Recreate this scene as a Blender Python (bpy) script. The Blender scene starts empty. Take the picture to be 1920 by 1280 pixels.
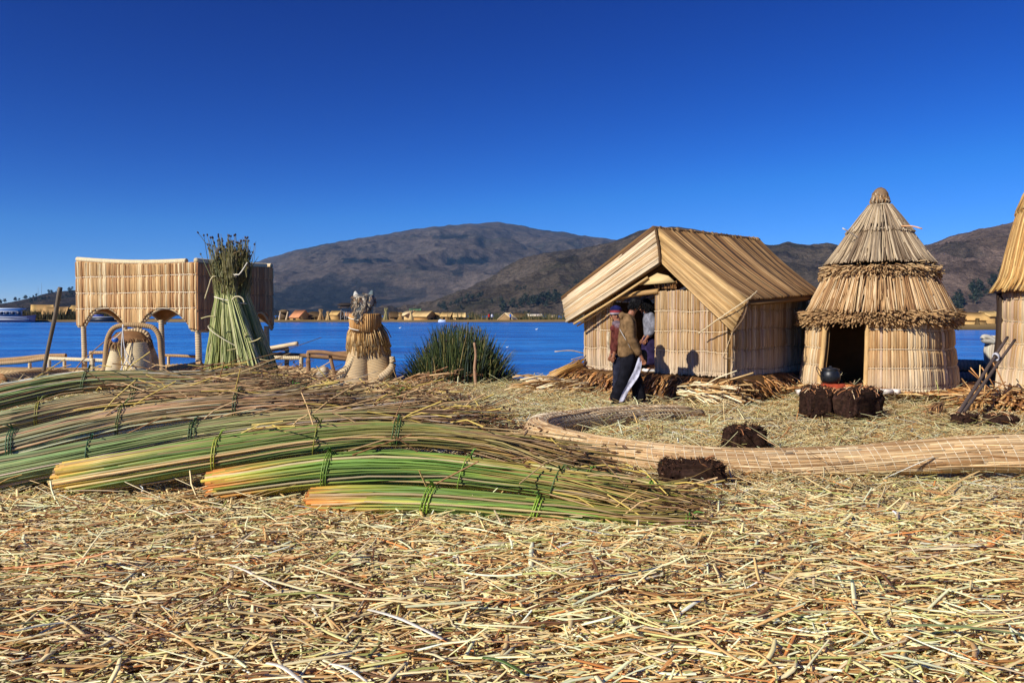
import bpy, math, random
import numpy as np

random.seed(7)
rng = np.random.default_rng(11)
SC = bpy.context.scene
COL = SC.collection

# ------------------------------------------------------------------ camera, sky, sun, exposure
F_PX, HORIZON, EYE = 1493.0, 590.0, 1.36          # focal length in pixels of the 1920 px photograph, horizon row, eye height
PITCH = math.atan((640.0 - HORIZON) / F_PX)
cam = bpy.data.cameras.new("camera")
cam.sensor_width = 36.0
cam.lens = 36.0 * F_PX / 1920.0
cam.clip_start, cam.clip_end = 0.05, 60000.0
cam_o = bpy.data.objects.new("camera", cam)
cam_o.location = (0.0, 0.0, EYE)
cam_o.rotation_euler = (math.pi / 2 - PITCH, 0.0, 0.0)
COL.objects.link(cam_o)
SC.camera = cam_o

SUN_EL, SUN_AZ = 31.0, 229.0                       # azimuth clockwise from the view direction
world = bpy.data.worlds.new("World")
SC.world = world
world.use_nodes = True
wn, wl = world.node_tree.nodes, world.node_tree.links
sky = wn.new("ShaderNodeTexSky")
sky.sky_type = 'NISHITA'
sky.sun_disc = False
sky.sun_elevation = math.radians(SUN_EL)
sky.sun_rotation = math.radians(SUN_AZ)
sky.altitude = 3800.0
sky.air_density = 1.0
sky.dust_density = 0.0
sky.ozone_density = 6.0
hs = wn.new("ShaderNodeHueSaturation")
hs.inputs["Saturation"].default_value = 1.22
gm = wn.new("ShaderNodeGamma")
gm.inputs["Gamma"].default_value = 1.25
wl.new(sky.outputs[0], hs.inputs["Color"])
wl.new(hs.outputs[0], gm.inputs["Color"])
# the deep polarised blue of high altitude: each channel deepens away from the bright horizon
SKY_STRENGTH = 0.095
sep, com = wn.new("ShaderNodeSeparateColor"), wn.new("ShaderNodeCombineColor")
wl.new(gm.outputs[0], sep.inputs[0])
for k, (x0, pw, gain) in enumerate(((0.056, 0.2, 0.80), (0.315, 0.58, 0.66), (0.91, 0.20, 0.71))):
    def mth(op, a, b):
        q = wn.new("ShaderNodeMath"); q.operation = op
        if hasattr(a, "links"): wl.new(a, q.inputs[0])
        else: q.inputs[0].default_value = a
        if hasattr(b, "links"): wl.new(b, q.inputs[1])
        else: q.inputs[1].default_value = b
        return q.outputs[0]
    ch = sep.outputs[k]
    f = mth('MINIMUM', mth('POWER', mth('MULTIPLY', ch, SKY_STRENGTH / x0), pw), 1.0)
    wl.new(mth('MULTIPLY', mth('MULTIPLY', ch, f), gain), com.inputs[k])
wl.new(com.outputs[0], wn["Background"].inputs["Color"])
wn["Background"].inputs["Strength"].default_value = SKY_STRENGTH

sun = bpy.data.lights.new("sun", 'SUN')
sun.energy = 5.0
sun.angle = math.radians(0.5)
sun.color = (1.0, 0.945, 0.85)
sun_o = bpy.data.objects.new("sun", sun)
_e, _a = math.radians(SUN_EL), math.radians(SUN_AZ)
TO_SUN = np.array([math.cos(_e) * math.sin(_a), math.cos(_e) * math.cos(_a), math.sin(_e)])
from mathutils import Vector
sun_o.rotation_euler = Vector(TO_SUN).to_track_quat('Z', 'Y').to_euler()
sun_o.location = (-20, -10, 30)
COL.objects.link(sun_o)

SC.view_settings.view_transform = 'Standard'
SC.view_settings.look = 'None'
SC.view_settings.exposure = 0.24
SC.view_settings.gamma = 1.0
SC.view_settings.use_curve_mapping = False
SC.render.engine = 'CYCLES'
SC.cycles.max_bounces = 6
SC.cycles.diffuse_bounces = 4
SC.cycles.glossy_bounces = 2
SC.cycles.transparent_max_bounces = 4
SC.cycles.caustics_reflective = False
SC.cycles.caustics_refractive = False

# ------------------------------------------------------------------ helpers
def S(r, g, b):
    """sRGB 0-255 to linear"""
    c = np.array([r, g, b], float) / 255.0
    return np.where(c <= 0.04045, c / 12.92, ((c + 0.055) / 1.055) ** 2.4)

_cp, _sp = math.cos(PITCH), math.sin(PITCH)
def P(px, py, d):
    """world point seen at photo pixel (px, py), d metres ahead"""
    dx, dv = (px - 960.0) / F_PX, -(py - 640.0) / F_PX
    y = _cp + dv * _sp
    return np.array([dx / y * d, d, EYE + (-_sp + dv * _cp) / y * d])
def XAT(px, d): return P(px, 640, d)[0]
def ZAT(py, d): return P(960, py, d)[2]
def norm(v):
    v = np.asarray(v, float)
    return v / (np.linalg.norm(v, axis=-1, keepdims=True) + 1e-12)

def _hash(i, j, seed):
    h = (i.astype(np.int64) * 374761393 + j.astype(np.int64) * 668265263 + seed * 974634777) & 0xFFFFFFFF
    h = ((h ^ (h >> 13)) * 1274126177) & 0xFFFFFFFF
    h = h ^ (h >> 16)
    return (h & 0xFFFFFF) / float(0xFFFFFF)
def vnoise(x, y, seed=0):
    x, y = np.asarray(x, float), np.asarray(y, float)
    i, j = np.floor(x), np.floor(y)
    fx, fy = x - i, y - j
    fx, fy = fx * fx * (3 - 2 * fx), fy * fy * (3 - 2 * fy)
    a, b = _hash(i, j, seed), _hash(i + 1, j, seed)
    c, d = _hash(i, j + 1, seed), _hash(i + 1, j + 1, seed)
    return a + (b - a) * fx + (c - a) * fy + (a - b - c + d) * fx * fy
def fbm(x, y, seed=0, octaves=5, gain=0.5):
    s, amp, tot = 0.0, 1.0, 0.0
    for k in range(octaves):
        s = s + amp * vnoise(np.asarray(x) * 2 ** k, np.asarray(y) * 2 ** k, seed + 31 * k)
        tot += amp
        amp *= gain
    return s / tot
def smooth(a, b, x):
    t = np.clip((np.asarray(x, float) - a) / (b - a), 0, 1)
    return t * t * (3 - 2 * t)
def catmull(pts, n):
    """n points evenly spaced along a smooth curve through pts"""
    p = np.asarray(pts, float)
    p = np.vstack([2 * p[0] - p[1], p, 2 * p[-1] - p[-2]])
    out = []
    for k in range(1, len(p) - 2):
        t = np.linspace(0, 1, 24, endpoint=False)[:, None]
        a, b, c, d = p[k - 1], p[k], p[k + 1], p[k + 2]
        out.append(0.5 * ((2 * b) + (c - a) * t + (2 * a - 5 * b + 4 * c - d) * t ** 2 + (3 * b - a - 3 * c + d) * t ** 3))
    q = np.vstack(out + [p[-2][None]])
    L = np.concatenate([[0], np.cumsum(np.linalg.norm(np.diff(q, axis=0), axis=1))])
    s = np.linspace(0, L[-1], n)
    return np.stack([np.interp(s, L, q[:, k]) for k in range(q.shape[1])], 1)

ORG = {}
class M:
    """collects geometry, then links it as ONE mesh object"""
    def __init__(self):
        self.v, self.c, self.p, self.f, self.n = [], [], [], [], 0
    def add(self, v, faces, col, par=None):
        v = np.asarray(v, float).reshape(-1, 3)
        c = np.asarray(col, float)
        if c.ndim == 1:
            c = np.broadcast_to(c, v.shape)
        if par is None:
            par = np.zeros_like(v)
            par[:, 0] = v[:, 0] + v[:, 1]
            par[:, 1] = v[:, 2]
        for f in faces:
            f = np.asarray(f, np.int64)
            if f.ndim == 1:
                f = f[None]
            if len(f):
                self.f.append(f + self.n)
        self.v.append(v); self.c.append(c.reshape(-1, 3)); self.p.append(par)
        self.n += len(v)
        return self
    def sticks(self, paths, rad, col, sides=4, flat=1.0, cap=False, phase=0.0, ref=None):
        """paths (N,K,3), rad (N,K) or (N,) or scalar, col (3,), (N,3) or (N,K,3)"""
        paths = np.asarray(paths, float)
        if paths.ndim == 2:
            paths = paths[None]
        N, K, _ = paths.shape
        rad = np.asarray(rad, float)
        if rad.ndim == 0: rad = np.full((N, K), float(rad))
        elif rad.ndim == 1: rad = np.repeat(rad[:, None], K, 1) if len(rad) == N and N != K else (np.broadcast_to(rad[None], (N, K)) if len(rad) == K else np.repeat(rad[:, None], K, 1))
        col = np.asarray(col, float)
        if col.ndim == 1: col = np.broadcast_to(col, (N, K, 3))
        elif col.ndim == 2: col = np.repeat(col[:, None], K, 1)
        t = norm(np.gradient(paths, axis=1))
        if ref is None:
            ref = np.where(np.abs(t[..., 2:3]).mean(1, keepdims=True) < 0.8, np.array([0, 0, 1.0]), np.array([0.3, 1.0, 0]))
        side = norm(np.cross(t, np.broadcast_to(ref, t.shape)))
        up = np.cross(side, t)
        a = np.linspace(0, 2 * math.pi, sides, endpoint=False) + phase
        ca, sa = np.cos(a), np.sin(a) * flat
        ring = paths[:, :, None] + rad[:, :, None, None] * (ca[None, None, :, None] * side[:, :, None] + sa[None, None, :, None] * up[:, :, None])
        v = ring.reshape(-1, 3)
        L = np.concatenate([np.zeros((N, 1)), np.cumsum(np.linalg.norm(np.diff(paths, axis=1), axis=2), 1)], 1)
        par = np.zeros((N, K, sides, 3))
        par[..., 0] = (np.arange(sides) / sides)[None, None]
        par[..., 1] = L[:, :, None]
        par[..., 2] = rng.random((N, 1, 1)) * 50
        base = (np.arange(N) * K * sides)[:, None, None]
        k = (np.arange(K - 1) * sides)[None, :, None]
        s0 = np.arange(sides)[None, None]
        s1 = (s0 + 1) % sides
        q = np.stack([base + k + s0, base + k + s1, base + k + sides + s1, base + k + sides + s0], -1).reshape(-1, 4)
        faces = [q]
        if cap:
            b = (np.arange(N) * K * sides)[:, None]
            faces.append(b + np.arange(sides)[None, ::-1])
            faces.append(b + (K - 1) * sides + np.arange(sides)[None])
        c = np.repeat(col[:, :, None], sides, 2).reshape(-1, 3)
        return self.add(v, faces, c, par.reshape(-1, 3))
    def tube(self, pts, rad, col, sides=10, cap=True, flat=1.0, ref=None):
        return self.sticks(np.asarray(pts, float)[None], np.broadcast_to(np.asarray(rad, float), (len(pts),))[None], col, sides, flat, cap, ref=ref)
    def box(self, c, size, col, rot=0.0, bevel=0.0):
        x, y, z = np.asarray(size, float) / 2
        v = np.array([[i, j, k] for i in (-x, x) for j in (-y, y) for k in (-z, z)])
        r = np.array([[math.cos(rot), -math.sin(rot), 0], [math.sin(rot), math.cos(rot), 0], [0, 0, 1]])
        f = [[[0, 1, 3, 2]], [[4, 6, 7, 5]], [[0, 4, 5, 1]], [[2, 3, 7, 6]], [[0, 2, 6, 4]], [[1, 5, 7, 3]]]
        return self.add(v @ r.T + np.asarray(c, float), f, col)
    def lathe(self, c, prof, col, sides=24, jit=0.0, ax=1.0, ay=1.0, rot=0.0, a0=0.0, a1=2 * math.pi, p=2.0):
        """prof rows (r, z); superellipse exponent p"""
        prof = np.asarray(prof, float)
        full = abs(a1 - a0 - 2 * math.pi) < 1e-6
        a = np.linspace(a0, a1, sides, endpoint=not full)
        k = (np.abs(np.cos(a)) ** p + np.abs(np.sin(a)) ** p) ** (-1 / p)
        r = prof[:, :1] * k[None] * (1 + jit * (rng.random((len(prof), sides)) - 0.5))
        x, y = r * np.cos(a) * ax, r * np.sin(a) * ay
        cr, sr = math.cos(rot), math.sin(rot)
        v = np.stack([x * cr - y * sr, x * sr + y * cr, np.repeat(prof[:, 1:2], sides, 1)], -1) + np.asarray(c, float)
        n, K = sides, len(prof)
        i = np.arange(n if full else n - 1)
        q = [np.stack([k_ * n + i, k_ * n + (i + 1) % n, (k_ + 1) * n + (i + 1) % n, (k_ + 1) * n + i], 1) for k_ in range(K - 1)]
        par = np.zeros((K, n, 3))
        par[..., 0] = (a / (2 * math.pi))[None]
        par[..., 1] = np.concatenate([[0], np.cumsum(np.hypot(*np.diff(prof, axis=0).T))])[:, None]
        c2 = np.asarray(col, float)
        if c2.ndim == 2 and len(c2) == K: c2 = np.repeat(c2[:, None], n, 1).reshape(-1, 3)
        return self.add(v.reshape(-1, 3), [np.vstack(q)], c2, par.reshape(-1, 3))
    def grid(self, v, col, par=None):
        """v (a,b,3)"""
        v = np.asarray(v, float)
        a, b, _ = v.shape
        i, j = np.meshgrid(np.arange(a - 1), np.arange(b - 1), indexing='ij')
        q = np.stack([i * b + j, (i + 1) * b + j, (i + 1) * b + j + 1, i * b + j + 1], -1).reshape(-1, 4)
        c = np.asarray(col, float)
        return self.add(v.reshape(-1, 3), [q], c if c.ndim == 1 else c.reshape(-1, 3), par)
    def blob(self, c, r, col, nu=14, nv=9, noise=0.0, seed=0, p=2.0):
        u = np.linspace(0, 2 * math.pi, nu, endpoint=False)
        w = np.linspace(-math.pi / 2, math.pi / 2, nv)
        U, W = np.meshgrid(u, w)
        sg = lambda t: np.sign(t) * np.abs(t) ** (2 / p)
        d = np.stack([sg(np.cos(W)) * sg(np.cos(U)), sg(np.cos(W)) * sg(np.sin(U)), sg(np.sin(W))], -1)
        k = 1 + noise * (fbm(d[..., 0] * 2 + 9 + d[..., 2], d[..., 1] * 2 + 5 - d[..., 2], seed, 3) - 0.5) * 2
        v = np.asarray(c) + d * k[..., None] * np.asarray(r)
        i = np.arange(nu)
        q = np.vstack([np.stack([k_ * nu + i, k_ * nu + (i + 1) % nu, (k_ + 1) * nu + (i + 1) % nu, (k_ + 1) * nu + i], 1) for k_ in range(nv - 1)])
        return self.add(v.reshape(-1, 3), [q], col)
    def mesh(self, name, org=(0, 0, 0), smooth_=True):
        me = bpy.data.meshes.new(name)
        v = np.vstack(self.v) - np.asarray(org, float)
        me.vertices.add(len(v))
        me.vertices.foreach_set("co", v.astype(np.float32).ravel())
        nl = sum(f.size for f in self.f)
        npoly = sum(len(f) for f in self.f)
        me.loops.add(nl)
        me.polygons.add(npoly)
        me.loops.foreach_set("vertex_index", np.concatenate([f.ravel() for f in self.f]).astype(np.int32))
        tot = np.concatenate([np.full(len(f), f.shape[1]) for f in self.f])
        me.polygons.foreach_set("loop_start", np.concatenate([[0], np.cumsum(tot)[:-1]]).astype(np.int32))
        try: me.polygons.foreach_set("loop_total", tot.astype(np.int32))
        except Exception: pass
        if smooth_:
            me.polygons.foreach_set("use_smooth", np.ones(npoly, bool))
        at = me.attributes.new("col", 'FLOAT_COLOR', 'POINT')
        at.data.foreach_set("color", np.hstack([np.vstack(self.c), np.ones((len(v), 1))]).astype(np.float32).ravel())
        ap = me.attributes.new("par", 'FLOAT_VECTOR', 'POINT')
        ap.data.foreach_set("vector", np.vstack(self.p).astype(np.float32).ravel())
        me.update(calc_edges=True)
        return me
    def build(self, name, mat, parent=None, smooth_=True, kind=None, label=None, cat=None, group=None, org=None):
        o_ = org
        if o_ is None:
            if parent is not None: o_ = ORG[parent.name]
            elif kind in ('structure', 'stuff'): o_ = np.zeros(3)
            else:
                vv = np.vstack(self.v)
                o_ = np.array([vv[:, 0].mean(), vv[:, 1].mean(), vv[:, 2].min()])
        me = self.mesh(name, o_, smooth_)
        me.materials.append(mat)
        o = bpy.data.objects.new(name, me)
        COL.objects.link(o)
        if parent is None:
            o.location = o_
        else:
            o.parent = parent
            o.location = tuple(np.asarray(o_) - ORG[parent.name])
        ORG[o.name] = np.asarray(o_, float)
        tag(o, label, cat, group, kind)
        return o

def tag(o, label=None, cat=None, group=None, kind=None):
    if label: o["label"] = label
    if cat: o["category"] = cat
    if group: o["group"] = group
    if kind: o["kind"] = kind
    return o
def thing(name, loc, label, cat, group=None):
    o = bpy.data.objects.new(name, None)
    o.empty_display_size = 0.2
    o.location = tuple(loc)
    COL.objects.link(o)
    ORG[o.name] = np.asarray(loc, float)
    return tag(o, label, cat, group)

def jit(col, n, amt=0.15, hue=0.04):
    """n slightly different versions of a colour"""
    col = np.asarray(col, float)
    k = 1 + amt * (rng.random((n, 1)) * 2 - 1)
    return np.clip(col * k * (1 + hue * (rng.random((n, 3)) * 2 - 1)), 0, 1)
def pick(cols, n, w=None, amt=0.15):
    cols = np.asarray(cols, float)
    i = rng.choice(len(cols), n, p=None if w is None else np.asarray(w, float) / np.sum(w))
    return np.clip(cols[i] * (1 + amt * (rng.random((n, 1)) * 2 - 1)), 0, 1)

# ------------------------------------------------------------------ materials
def new_mat(name):
    m = bpy.data.materials.new(name)
    m.use_nodes = True
    return m, m.node_tree.nodes, m.node_tree.links, m.node_tree.nodes["Principled BSDF"]
def stick_mat(name, rough=0.6, spec=0.3, around=6.0, along=9.0, lo=0.72, hi=1.22, bump=0.0, wrap=0.0, wrap_dark=0.45, mottle=0.0):
    """colour from the piece's own attribute, streaked lengthwise; wrap adds turns of cord per metre"""
    m, n, l, b = new_mat(name)
    a = n.new("ShaderNodeAttribute"); a.attribute_name = "col"
    p = n.new("ShaderNodeAttribute"); p.attribute_name = "par"
    mp = n.new("ShaderNodeMapping")
    mp.inputs["Scale"].default_value = (around, along, 1.0)
    l.new(p.outputs["Vector"], mp.inputs["Vector"])
    tx = n.new("ShaderNodeTexNoise")
    tx.inputs["Scale"].default_value = 1.0
    tx.inputs["Detail"].default_value = 4.0
    tx.inputs["Roughness"].default_value = 0.65
    l.new(mp.outputs[0], tx.inputs["Vector"])
    r = n.new("ShaderNodeMapRange")
    r.inputs["From Min"].default_value, r.inputs["From Max"].default_value = 0.28, 0.72
    r.inputs["To Min"].default_value, r.inputs["To Max"].default_value = lo, hi
    l.new(tx.outputs["Fac"], r.inputs["Value"])
    val = r.outputs[0]
    if wrap:
        sx = n.new("ShaderNodeSeparateXYZ"); l.new(p.outputs["Vector"], sx.inputs[0])
        ma = n.new("ShaderNodeMath"); ma.operation = 'MULTIPLY_ADD'
        ma.inputs[1].default_value = wrap * 2 * math.pi
        l.new(sx.outputs["Y"], ma.inputs[0])
        mb = n.new("ShaderNodeMath"); mb.operation = 'MULTIPLY'; mb.inputs[1].default_value = 2 * math.pi
        l.new(sx.outputs["X"], mb.inputs[0]); l.new(mb.outputs[0], ma.inputs[2])
        sn = n.new("ShaderNodeMath"); sn.operation = 'SINE'; l.new(ma.outputs[0], sn.inputs[0])
        r2 = n.new("ShaderNodeMapRange")
        r2.inputs["From Min"].default_value, r2.inputs["From Max"].default_value = -1.0, -0.2
        r2.inputs["To Min"].default_value, r2.inputs["To Max"].default_value = wrap_dark, 1.0  # grooves between turns also darkened in the colour, as painted shade
        l.new(sn.outputs[0], r2.inputs["Value"])
        mm = n.new("ShaderNodeMath"); mm.operation = 'MULTIPLY'
        l.new(val, mm.inputs[0]); l.new(r2.outputs[0], mm.inputs[1])
        val = mm.outputs[0]
        bp = n.new("ShaderNodeBump"); bp.inputs["Strength"].default_value = 0.6; bp.inputs["Distance"].default_value = 0.01
        l.new(sn.outputs[0], bp.inputs["Height"]); l.new(bp.outputs[0], b.inputs["Normal"])
    mu = n.new("ShaderNodeMixRGB"); mu.blend_type = 'MULTIPLY'; mu.inputs[0].default_value = 1.0
    l.new(a.outputs["Color"], mu.inputs[1]); l.new(val, mu.inputs[2])
    outc = mu.outputs[0]
    if mottle:
        tc = n.new("ShaderNodeTexCoord")
        t2 = n.new("ShaderNodeTexNoise"); t2.inputs["Scale"].default_value = mottle; t2.inputs["Detail"].default_value = 5.0
        l.new(tc.outputs["Object"], t2.inputs["Vector"])
        r3 = n.new("ShaderNodeMapRange"); r3.inputs["From Min"].default_value, r3.inputs["From Max"].default_value = 0.35, 0.65
        r3.inputs["To Min"].default_value, r3.inputs["To Max"].default_value = 0.6, 1.25
        l.new(t2.outputs["Fac"], r3.inputs["Value"])
        m2 = n.new("ShaderNodeMixRGB"); m2.blend_type = 'MULTIPLY'; m2.inputs[0].default_value = 1.0
        l.new(outc, m2.inputs[1]); l.new(r3.outputs[0], m2.inputs[2])
        outc = m2.outputs[0]
    l.new(outc, b.inputs["Base Color"])
    b.inputs["Roughness"].default_value = rough
    b.inputs["Specular IOR Level"].default_value = spec
    if bump and not wrap:
        bp = n.new("ShaderNodeBump"); bp.inputs["Strength"].default_value = bump; bp.inputs["Distance"].default_value = 0.01
        l.new(tx.outputs["Fac"], bp.inputs["Height"]); l.new(bp.outputs[0], b.inputs["Normal"])
    return m
MAT = {}
MAT['straw'] = stick_mat("dry_straw", 0.42, 0.5, 5, 7, 0.75, 1.25)
MAT['stem'] = stick_mat("fresh_reed", 0.45, 0.4, 4, 5, 0.75, 1.2)
MAT['reed'] = stick_mat("dry_reed", 0.62, 0.25, 9, 3.5, 0.58, 1.25, bump=0.3)
MAT['thatch'] = stick_mat("thatch", 0.7, 0.2, 8, 6, 0.65, 1.25)
MAT['wrapped'] = stick_mat("wrapped_reed", 0.7, 0.2, 4, 30, 0.8, 1.15, wrap=18.0)
MAT['coil'] = stick_mat("coiled_reed", 0.7, 0.2, 10, 30, 0.8, 1.15, wrap=20.0, wrap_dark=0.6)
MAT['log'] = stick_mat("reed_log", 0.7, 0.2, 34, 1.6, 0.42, 1.3, bump=0.6, mottle=3.0)
MAT['mat'] = stick_mat("plain", 0.75, 0.2, 5, 5, 0.85, 1.12)
MAT['cord'] = stick_mat("cord", 0.8, 0.1, 3, 60, 0.65, 1.2)
MAT['cloth'] = stick_mat("cloth", 0.9, 0.05, 5, 5, 0.88, 1.1, mottle=14.0)
MAT['wood'] = stick_mat("wood", 0.65, 0.25, 10, 4, 0.6, 1.25, bump=0.3)
MAT['peat'] = stick_mat("peat", 0.95, 0.05, 6, 20, 0.6, 1.3, mottle=30.0)
MAT['green'] = stick_mat("leafy_green", 0.6, 0.3, 3, 4, 0.75, 1.2)
MAT['iron'] = stick_mat("sooty_iron", 0.42, 0.5, 4, 8, 0.8, 1.2, mottle=25.0)
MAT['clay'] = stick_mat("clay", 0.85, 0.1, 4, 8, 0.85, 1.15, mottle=12.0)
MAT['skin'] = stick_mat("skin", 0.55, 0.35, 4, 8, 0.95, 1.05)
MAT['hair'] = stick_mat("hair", 0.6, 0.15, 30, 5, 0.7, 1.3)
MAT['paint'] = stick_mat("boat_paint", 0.45, 0.4, 4, 2, 0.92, 1.05)
# ------------------------------------------------------------------ the setting: lake, hills, reed island, far islands
WATER_Z = -0.30
def lake_material():
    m, n, l, b = new_mat("lake_water")
    tc = n.new("ShaderNodeTexCoord")
    def wave(scale, sx, sy, detail):
        mp = n.new("ShaderNodeMapping"); mp.inputs["Scale"].default_value = (sx, sy, 1)
        l.new(tc.outputs["Object"], mp.inputs["Vector"])
        t = n.new("ShaderNodeTexNoise"); t.inputs["Scale"].default_value = scale; t.inputs["Detail"].default_value = detail
        t.inputs["Roughness"].default_value = 0.6
        l.new(mp.outputs[0], t.inputs["Vector"])
        return t.outputs["Fac"]
    w1, w2, w3 = wave(1.3, 0.55, 1.0, 4), wave(0.22, 0.5, 1.0, 4), wave(0.035, 0.35, 1.0, 4)
    a = n.new("ShaderNodeMath"); a.operation = 'MULTIPLY_ADD'; a.inputs[1].default_value = 0.25
    l.new(w1, a.inputs[0])
    a2 = n.new("ShaderNodeMath"); a2.operation = 'MULTIPLY'; a2.inputs[1].default_value = 1.0
    l.new(w2, a2.inputs[0]); l.new(a2.outputs[0], a.inputs[2])
    bp = n.new("ShaderNodeBump"); bp.inputs["Strength"].default_value = 1.0; bp.inputs["Distance"].default_value = 0.9
    l.new(a.outputs[0], bp.inputs["Height"]); l.new(bp.outputs[0], b.inputs["Normal"])
    rp = n.new("ShaderNodeValToRGB")
    rp.color_ramp.elements[0].position, rp.color_ramp.elements[1].position = 0.40, 0.60
    rp.color_ramp.elements[0].color = (*S(14, 84, 172), 1)
    rp.color_ramp.elements[1].color = (*S(58, 152, 234), 1)
    mx = n.new("ShaderNodeMath"); mx.operation = 'MULTIPLY_ADD'; mx.inputs[1].default_value = 0.55
    l.new(w3, mx.inputs[0])
    my = n.new("ShaderNodeMath"); my.operation = 'MULTIPLY'; my.inputs[1].default_value = 0.45
    l.new(w2, my.inputs[0]); l.new(my.outputs[0], mx.inputs[2])
    l.new(mx.outputs[0], rp.inputs[0])
    l.new(rp.outputs[0], b.inputs["Base Color"])
    b.inputs["Roughness"].default_value = 0.22
    b.inputs["IOR"].default_value = 1.33
    return m
g = M()
xs = np.concatenate([-np.geomspace(8800, 30, 14), np.linspace(-20, 20, 9), np.geomspace(30, 8800, 14)])
ys = np.concatenate([[-1900, -900, -300, -40], np.linspace(-10, 60, 15), np.geomspace(90, 8400, 22)])
X, Y = np.meshgrid(xs, ys, indexing='ij')
g.grid(np.stack([X, Y, np.full_like(X, WATER_Z)], -1), S(20, 60, 140))
g.build("lake", lake_material(), kind='structure')

def hill_material(name, scale, rock, dry, green, rough=0.95):
    m, n, l, b = new_mat(name)
    tc = n.new("ShaderNodeTexCoord")
    def noise(s, d, rgh=0.6, sx=1, sy=1, sz=1):
        mp = n.new("ShaderNodeMapping"); mp.inputs["Scale"].default_value = (sx, sy, sz)
        l.new(tc.outputs["Object"], mp.inputs["Vector"])
        t = n.new("ShaderNodeTexNoise"); t.inputs["Scale"].default_value = s; t.inputs["Detail"].default_value = d
        t.inputs["Roughness"].default_value = rgh
        l.new(mp.outputs[0], t.inputs["Vector"])
        return t.outputs["Fac"]
    a = n.new("ShaderNodeAttribute"); a.attribute_name = "col"
    r1 = n.new("ShaderNodeValToRGB")
    e = r1.color_ramp.elements
    e[0].position, e[0].color = 0.36, (*green, 1)
    e[1].position, e[1].color = 0.66, (*rock, 1)
    k = e.new(0.5); k.color = (*dry, 1)
    l.new(noise(scale, 8, 0.68), r1.inputs[0])
    r2 = n.new("ShaderNodeMapRange")
    r2.inputs["From Min"].default_value, r2.inputs["From Max"].default_value = 0.36, 0.62
    r2.inputs["To Min"].default_value, r2.inputs["To Max"].default_value = 0.48, 1.25
    l.new(noise(scale * 13, 9, 0.75, 1, 1, 2.5), r2.inputs["Value"])
    mu = n.new("ShaderNodeMixRGB"); mu.blend_type = 'MULTIPLY'; mu.inputs[0].default_value = 1
    l.new(r1.outputs[0], mu.inputs[1]); l.new(r2.outputs[0], mu.inputs[2])
    m2 = n.new("ShaderNodeMixRGB"); m2.blend_type = 'MULTIPLY'; m2.inputs[0].default_value = 1
    l.new(mu.outputs[0], m2.inputs[1]); l.new(a.outputs["Color"], m2.inputs[2])
    l.new(m2.outputs[0], b.inputs["Base Color"])
    bp = n.new("ShaderNodeBump"); bp.inputs["Strength"].default_value = 1.0; bp.inputs["Distance"].default_value = 26.0
    l.new(noise(scale * 6, 7, 0.7), bp.inputs["Height"]); l.new(bp.outputs[0], b.inputs["Normal"])
    b.inputs["Roughness"].default_value = rough
    b.inputs["Specular IOR Level"].default_value = 0.05
    return m

def hill(name, sil, d_base, d_ridge, mat, amp, cell, seed, pw=1.0, nu=420, nv=130, paint=None):
    """terrain whose skyline passes through the (px, py) points, d_ridge metres away"""
    sil = np.asarray(sil, float)
    px = np.linspace(sil[0, 0], sil[-1, 0], nu)
    top = np.interp(px, sil[:, 0], sil[:, 1]) if len(sil) < 3 else catmull(sil, 2000)[:, 1][np.searchsorted(np.maximum.accumulate(catmull(sil, 2000)[:, 0]), px).clip(0, 1999)]
    H = (HORIZON - top) / F_PX * d_ridge + EYE - WATER_Z
    v = np.concatenate([np.linspace(0, 1, nv), [1.06, 1.15, 1.3]])
    D = d_base + (d_ridge - d_base) * v
    ax = (px - 960) / F_PX
    PX, VV = np.meshgrid(px, v, indexing='ij')
    DD = np.broadcast_to(D[None], PX.shape)
    XX, YY = ax[:, None] * DD, DD
    prof = np.where(VV <= 1, VV ** pw, 1 - (VV - 1) * 1.6)
    rid = 1 - np.abs(fbm(XX / cell, YY / cell, seed, 6, 0.52) * 2 - 1) * 2
    damp = np.clip(VV * 3.0, 0, 1) * (1 - smooth(0.60, 1.0, VV) * 0.97)
    Z = WATER_Z - 2.0 + H[:, None] * prof + amp * (rid - 0.5) * damp
    Z = np.where(VV <= 0, WATER_Z - 4, Z)
    roughness = fbm(XX / (cell * 0.07), YY / (cell * 0.07), seed + 5, 3) - 0.5
    Z = Z + roughness * amp * 0.13 * np.where(VV <= 1, 1, 0.2)
    c = np.ones(XX.shape + (3,))
    sy = HORIZON - (Z - EYE) / DD * F_PX          # used only to know which slope a wood grows on
    if paint is not None:
        c = paint(c, PX, sy, XX, YY, Z)
    g = M().grid(np.stack([XX, YY, Z], -1), c)
    o = g.build(name, mat, kind='structure')
    return dict(px=px, D=D, Z=Z, X=XX, Y=YY, sy=sy)

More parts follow.
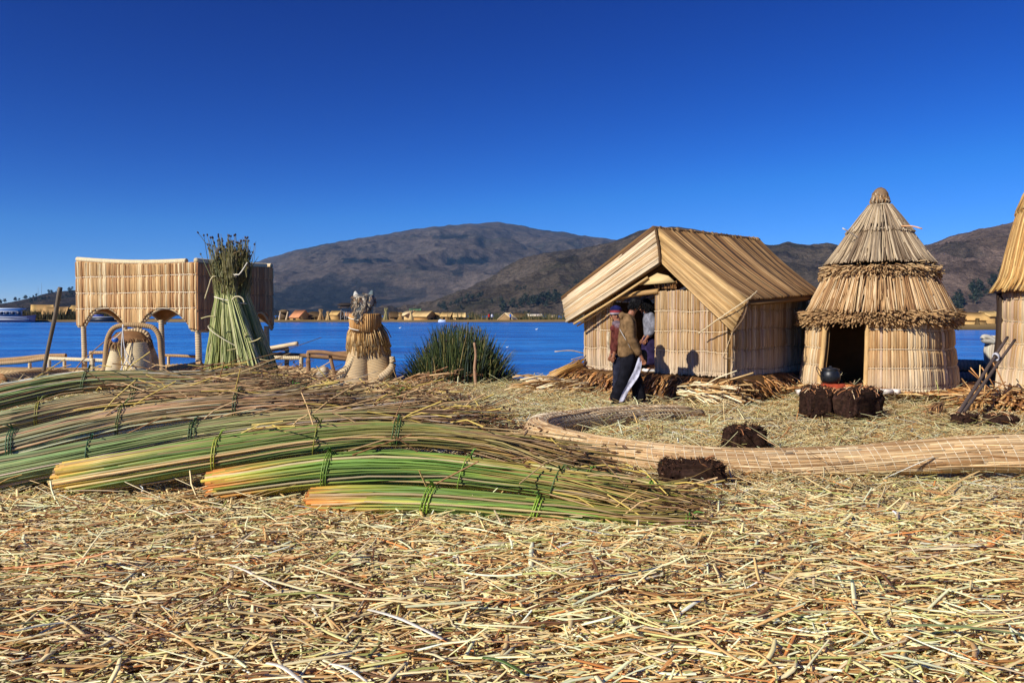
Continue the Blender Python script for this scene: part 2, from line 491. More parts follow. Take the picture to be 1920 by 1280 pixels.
def paint_big(c, px, sy, X, Y, Z):
    n = fbm(X / 260, Y / 260, 3, 5)
    n2 = fbm(X / 900, Y / 700, 8, 4)
    low = smooth(470, 560, sy)
    scrub = smooth(0.515, 0.56, n) * (0.3 + 0.7 * low) * smooth(0.38, 0.47, n2)
    wood = np.zeros_like(px)
    def patch(x0, x1, y0, y1, k=0.35):
        e = (fbm(X / 60, Y / 60, 12, 3) - 0.5) * 18
        return smooth(0, 2, px - x0 + e) * smooth(0, 2, x1 - px + e) * smooth(0, 1.5, sy - y0 + e * k) * smooth(0, 1.5, y1 - sy + e * k)
    wood = np.maximum(wood, patch(838, 918, 482, 497))
    wood = np.maximum(wood, patch(640, 700, 484, 495))
    wood = np.maximum(wood, patch(690, 735, 484, 491))
    wood = np.maximum(wood, patch(810, 880, 440, 449) * 0.8)
    wood = np.maximum(wood, patch(560, 720, 528, 538, 1.2) * 0.7)
    wood = np.maximum(wood, patch(845, 870, 505, 520, 1.0) * 0.8)
    wood = np.maximum(wood, patch(690, 800, 540, 560, 1.2) * 0.55)
    f = np.clip(np.maximum(scrub * 0.85, wood), 0, 1)[..., None]
    fields = smooth(0.55, 0.62, fbm(X / 180, Y / 500, 77, 3))[..., None] * low[..., None] * 0.5
    c = c * (1 + fields)
    return c * (1 - f) + np.array([0.14, 0.22, 0.30]) * f
def paint_near(c, px, sy, X, Y, Z):
    n = fbm(X / 60, Y / 90, 21, 5)
    f = (smooth(0.52, 0.6, n) * 0.6)[..., None]
    c = c * (1 - f) + np.array([0.45, 0.45, 0.40]) * f
    outc = smooth(0.62, 0.68, fbm(X / 45, Z / 30 + Y / 200, 40, 4))[..., None] * smooth(560, 500, sy)[..., None]
    return c * (1 - outc * 0.5)

m_big = hill_material("far_slope", 0.0016, S(90, 82, 75), S(86, 76, 67), S(64, 62, 56))
m_near = hill_material("near_slope", 0.006, S(108, 96, 82), S(98, 86, 70), S(74, 70, 52))
m_red = hill_material("red_slope", 0.006, S(142, 122, 108), S(128, 108, 94), S(104, 92, 80))
m_low = hill_material("low_slope", 0.006, S(88, 76, 66), S(74, 66, 56), S(46, 50, 38))
HILL_A = hill("mountain", [(120, 600), (250, 565), (380, 524), (470, 496), (520, 480), (560, 469), (640, 453), (700, 443), (800, 427), (870, 421), (905, 420), (930, 416.5), (955, 420),
                           (1000, 428), (1060, 437), (1100, 443), (1160, 450), (1260, 465), (1400, 490), (1600, 530), (1800, 575)], 2700, 6200, m_big, 165, 1000, 5, 1.0, 620, 200, paint_big)
HILL_B = hill("hillside", [(700, 600), (780, 590), (830, 572), (862, 556), (890, 541), (920, 524), (945, 505), (970, 489), (1000, 478), (1040, 471), (1090, 464), (1150, 452), (1200, 433), (1260, 425),
                           (1340, 438), (1420, 455), (1450, 459), (1475, 453), (1510, 457), (1545, 456), (1590, 462), (1640, 470), (1720, 500), (1850, 560)], 1250, 2500, m_near, 55, 300, 17, 0.85, 420, 130, paint_near)
HILL_C = hill("hillside", [(1540, 585), (1600, 540), (1660, 490), (1700, 466), (1735, 458), (1765, 449), (1790, 440), (1830, 431), (1860, 424), (1890, 418), (1920, 412), (2000, 400), (2120, 392), (2300, 410)], 1000, 2000, m_red, 52, 240, 29, 0.9, 300, 130, paint_near)
HILL_D = hill("hillside", [(-260, 560), (-120, 572), (-30, 573), (10, 567), (45, 560), (80, 551), (105, 546), (140, 543), (200, 540), (280, 541), (380, 548), (470, 565), (540, 590)], 1300, 2100, m_low, 16, 220, 51, 0.9, 300, 80, paint_near)

# ---- the air between: thin blue haze over the lake and the hills
g = M().box((0, 3400, 377), (18400, 10800, 766), S(255, 255, 255))
hz = bpy.data.materials.new("air")
hz.use_nodes = True
hn = hz.node_tree.nodes
hn.remove(hn["Principled BSDF"])
pv = hn.new("ShaderNodeVolumePrincipled")
pv.inputs["Color"].default_value = (0.22, 0.52, 1.0, 1)
pv.inputs["Density"].default_value = 4.2e-5
pv.inputs["Anisotropy"].default_value = 0.0
hz.node_tree.links.new(pv.outputs[0], hn["Material Output"].inputs["Volume"])
g.build("haze", hz, kind='stuff', smooth_=False, org=(0, 0, 0))

# ---- trees one can tell apart on the near hillside
def tree_meshes():
    out = []
    for s in range(4):
        g = M()
        h = 1.0
        g.sticks(np.array([[[0, 0, 0], [0.02, 0, 0.3], [0, 0.02, 0.62]]]), np.array([[0.035, 0.028, 0.012]]), S(92, 80, 66), 5)
        nl = 230
        u = rng.random((nl, 3)) * 2 - 1
        u = u[np.linalg.norm(u, axis=1) < 1][:130]
        k = rng.integers(0, 5, len(u))
        cen = np.array([[0, 0, 0.72], [0.13, 0.05, 0.5], [-0.14, 0.03, 0.55], [0.03, -0.12, 0.42], [-0.04, 0.1, 0.84]])[k]
        p = cen + u * np.array([0.18, 0.18, 0.17])
        a = norm(rng.normal(size=(len(p), 3))); b = norm(np.cross(a, rng.normal(size=(len(p), 3))))
        w = 0.05 + 0.05 * rng.random((len(p), 1))
        q = np.stack([p - a * w, p + b * w * 0.6, p + a * w, p - b * w * 0.6], 1)
        idx = np.arange(len(p) * 4).reshape(-1, 4)
        g.add(q.reshape(-1, 3), [idx], np.repeat(jit(S(44, 54, 38), len(p), 0.4), 4, 0))
        me = g.mesh("tree"); me.materials.append(MAT['green'])
        out.append(me)
    return out
TREES = tree_meshes()
def plant_tree(H, px, py, size_px, label, group):
    i = int(np.clip(np.searchsorted(H['px'], px), 0, len(H['px']) - 1))
    j = int(np.argmin(np.abs(H['sy'][i] - py)[:-3]))
    p = np.array([H['X'][i, j], H['Y'][i, j], H['Z'][i, j]])
    o = bpy.data.objects.new("tree", TREES[rng.integers(0, 4)])
    COL.objects.link(o)
    h = 1.25 * size_px / F_PX * p[1]
    o.location = (p[0], p[1], p[2] - 0.04 * h)
    o.scale = (h * rng.uniform(1.0, 1.5), h * rng.uniform(1.0, 1.5), h * rng.uniform(0.85, 1.1))
    o.rotation_euler = (0, 0, rng.uniform(0, 6.28))
    tag(o, label, "tree", group)
for x0, y0, x1, y1, n, s0, s1, glab in [(822, 583, 905, 556, 34, 8, 12, "small dark tree in the slanting row climbing the slope above the dark water reeds"),
                                  (915, 568, 935, 563, 10, 8, 13, "dark tree in the little clump between the slanting row and the main grove"),
                                  (940, 582, 1040, 556, 46, 8, 14, "dark tree in the main grove on the dry slope left of the gabled house"),
                                  (1020, 576, 1060, 552, 12, 8, 13, "dark tree at the grove's end nearest the gabled house roof"),
                                  (900, 595, 1010, 592, 14, 5, 9, "tiny tree on the shore strip behind the lone peaked hut"),
                                  (962, 545, 1000, 535, 10, 4, 7, "tiny scattered tree high on the slope above the main grove"),
                                  (1060, 545, 1110, 525, 10, 5, 9, "small tree on the slope just above the gabled house's left eave")]:
    for _ in range(n):
        t = rng.random()
        plant_tree(HILL_B, x0 + (x1 - x0) * t + rng.normal() * 4, y0 + (y1 - y0) * t + rng.normal() * 4, rng.uniform(s0, s1),
                   glab, "trees on the central hillside")
for _ in range(40):
    t = rng.random()
    plant_tree(HILL_C, 1785 + 85 * t + rng.normal() * 6, 582 - 52 * t + rng.normal() * 9, rng.uniform(9, 17),
               "dark tree in the grove on the reddish slope right of the round hut", "trees on the right hillside")
for _ in range(46):
    x = rng.uniform(-5, 140)
    plant_tree(HILL_D, x, np.interp(x, [0, 45, 80, 140], [566, 559, 551, 543]) + rng.uniform(-0.5, 14), rng.uniform(4, 7.5),
               "tiny dark tree on the low hill at the far left shore", "trees on the low left hill")
g = M()
for px_, h_ in ((71.5, 15), (78, 23)):
    b = P(px_, 553, 1950)
    t = P(px_, 553 - h_, 1950)
    g = M().sticks(np.array([[b, (b + t) / 2, t]]), np.array([[0.5, 0.35, 0.2]]), S(120, 120, 125), 4)
    g.build("radio_mast", MAT['mat'], label="thin grey radio mast on the low left hill, the " + ("shorter" if h_ < 20 else "taller") + " of the two", cat="mast", group="radio masts on the low left hill")

# ---- the reed island we stand on
def back_edge(x):
    x = np.asarray(x, float)
    return 13.9 + 2.6 * smooth(-2.9, -2.2, x) + 0.5 * np.sin(x * 1.3) * 0.3 - 1.2 * smooth(6.2, 7.4, x)
def gz(x, y):
    x, y = np.asarray(x, float), np.asarray(y, float)
    z = 0.11 * (fbm(x * 0.55, y * 0.55, 61, 4) - 0.5) + 0.05 * (fbm(x * 2.2, y * 2.2, 62, 3) - 0.5)
    z = z * np.clip((y - 1) / 3, 0.2, 1)
    m = smooth(-0.6, -3.4, x + 0.12 * (y - 8)) * (0.32 * smooth(6.3, 8.4, y) + 0.09 * smooth(8.4, 10.3, y)) * smooth(12.6, 10.9, y)
    z = z - 0.05 + m + 0.13 * np.exp(-((x + 3.6) / 0.7) ** 2 - ((y - 10.5) / 0.6) ** 2)
    z = z + 0.11 * smooth(2.0, 1.2, np.hypot(x - 6.18, y - 13.43))
    return z
def gz_full(x, y):
    d = np.asarray(y) - back_edge(x)
    return gz(x, y) - 1.1 * smooth(-0.15, 0.9, d)
def ground_material():
    m, n, l, b = new_mat("trodden_reeds_shaded")
    tc = n.new("ShaderNodeTexCoord")
    mp = n.new("ShaderNodeMapping"); mp.inputs["Scale"].default_value = (12, 46, 20); mp.inputs["Rotation"].default_value = (0, 0, 0.2)
    l.new(tc.outputs["Object"], mp.inputs["Vector"])
    t = n.new("ShaderNodeTexNoise"); t.inputs["Scale"].default_value = 1.0; t.inputs["Detail"].default_value = 6
    l.new(mp.outputs[0], t.inputs["Vector"])
    r = n.new("ShaderNodeValToRGB")
    r.color_ramp.elements[0].position, r.color_ramp.elements[0].color = 0.35, (*S(50, 34, 20), 1)  # dark tone stands for the shadowed gaps between the straws
    r.color_ramp.elements[1].position, r.color_ramp.elements[1].color = 0.68, (*S(172, 134, 82), 1)
    l.new(t.outputs["Fac"], r.inputs[0]); l.new(r.outputs[0], b.inputs["Base Color"])
    bp = n.new("ShaderNodeBump"); bp.inputs["Strength"].default_value = 1; bp.inputs["Distance"].default_value = 0.03
    l.new(t.outputs["Fac"], bp.inputs["Height"]); l.new(bp.outputs[0], b.inputs["Normal"])
    b.inputs["Roughness"].default_value = 0.9
    return m
xs, ys = np.linspace(-18, 18, 181), np.concatenate([np.linspace(-12, 2, 20), np.linspace(2.1, 18.2, 160)])
X, Y = np.meshgrid(xs, ys, indexing='ij')
M().grid(np.stack([X, Y, gz_full(X, Y) - 0.035], -1), S(150, 120, 80)).build("reed_ground", ground_material(), kind='structure')

# ---- far reed islands
def shore(pts, z, name):
    """pts: outline (x, y) of a low island, built as a crumbly bank"""
    g = M()
    p = np.asarray(pts, float)
    n = len(p)
    v = np.vstack([np.c_[p, np.full(n, WATER_Z - 0.4)], np.c_[p * 1.0, np.full(n, z)]])
    i = np.arange(n)
    q = np.stack([i, (i + 1) % n, n + (i + 1) % n, n + i], 1)
    g.add(v, [q, (n + np.arange(n))[None]], np.vstack([np.tile(S(44, 34, 22), (n, 1)), np.tile(S(128, 104, 66), (n, 1))]))
    return g.build(name, MAT['mat'], smooth_=False, kind='structure')
def bank_outline(x0, x1, y0, y1, seed):
    xs = np.linspace(x0, x1, 90)
    f = y0 + 5 * (fbm(xs / 14, xs * 0 + 1, seed, 4) - 0.5)
    return np.vstack([np.c_[xs, f], np.c_[xs[::-1], np.full(90, y1)]])
shore(bank_outline(-210, 30, 178, 250, 3), 0.18, "far_shore")
shore(bank_outline(44, 82, 87, 106, 9), 0.25, "far_shore")

# reeds growing along the far islands
def reeds_along(name, px0, px1, d0, d1, h0, h1, n, cols, dens=None):
    px = rng.uniform(px0, px1, n)
    if dens is not None:
        keep = rng.random(n) < dens(px)
        px = px[keep]; n = len(px)
    d = rng.uniform(d0, d1, n)
    x = (px - 960) / F_PX * d
    h = rng.uniform(h0, h1, n) * (0.55 + 0.9 * fbm(px / 9, px * 0, 4, 3))
    b = np.stack([x, d, np.full(n, 0.0)], 1)
    lean = rng.normal(0, 0.12, (n, 2)) * h[:, None]
    t = b + np.c_[lean, h]
    mid = (b + t) / 2 + np.c_[-lean * 0.2, np.zeros(n)]
    g = M().sticks(np.stack([b, mid, t], 1), np.stack([np.full(n, 0.10), np.full(n, 0.09), np.full(n, 0.02)], 1), pick(cols, n, amt=0.3), 3)
    return g.build(name, MAT['green'], kind='stuff')
reeds_along("reed_bed", 36, 235, 183, 200, 1.2, 3.0, 1900, [S(66, 66, 38), S(48, 52, 30), S(96, 84, 50)])
reeds_along("reed_bed", 500, 760, 188, 205, 0.5, 1.6, 900, [S(70, 66, 42), S(52, 52, 34), S(110, 92, 58)])
reeds_along("reed_bed", 805, 1130, 186, 206, 0.5, 1.9, 1900, [S(74, 74, 42), S(56, 60, 36), S(112, 98, 58)],
            lambda p: 0.35 + 0.65 * smooth(0.4, 0.6, fbm(p / 22, p * 0, 14, 3)))
reeds_along("reed_bed", 1786, 1900, 99, 104, 0.3, 1.1, 260, [S(92, 80, 50), S(70, 66, 44)])

# ---- the villages on the far islands
def far_hut(name, label, px0, px1, y_ridge, y_eave, y_base, d, depth, roof_c, wall_c, rot=0.0, door=None, group="huts on the far islands", sag=0.0):
    k = d / F_PX
    w = (px1 - px0) * k
    cx = ((px0 + px1) / 2 - 960) * k
    zr, ze, zb = ZAT(y_ridge, d), ZAT(y_eave, d), min(ZAT(y_base, d), 0.2)
    t = thing(name, (cx, d + depth / 2, zb), label, "hut", group)
    R = np.array([[math.cos(rot), -math.sin(rot), 0], [math.sin(rot), math.cos(rot), 0], [0, 0, 1]])
    c = np.array([cx, d + depth / 2, 0])
    def tr(v): return (np.asarray(v, float) @ R.T) + c
    hw, hd = w / 2 * 0.92, depth / 2 * 0.88
    wall = M()
    v = tr([[-hw, -hd, zb], [hw, -hd, zb], [hw, hd, zb], [-hw, hd, zb], [-hw, -hd, ze], [hw, -hd, ze], [hw, hd, ze], [-hw, hd, ze], [-hw, 0, zr - 0.1], [hw, 0, zr - 0.1]])
    wall.add(v, [[[0, 1, 5, 4]], [[2, 3, 7, 6]], [[1, 2, 6, 5]], [[3, 0, 4, 7]], [[5, 6, 9]], [[7, 4, 8]]], wall_c)
    wo = wall.build("wall", MAT['mat'], t, smooth_=False)
    roof = M()
    ow, od, th = w / 2, depth / 2, 0.14
    n = 7
    for s in (-1, 1):
        xs = np.linspace(-ow, ow, n)
        sg = sag * (1 - (xs / ow) ** 2)
        lo = tr(np.c_[xs, np.full(n, s * od), np.full(n, ze - 0.12)])
        hi = tr(np.c_[xs, np.zeros(n), zr - sg])
        lo2, hi2 = lo + [0, 0, -th], hi + [0, 0, -th]
        ring = np.stack([lo, hi, hi2, lo2], 1)
        idx = np.arange(n * 4).reshape(n, 4)
        q = np.vstack([np.stack([idx[:-1, a], idx[1:, a], idx[1:, (a + 1) % 4], idx[:-1, (a + 1) % 4]], 1) for a in range(4)])
        roof.add(ring.reshape(-1, 3), [q, idx[0][None], idx[-1][None]], np.repeat(jit(roof_c, n, 0.12), 4, 0))
    roof.build("roof", MAT['mat'], t, smooth_=False)
    if door is not None:
        dx, dw, dh, side = door
        g = M()  # dark box stands for the shade inside the door recess
        if side == 0: g.box(tr([[dx * hw, -hd - 0.02, zb + dh * (ze - zb) / 2]])[0], (dw * w, 0.1, dh * (ze - zb)), S(34, 26, 20), rot)
        else: g.box(tr([[side * (hw + 0.02), dx * hd, zb + dh * (ze - zb) / 2]])[0], (0.1, dw * depth, dh * (ze - zb)), S(34, 26, 20), rot)
        g.build("door", MAT['mat'], t, smooth_=False)
    return t
TAN, PALE, PINK, DARKT, GREY = S(196, 160, 100), S(222, 196, 146), S(206, 140, 96), S(96, 76, 50), S(150, 140, 124)
WALL, WALLD = S(190, 152, 96), S(110, 86, 58)
far_hut("reed_hut", "distant reed hut with a pointed tan roof behind the dark reeds on the left shore", 51, 88, 571, 583, 600, 190, 4.5, TAN, WALLD, 0.5, (0, .25, .8, 0))
far_hut("reed_hut", "distant low wide hut with a pale ridge just right of the leaning pole", 74, 116, 575, 588, 600, 187, 5, S(186, 150, 96), WALLD, 0.25, (0.3, .2, .8, 0))
far_hut("reed_hut", "distant pink-walled hut half hidden by the left edge of the boat canopy", 125, 160, 572, 582, 600, 190, 5, TAN, S(208, 150, 120), 0.1, (0.4, .2, .8, 0))
far_hut("reed_hut", "distant hut with an orange roof just right of the boat canopy", 545, 573, 581, 594, 600, 186, 4, PINK, WALL, -0.6, (0, .25, .7, 0))
far_hut("reed_hut", "distant dark round-backed hut left of the two straw cones", 575, 598, 586, 593, 600, 188, 3.5, DARKT, S(140, 104, 70), 0.2, (-.2, .3, .8, 0), sag=-0.3)
far_hut("reed_hut", "distant small square hut with a tan roof beside the watchtower", 618, 639, 582, 589, 599, 187, 3, TAN, WALL, -0.4, (0.2, .3, .7, 1))
far_hut("reed_hut", "distant pinkish hut standing under the watchtower platform", 645, 668, 585, 592, 600, 190, 3, S(190, 140, 96), S(214, 168, 128), 0.1, (0, .2, .7, 0))
far_hut("reed_hut", "distant dark thatched hut between the straw cones right of the animal head", 727, 747, 586, 593, 600, 188, 3.5, DARKT, S(120, 92, 60), 0.2, (0.3, .3, .8, 0), sag=-0.25)
far_hut("reed_hut", "distant pale gabled hut at the left end of the largest cluster", 754, 782, 581, 590, 601, 186, 5, PALE, S(224, 188, 130), -1.0, (0.3, .2, .7, 0))
far_hut("reed_hut", "distant broad tan-roofed hut with a shaded gable, largest on the far shore", 774, 810, 582, 592, 602, 184, 6, S(204, 172, 116), S(196, 150, 90), -0.35, (0, .2, .6, 1))
far_hut("reed_hut", "distant flat hut with a green roof behind the largest cluster", 766, 788, 578, 582, 600, 196, 4, S(92, 128, 88), WALL, 0.05, (0, .2, .6, 0))
far_hut("reed_hut", "distant small dark-gabled hut right of the largest cluster", 810, 824, 586, 592, 600, 187, 4, TAN, S(128, 96, 62), 1.2, (0, .4, .7, 0))
far_hut("reed_hut", "distant box-like hut with a tan roof, behind the dark water reeds", 827, 848, 585, 592, 599, 187, 4, S(200, 164, 106), S(166, 128, 80), -0.2, (-.3, .2, .7, 0))
far_hut("reed_hut", "distant pale-roofed hut with an open dark front above the water reeds", 848, 872, 586, 593, 599, 187, 4, S(218, 184, 124), S(200, 164, 108), 0.05, (0.1, .6, .8, 0))
far_hut("reed_hut", "distant peaked pale hut with a dark doorway, alone on the right shore", 940, 963, 586, 598, 601, 184, 4, S(212, 190, 150), S(150, 122, 84), 1.1, (0, .4, .6, 0))
far_hut("reed_hut", "distant brown hut directly right of the lone peaked hut", 962, 984, 588, 594, 601, 190, 4, S(110, 88, 58), S(84, 66, 44), 0.2, (0, .3, .8, 0), sag=-0.2)
far_hut("reed_hut", "distant long hut with a flat whitish roof near the left wall of the house", 989, 1016, 588, 591, 600, 192, 4, S(226, 214, 190), S(150, 126, 88), 0.1, (0, .2, .7, 0))
far_hut("reed_hut", "distant tiny hut with a grey-tan roof, rightmost before the thatched house", 1027, 1041, 590, 594, 600, 195, 3, S(190, 172, 136), WALLD, 0.1, (0, .2, .7, 0))
far_hut("reed_hut", "pale gable end of a hut on the islet seen right of the round hut", 1784, 1810, 584, 592, 612, 97, 3, S(220, 192, 132), S(206, 172, 112), 0.7, (0.3, .2, .6, 0))
far_hut("reed_hut", "tan reed hut with a shaded right gable on the islet right of the round hut", 1808, 1857, 585, 597, 611, 92, 3.2, S(206, 164, 100), S(200, 164, 104), -0.3, (0.1, .3, .7, 1))
far_hut("reed_hut", "yellowish hut behind the shaded-gable hut on the right islet", 1848, 1880, 583, 590, 610, 99, 3, S(208, 174, 112), WALL, 0.2, (0.2, .2, .7, 0))
def cone(label, px, y0, y1, w, d, col=S(196, 160, 108), flare=True):
    k = d / F_PX
    g = M()
    n = 70
    a = rng.uniform(0, 6.28, n); r0 = w * k / 2 * np.sqrt(rng.random(n))
    x, zb, zt = (px - 960) * k, ZAT(y1, d), ZAT(y0, d)
    h = zt - zb
    b = np.stack([x + r0 * np.cos(a), d + r0 * np.sin(a), np.full(n, zb)], 1)
    m = np.stack([x + r0 * .3 * np.cos(a), d + r0 * .3 * np.sin(a), zb + h * 0.66 + 0 * a], 1)
    t = np.stack([x + r0 * (.62 if flare else .1) * np.cos(a), d + r0 * (.6 if flare else .1) * np.sin(a), zb + h * rng.uniform(.85, 1.05, n)], 1)
    g.sticks(np.stack([b, m, t], 1), 0.075, jit(col, n, 0.25), 4)
    g.build("reed_stook", MAT['thatch'], label=label, cat="reed stack", group="stooks on the far shore")
cone("distant standing reed cone right of the dark round-backed hut", 602, 580, 600, 13, 183)
cone("distant straw cone left of the small square hut", 615, 584, 600, 12, 183, S(206, 172, 118))
cone("distant tall flared reed stack right of the animal head", 724, 578, 600, 11, 182, S(150, 140, 92))
cone("distant low straw cone at the left end of the largest cluster", 751, 586, 600, 11, 182, S(190, 152, 92))
cone("distant straw cone in front of the pale gabled hut", 771, 583, 601, 11, 181, S(214, 184, 130))
cone("reddish reed stack left of the shaded-gable hut on the right islet", 1803, 586, 611, 9, 90, S(140, 100, 66))
cone("dark reed heap in front of the hut on the right islet", 1832, 597, 612, 10, 89, S(112, 88, 52))
# thatched shelter with pale legs at the water
t = thing("open_shelter", P(532, 602, 181), "distant open shelter with dark thatch and two pale leaning legs at the water", "shelter")
for x0, x1 in ((523, 526), (536, 540)):
    M().sticks(np.array([[P(x0, 603, 181), P(x1, 584, 181)]]), np.array([[0.28, 0.16]]), S(200, 176, 140), 7).build("leg", MAT['thatch'], t)
M().blob(P(533, 584, 181.6), (1.25, 0.8, 0.45), S(110, 90, 62), noise=0.3).build("roof", MAT['thatch'], t)
M().box(P(533, 592, 182.2), (1.9, 0.5, 1.6), S(92, 74, 52)).build("back_wall", MAT['mat'], t, smooth_=False)
# watchtower
t = thing("watchtower", P(648, 600, 182), "distant wooden watchtower with a dark roofed platform on thin legs", "tower")
for x in (640, 645, 651, 657):
    M().sticks(np.array([[P(x + rng.uniform(-2, 2), 600, 182 + rng.uniform(-.8, .8)), P(x, 576, 182)]]), 0.09, S(150, 146, 138), 5).build("leg", MAT['mat'], t)
for a, b in (((640, 597), (651, 580)), ((651, 597), (641, 581)), ((651, 594), (658, 579))):
    M().sticks(np.array([[P(*a, 181.9), P(*b, 181.9)]]), 0.05, S(140, 136, 128), 4).build("brace", MAT['mat'], t)
M().box(P(649, 576.5, 182), (3.3, 2.2, 0.18), S(90, 70, 50)).build("platform", MAT['mat'], t, smooth_=False)
M().blob(P(650, 571.5, 182), (1.85, 1.4, 0.42), S(52, 42, 34), noise=0.25, p=3).build("roof", MAT['thatch'], t)

# ---- boats on the far water
def px_box(m, x0, x1, y0, y1, d, dep, col):
    a, b = P(x0, y1, d), P(x1, y0, d)
    m.box(((a[0] + b[0]) / 2, d + dep / 2, (a[2] + b[2]) / 2), (abs(b[0] - a[0]), dep, abs(b[2] - a[2])), col)
t = thing("tour_boat", P(30, 602, 174), "white and dark blue tour boat moored at the far left shore", "boat")
hull = M()
xs = np.array([-30, -10, 20, 45, 58, 68.0])
top = np.array([593, 593, 593, 592.5, 591.5, 590.0])
wid = np.array([2.4, 2.4, 2.4, 2.1, 1.3, 0.15]) / 2
rows = []
for x, y, w in zip(xs, top, wid):
    c0, c1 = P(x - (3 if x > 60 else 0), 602, 175), P(x, y, 175)
    rows.append([[c0[0], 175 - w * .7, -0.45], [c1[0], 175 - w, c1[2]], [c1[0], 175 + w, c1[2]], [c0[0], 175 + w * .7, -0.45]])
hull.grid(np.array(rows), S(22, 34, 84))
hull.build("hull", MAT['paint'], t, smooth_=False)
m = M(); px_box(m, -30, 50, 594.2, 595.4, 173.7, 0.05, S(220, 224, 230)); px_box(m, -30, 54, 598.2, 599.2, 173.72, 0.05, S(220, 224, 230)); m.build("stripe", MAT['paint'], t, smooth_=False)
m = M(); px_box(m, -30, 33, 580.5, 593, 174.2, 1.7, S(176, 186, 200)); cab = m.build("cabin", MAT['paint'], t, smooth_=False)
for x in range(-26, 30, 11):
    m = M(); px_box(m, x, x + 9, 584, 590, 174.1, 0.14, S(24, 34, 62)); m.build("window", MAT['iron'], cab, smooth_=False)
m = M(); px_box(m, -32, 37, 577.6, 580.5, 174.0, 2.2, S(190, 206, 226)); m.build("roof", MAT['paint'], t, smooth_=False)
t = thing("moored_boat", P(185, 602, 176), "dark moored boat with a pale deck seen under the boat canopy's left arch", "boat")
m = M(); px_box(m, 160, 214, 595, 603, 175, 1.8, S(30, 34, 46)); m.build("hull", MAT['paint'], t, smooth_=False)
m = M(); px_box(m, 162, 212, 593.4, 595, 175.1, 1.6, S(176, 178, 184)); m.build("deck", MAT['paint'], t, smooth_=False)
m = M(); px_box(m, 172, 190, 589.5, 593.4, 175.3, 1.1, S(44, 66, 140)); m.build("cabin", MAT['paint'], t, smooth_=False)
t = thing("motorboat", P(829, 603, 176), "small white motorboat at the far shore left of the water reeds", "boat")
rows = []
for x, w in ((822, .45), (828, .5), (832, .35), (835.5, .04)):
    a, b = P(x - .4, 604, 176), P(x, 600 - (x - 822) * .06, 176)
    rows.append([[a[0], 176 - w * .6, a[2]], [b[0], 176 - w, b[2]], [b[0], 176 + w, b[2]], [a[0], 176 + w * .6, a[2]]])
M().grid(np.array(rows), S(226, 230, 236)).build("hull", MAT['paint'], t, smooth_=False)
m = M(); px_box(m, 824, 828, 598.6, 600.2, 175.8, .5, S(210, 220, 230)); m.build("windscreen", MAT['paint'], t, smooth_=False)
for px_, c, lab in ((917, S(190, 40, 40), "tiny distant person in a red top on the far shore"), (922.5, S(214, 214, 220), "tiny distant person in a white top on the far shore"), (957, S(50, 110, 200), "tiny distant person in a blue top right of the lone peaked hut")):
    d = 181
    b = P(px_, 601, d); z0 = b[2]
    g = M()
    for s in (-.07, .07):
        g.sticks(np.array([[[b[0] + s, d, z0], [b[0] + s, d, z0 + .8]]]), 0.09, S(36, 34, 44), 5)
    g.lathe([b[0], d, z0], [(.1, .75), (.2, 1.0), (.22, 1.35), (.08, 1.45)], c, 8)
    g.blob([b[0], d, z0 + 1.58], (.11, .11, .14), S(92, 60, 44), 8, 6)
    g.build("person", MAT['cloth'], label=lab, cat="person", group="people on the far shore")
def bird(px_, d, z=0.0):
    p = np.array([(px_ - 960) / F_PX * d, d, WATER_Z + .1])
    return p
for i, (px_, py_) in enumerate(((750, 616), (1006, 618.5), (951, 654))):
    d = (EYE - WATER_Z) / (py_ - HORIZON) * F_PX
    p = np.array([(px_ - 960) / F_PX * d, d, WATER_Z + 0.08])
    s = 0.0011 * d
    g = M().blob(p, (1.3 * s, .7 * s, .55 * s), S(235, 232, 222), 10, 7)
    g.blob(p + [1.2 * s, 0, .8 * s], (.4 * s, .35 * s, .4 * s), S(235, 232, 222), 8, 6)
    g.build("waterbird", MAT['mat'], label=["white bird floating between the animal head and the water reeds", "white bird floating right of the water reeds, far out", "pale bird floating just above the right flank of the water reeds"][i], cat="bird", group="birds on the lake")
# ------------------------------------------------------------------ cut reed bundles heaped on the left
FRESH = [(0.0, S(192, 116, 58)), (0.07, S(196, 132, 62)), (0.14, S(176, 166, 66)), (0.30, S(108, 138, 56)), (0.6, S(112, 136, 58)), (0.8, S(166, 152, 72)), (1.0, S(170, 136, 84))]
MIXED = [(0.0, S(200, 150, 72)), (0.06, S(186, 166, 80)), (0.2, S(112, 136, 60)), (0.45, S(112, 128, 64)), (0.7, S(160, 144, 80)), (1.0, S(150, 116, 72))]
OLDER = [(0.0, S(150, 158, 104)), (0.3, S(120, 138, 84)), (0.55, S(142, 142, 90)), (0.8, S(176, 152, 104)), (1.0, S(146, 112, 74))]
STALE = [(0.0, S(156, 160, 116)), (0.3, S(150, 150, 106)), (0.6, S(172, 152, 108)), (1.0, S(150, 118, 80))]
def ramp(keys, s):
    x = np.array([k[0] for k in keys]); c = np.array([k[1] for k in keys])
    return np.stack([np.interp(s, x, c[:, i]) for i in range(3)], -1)
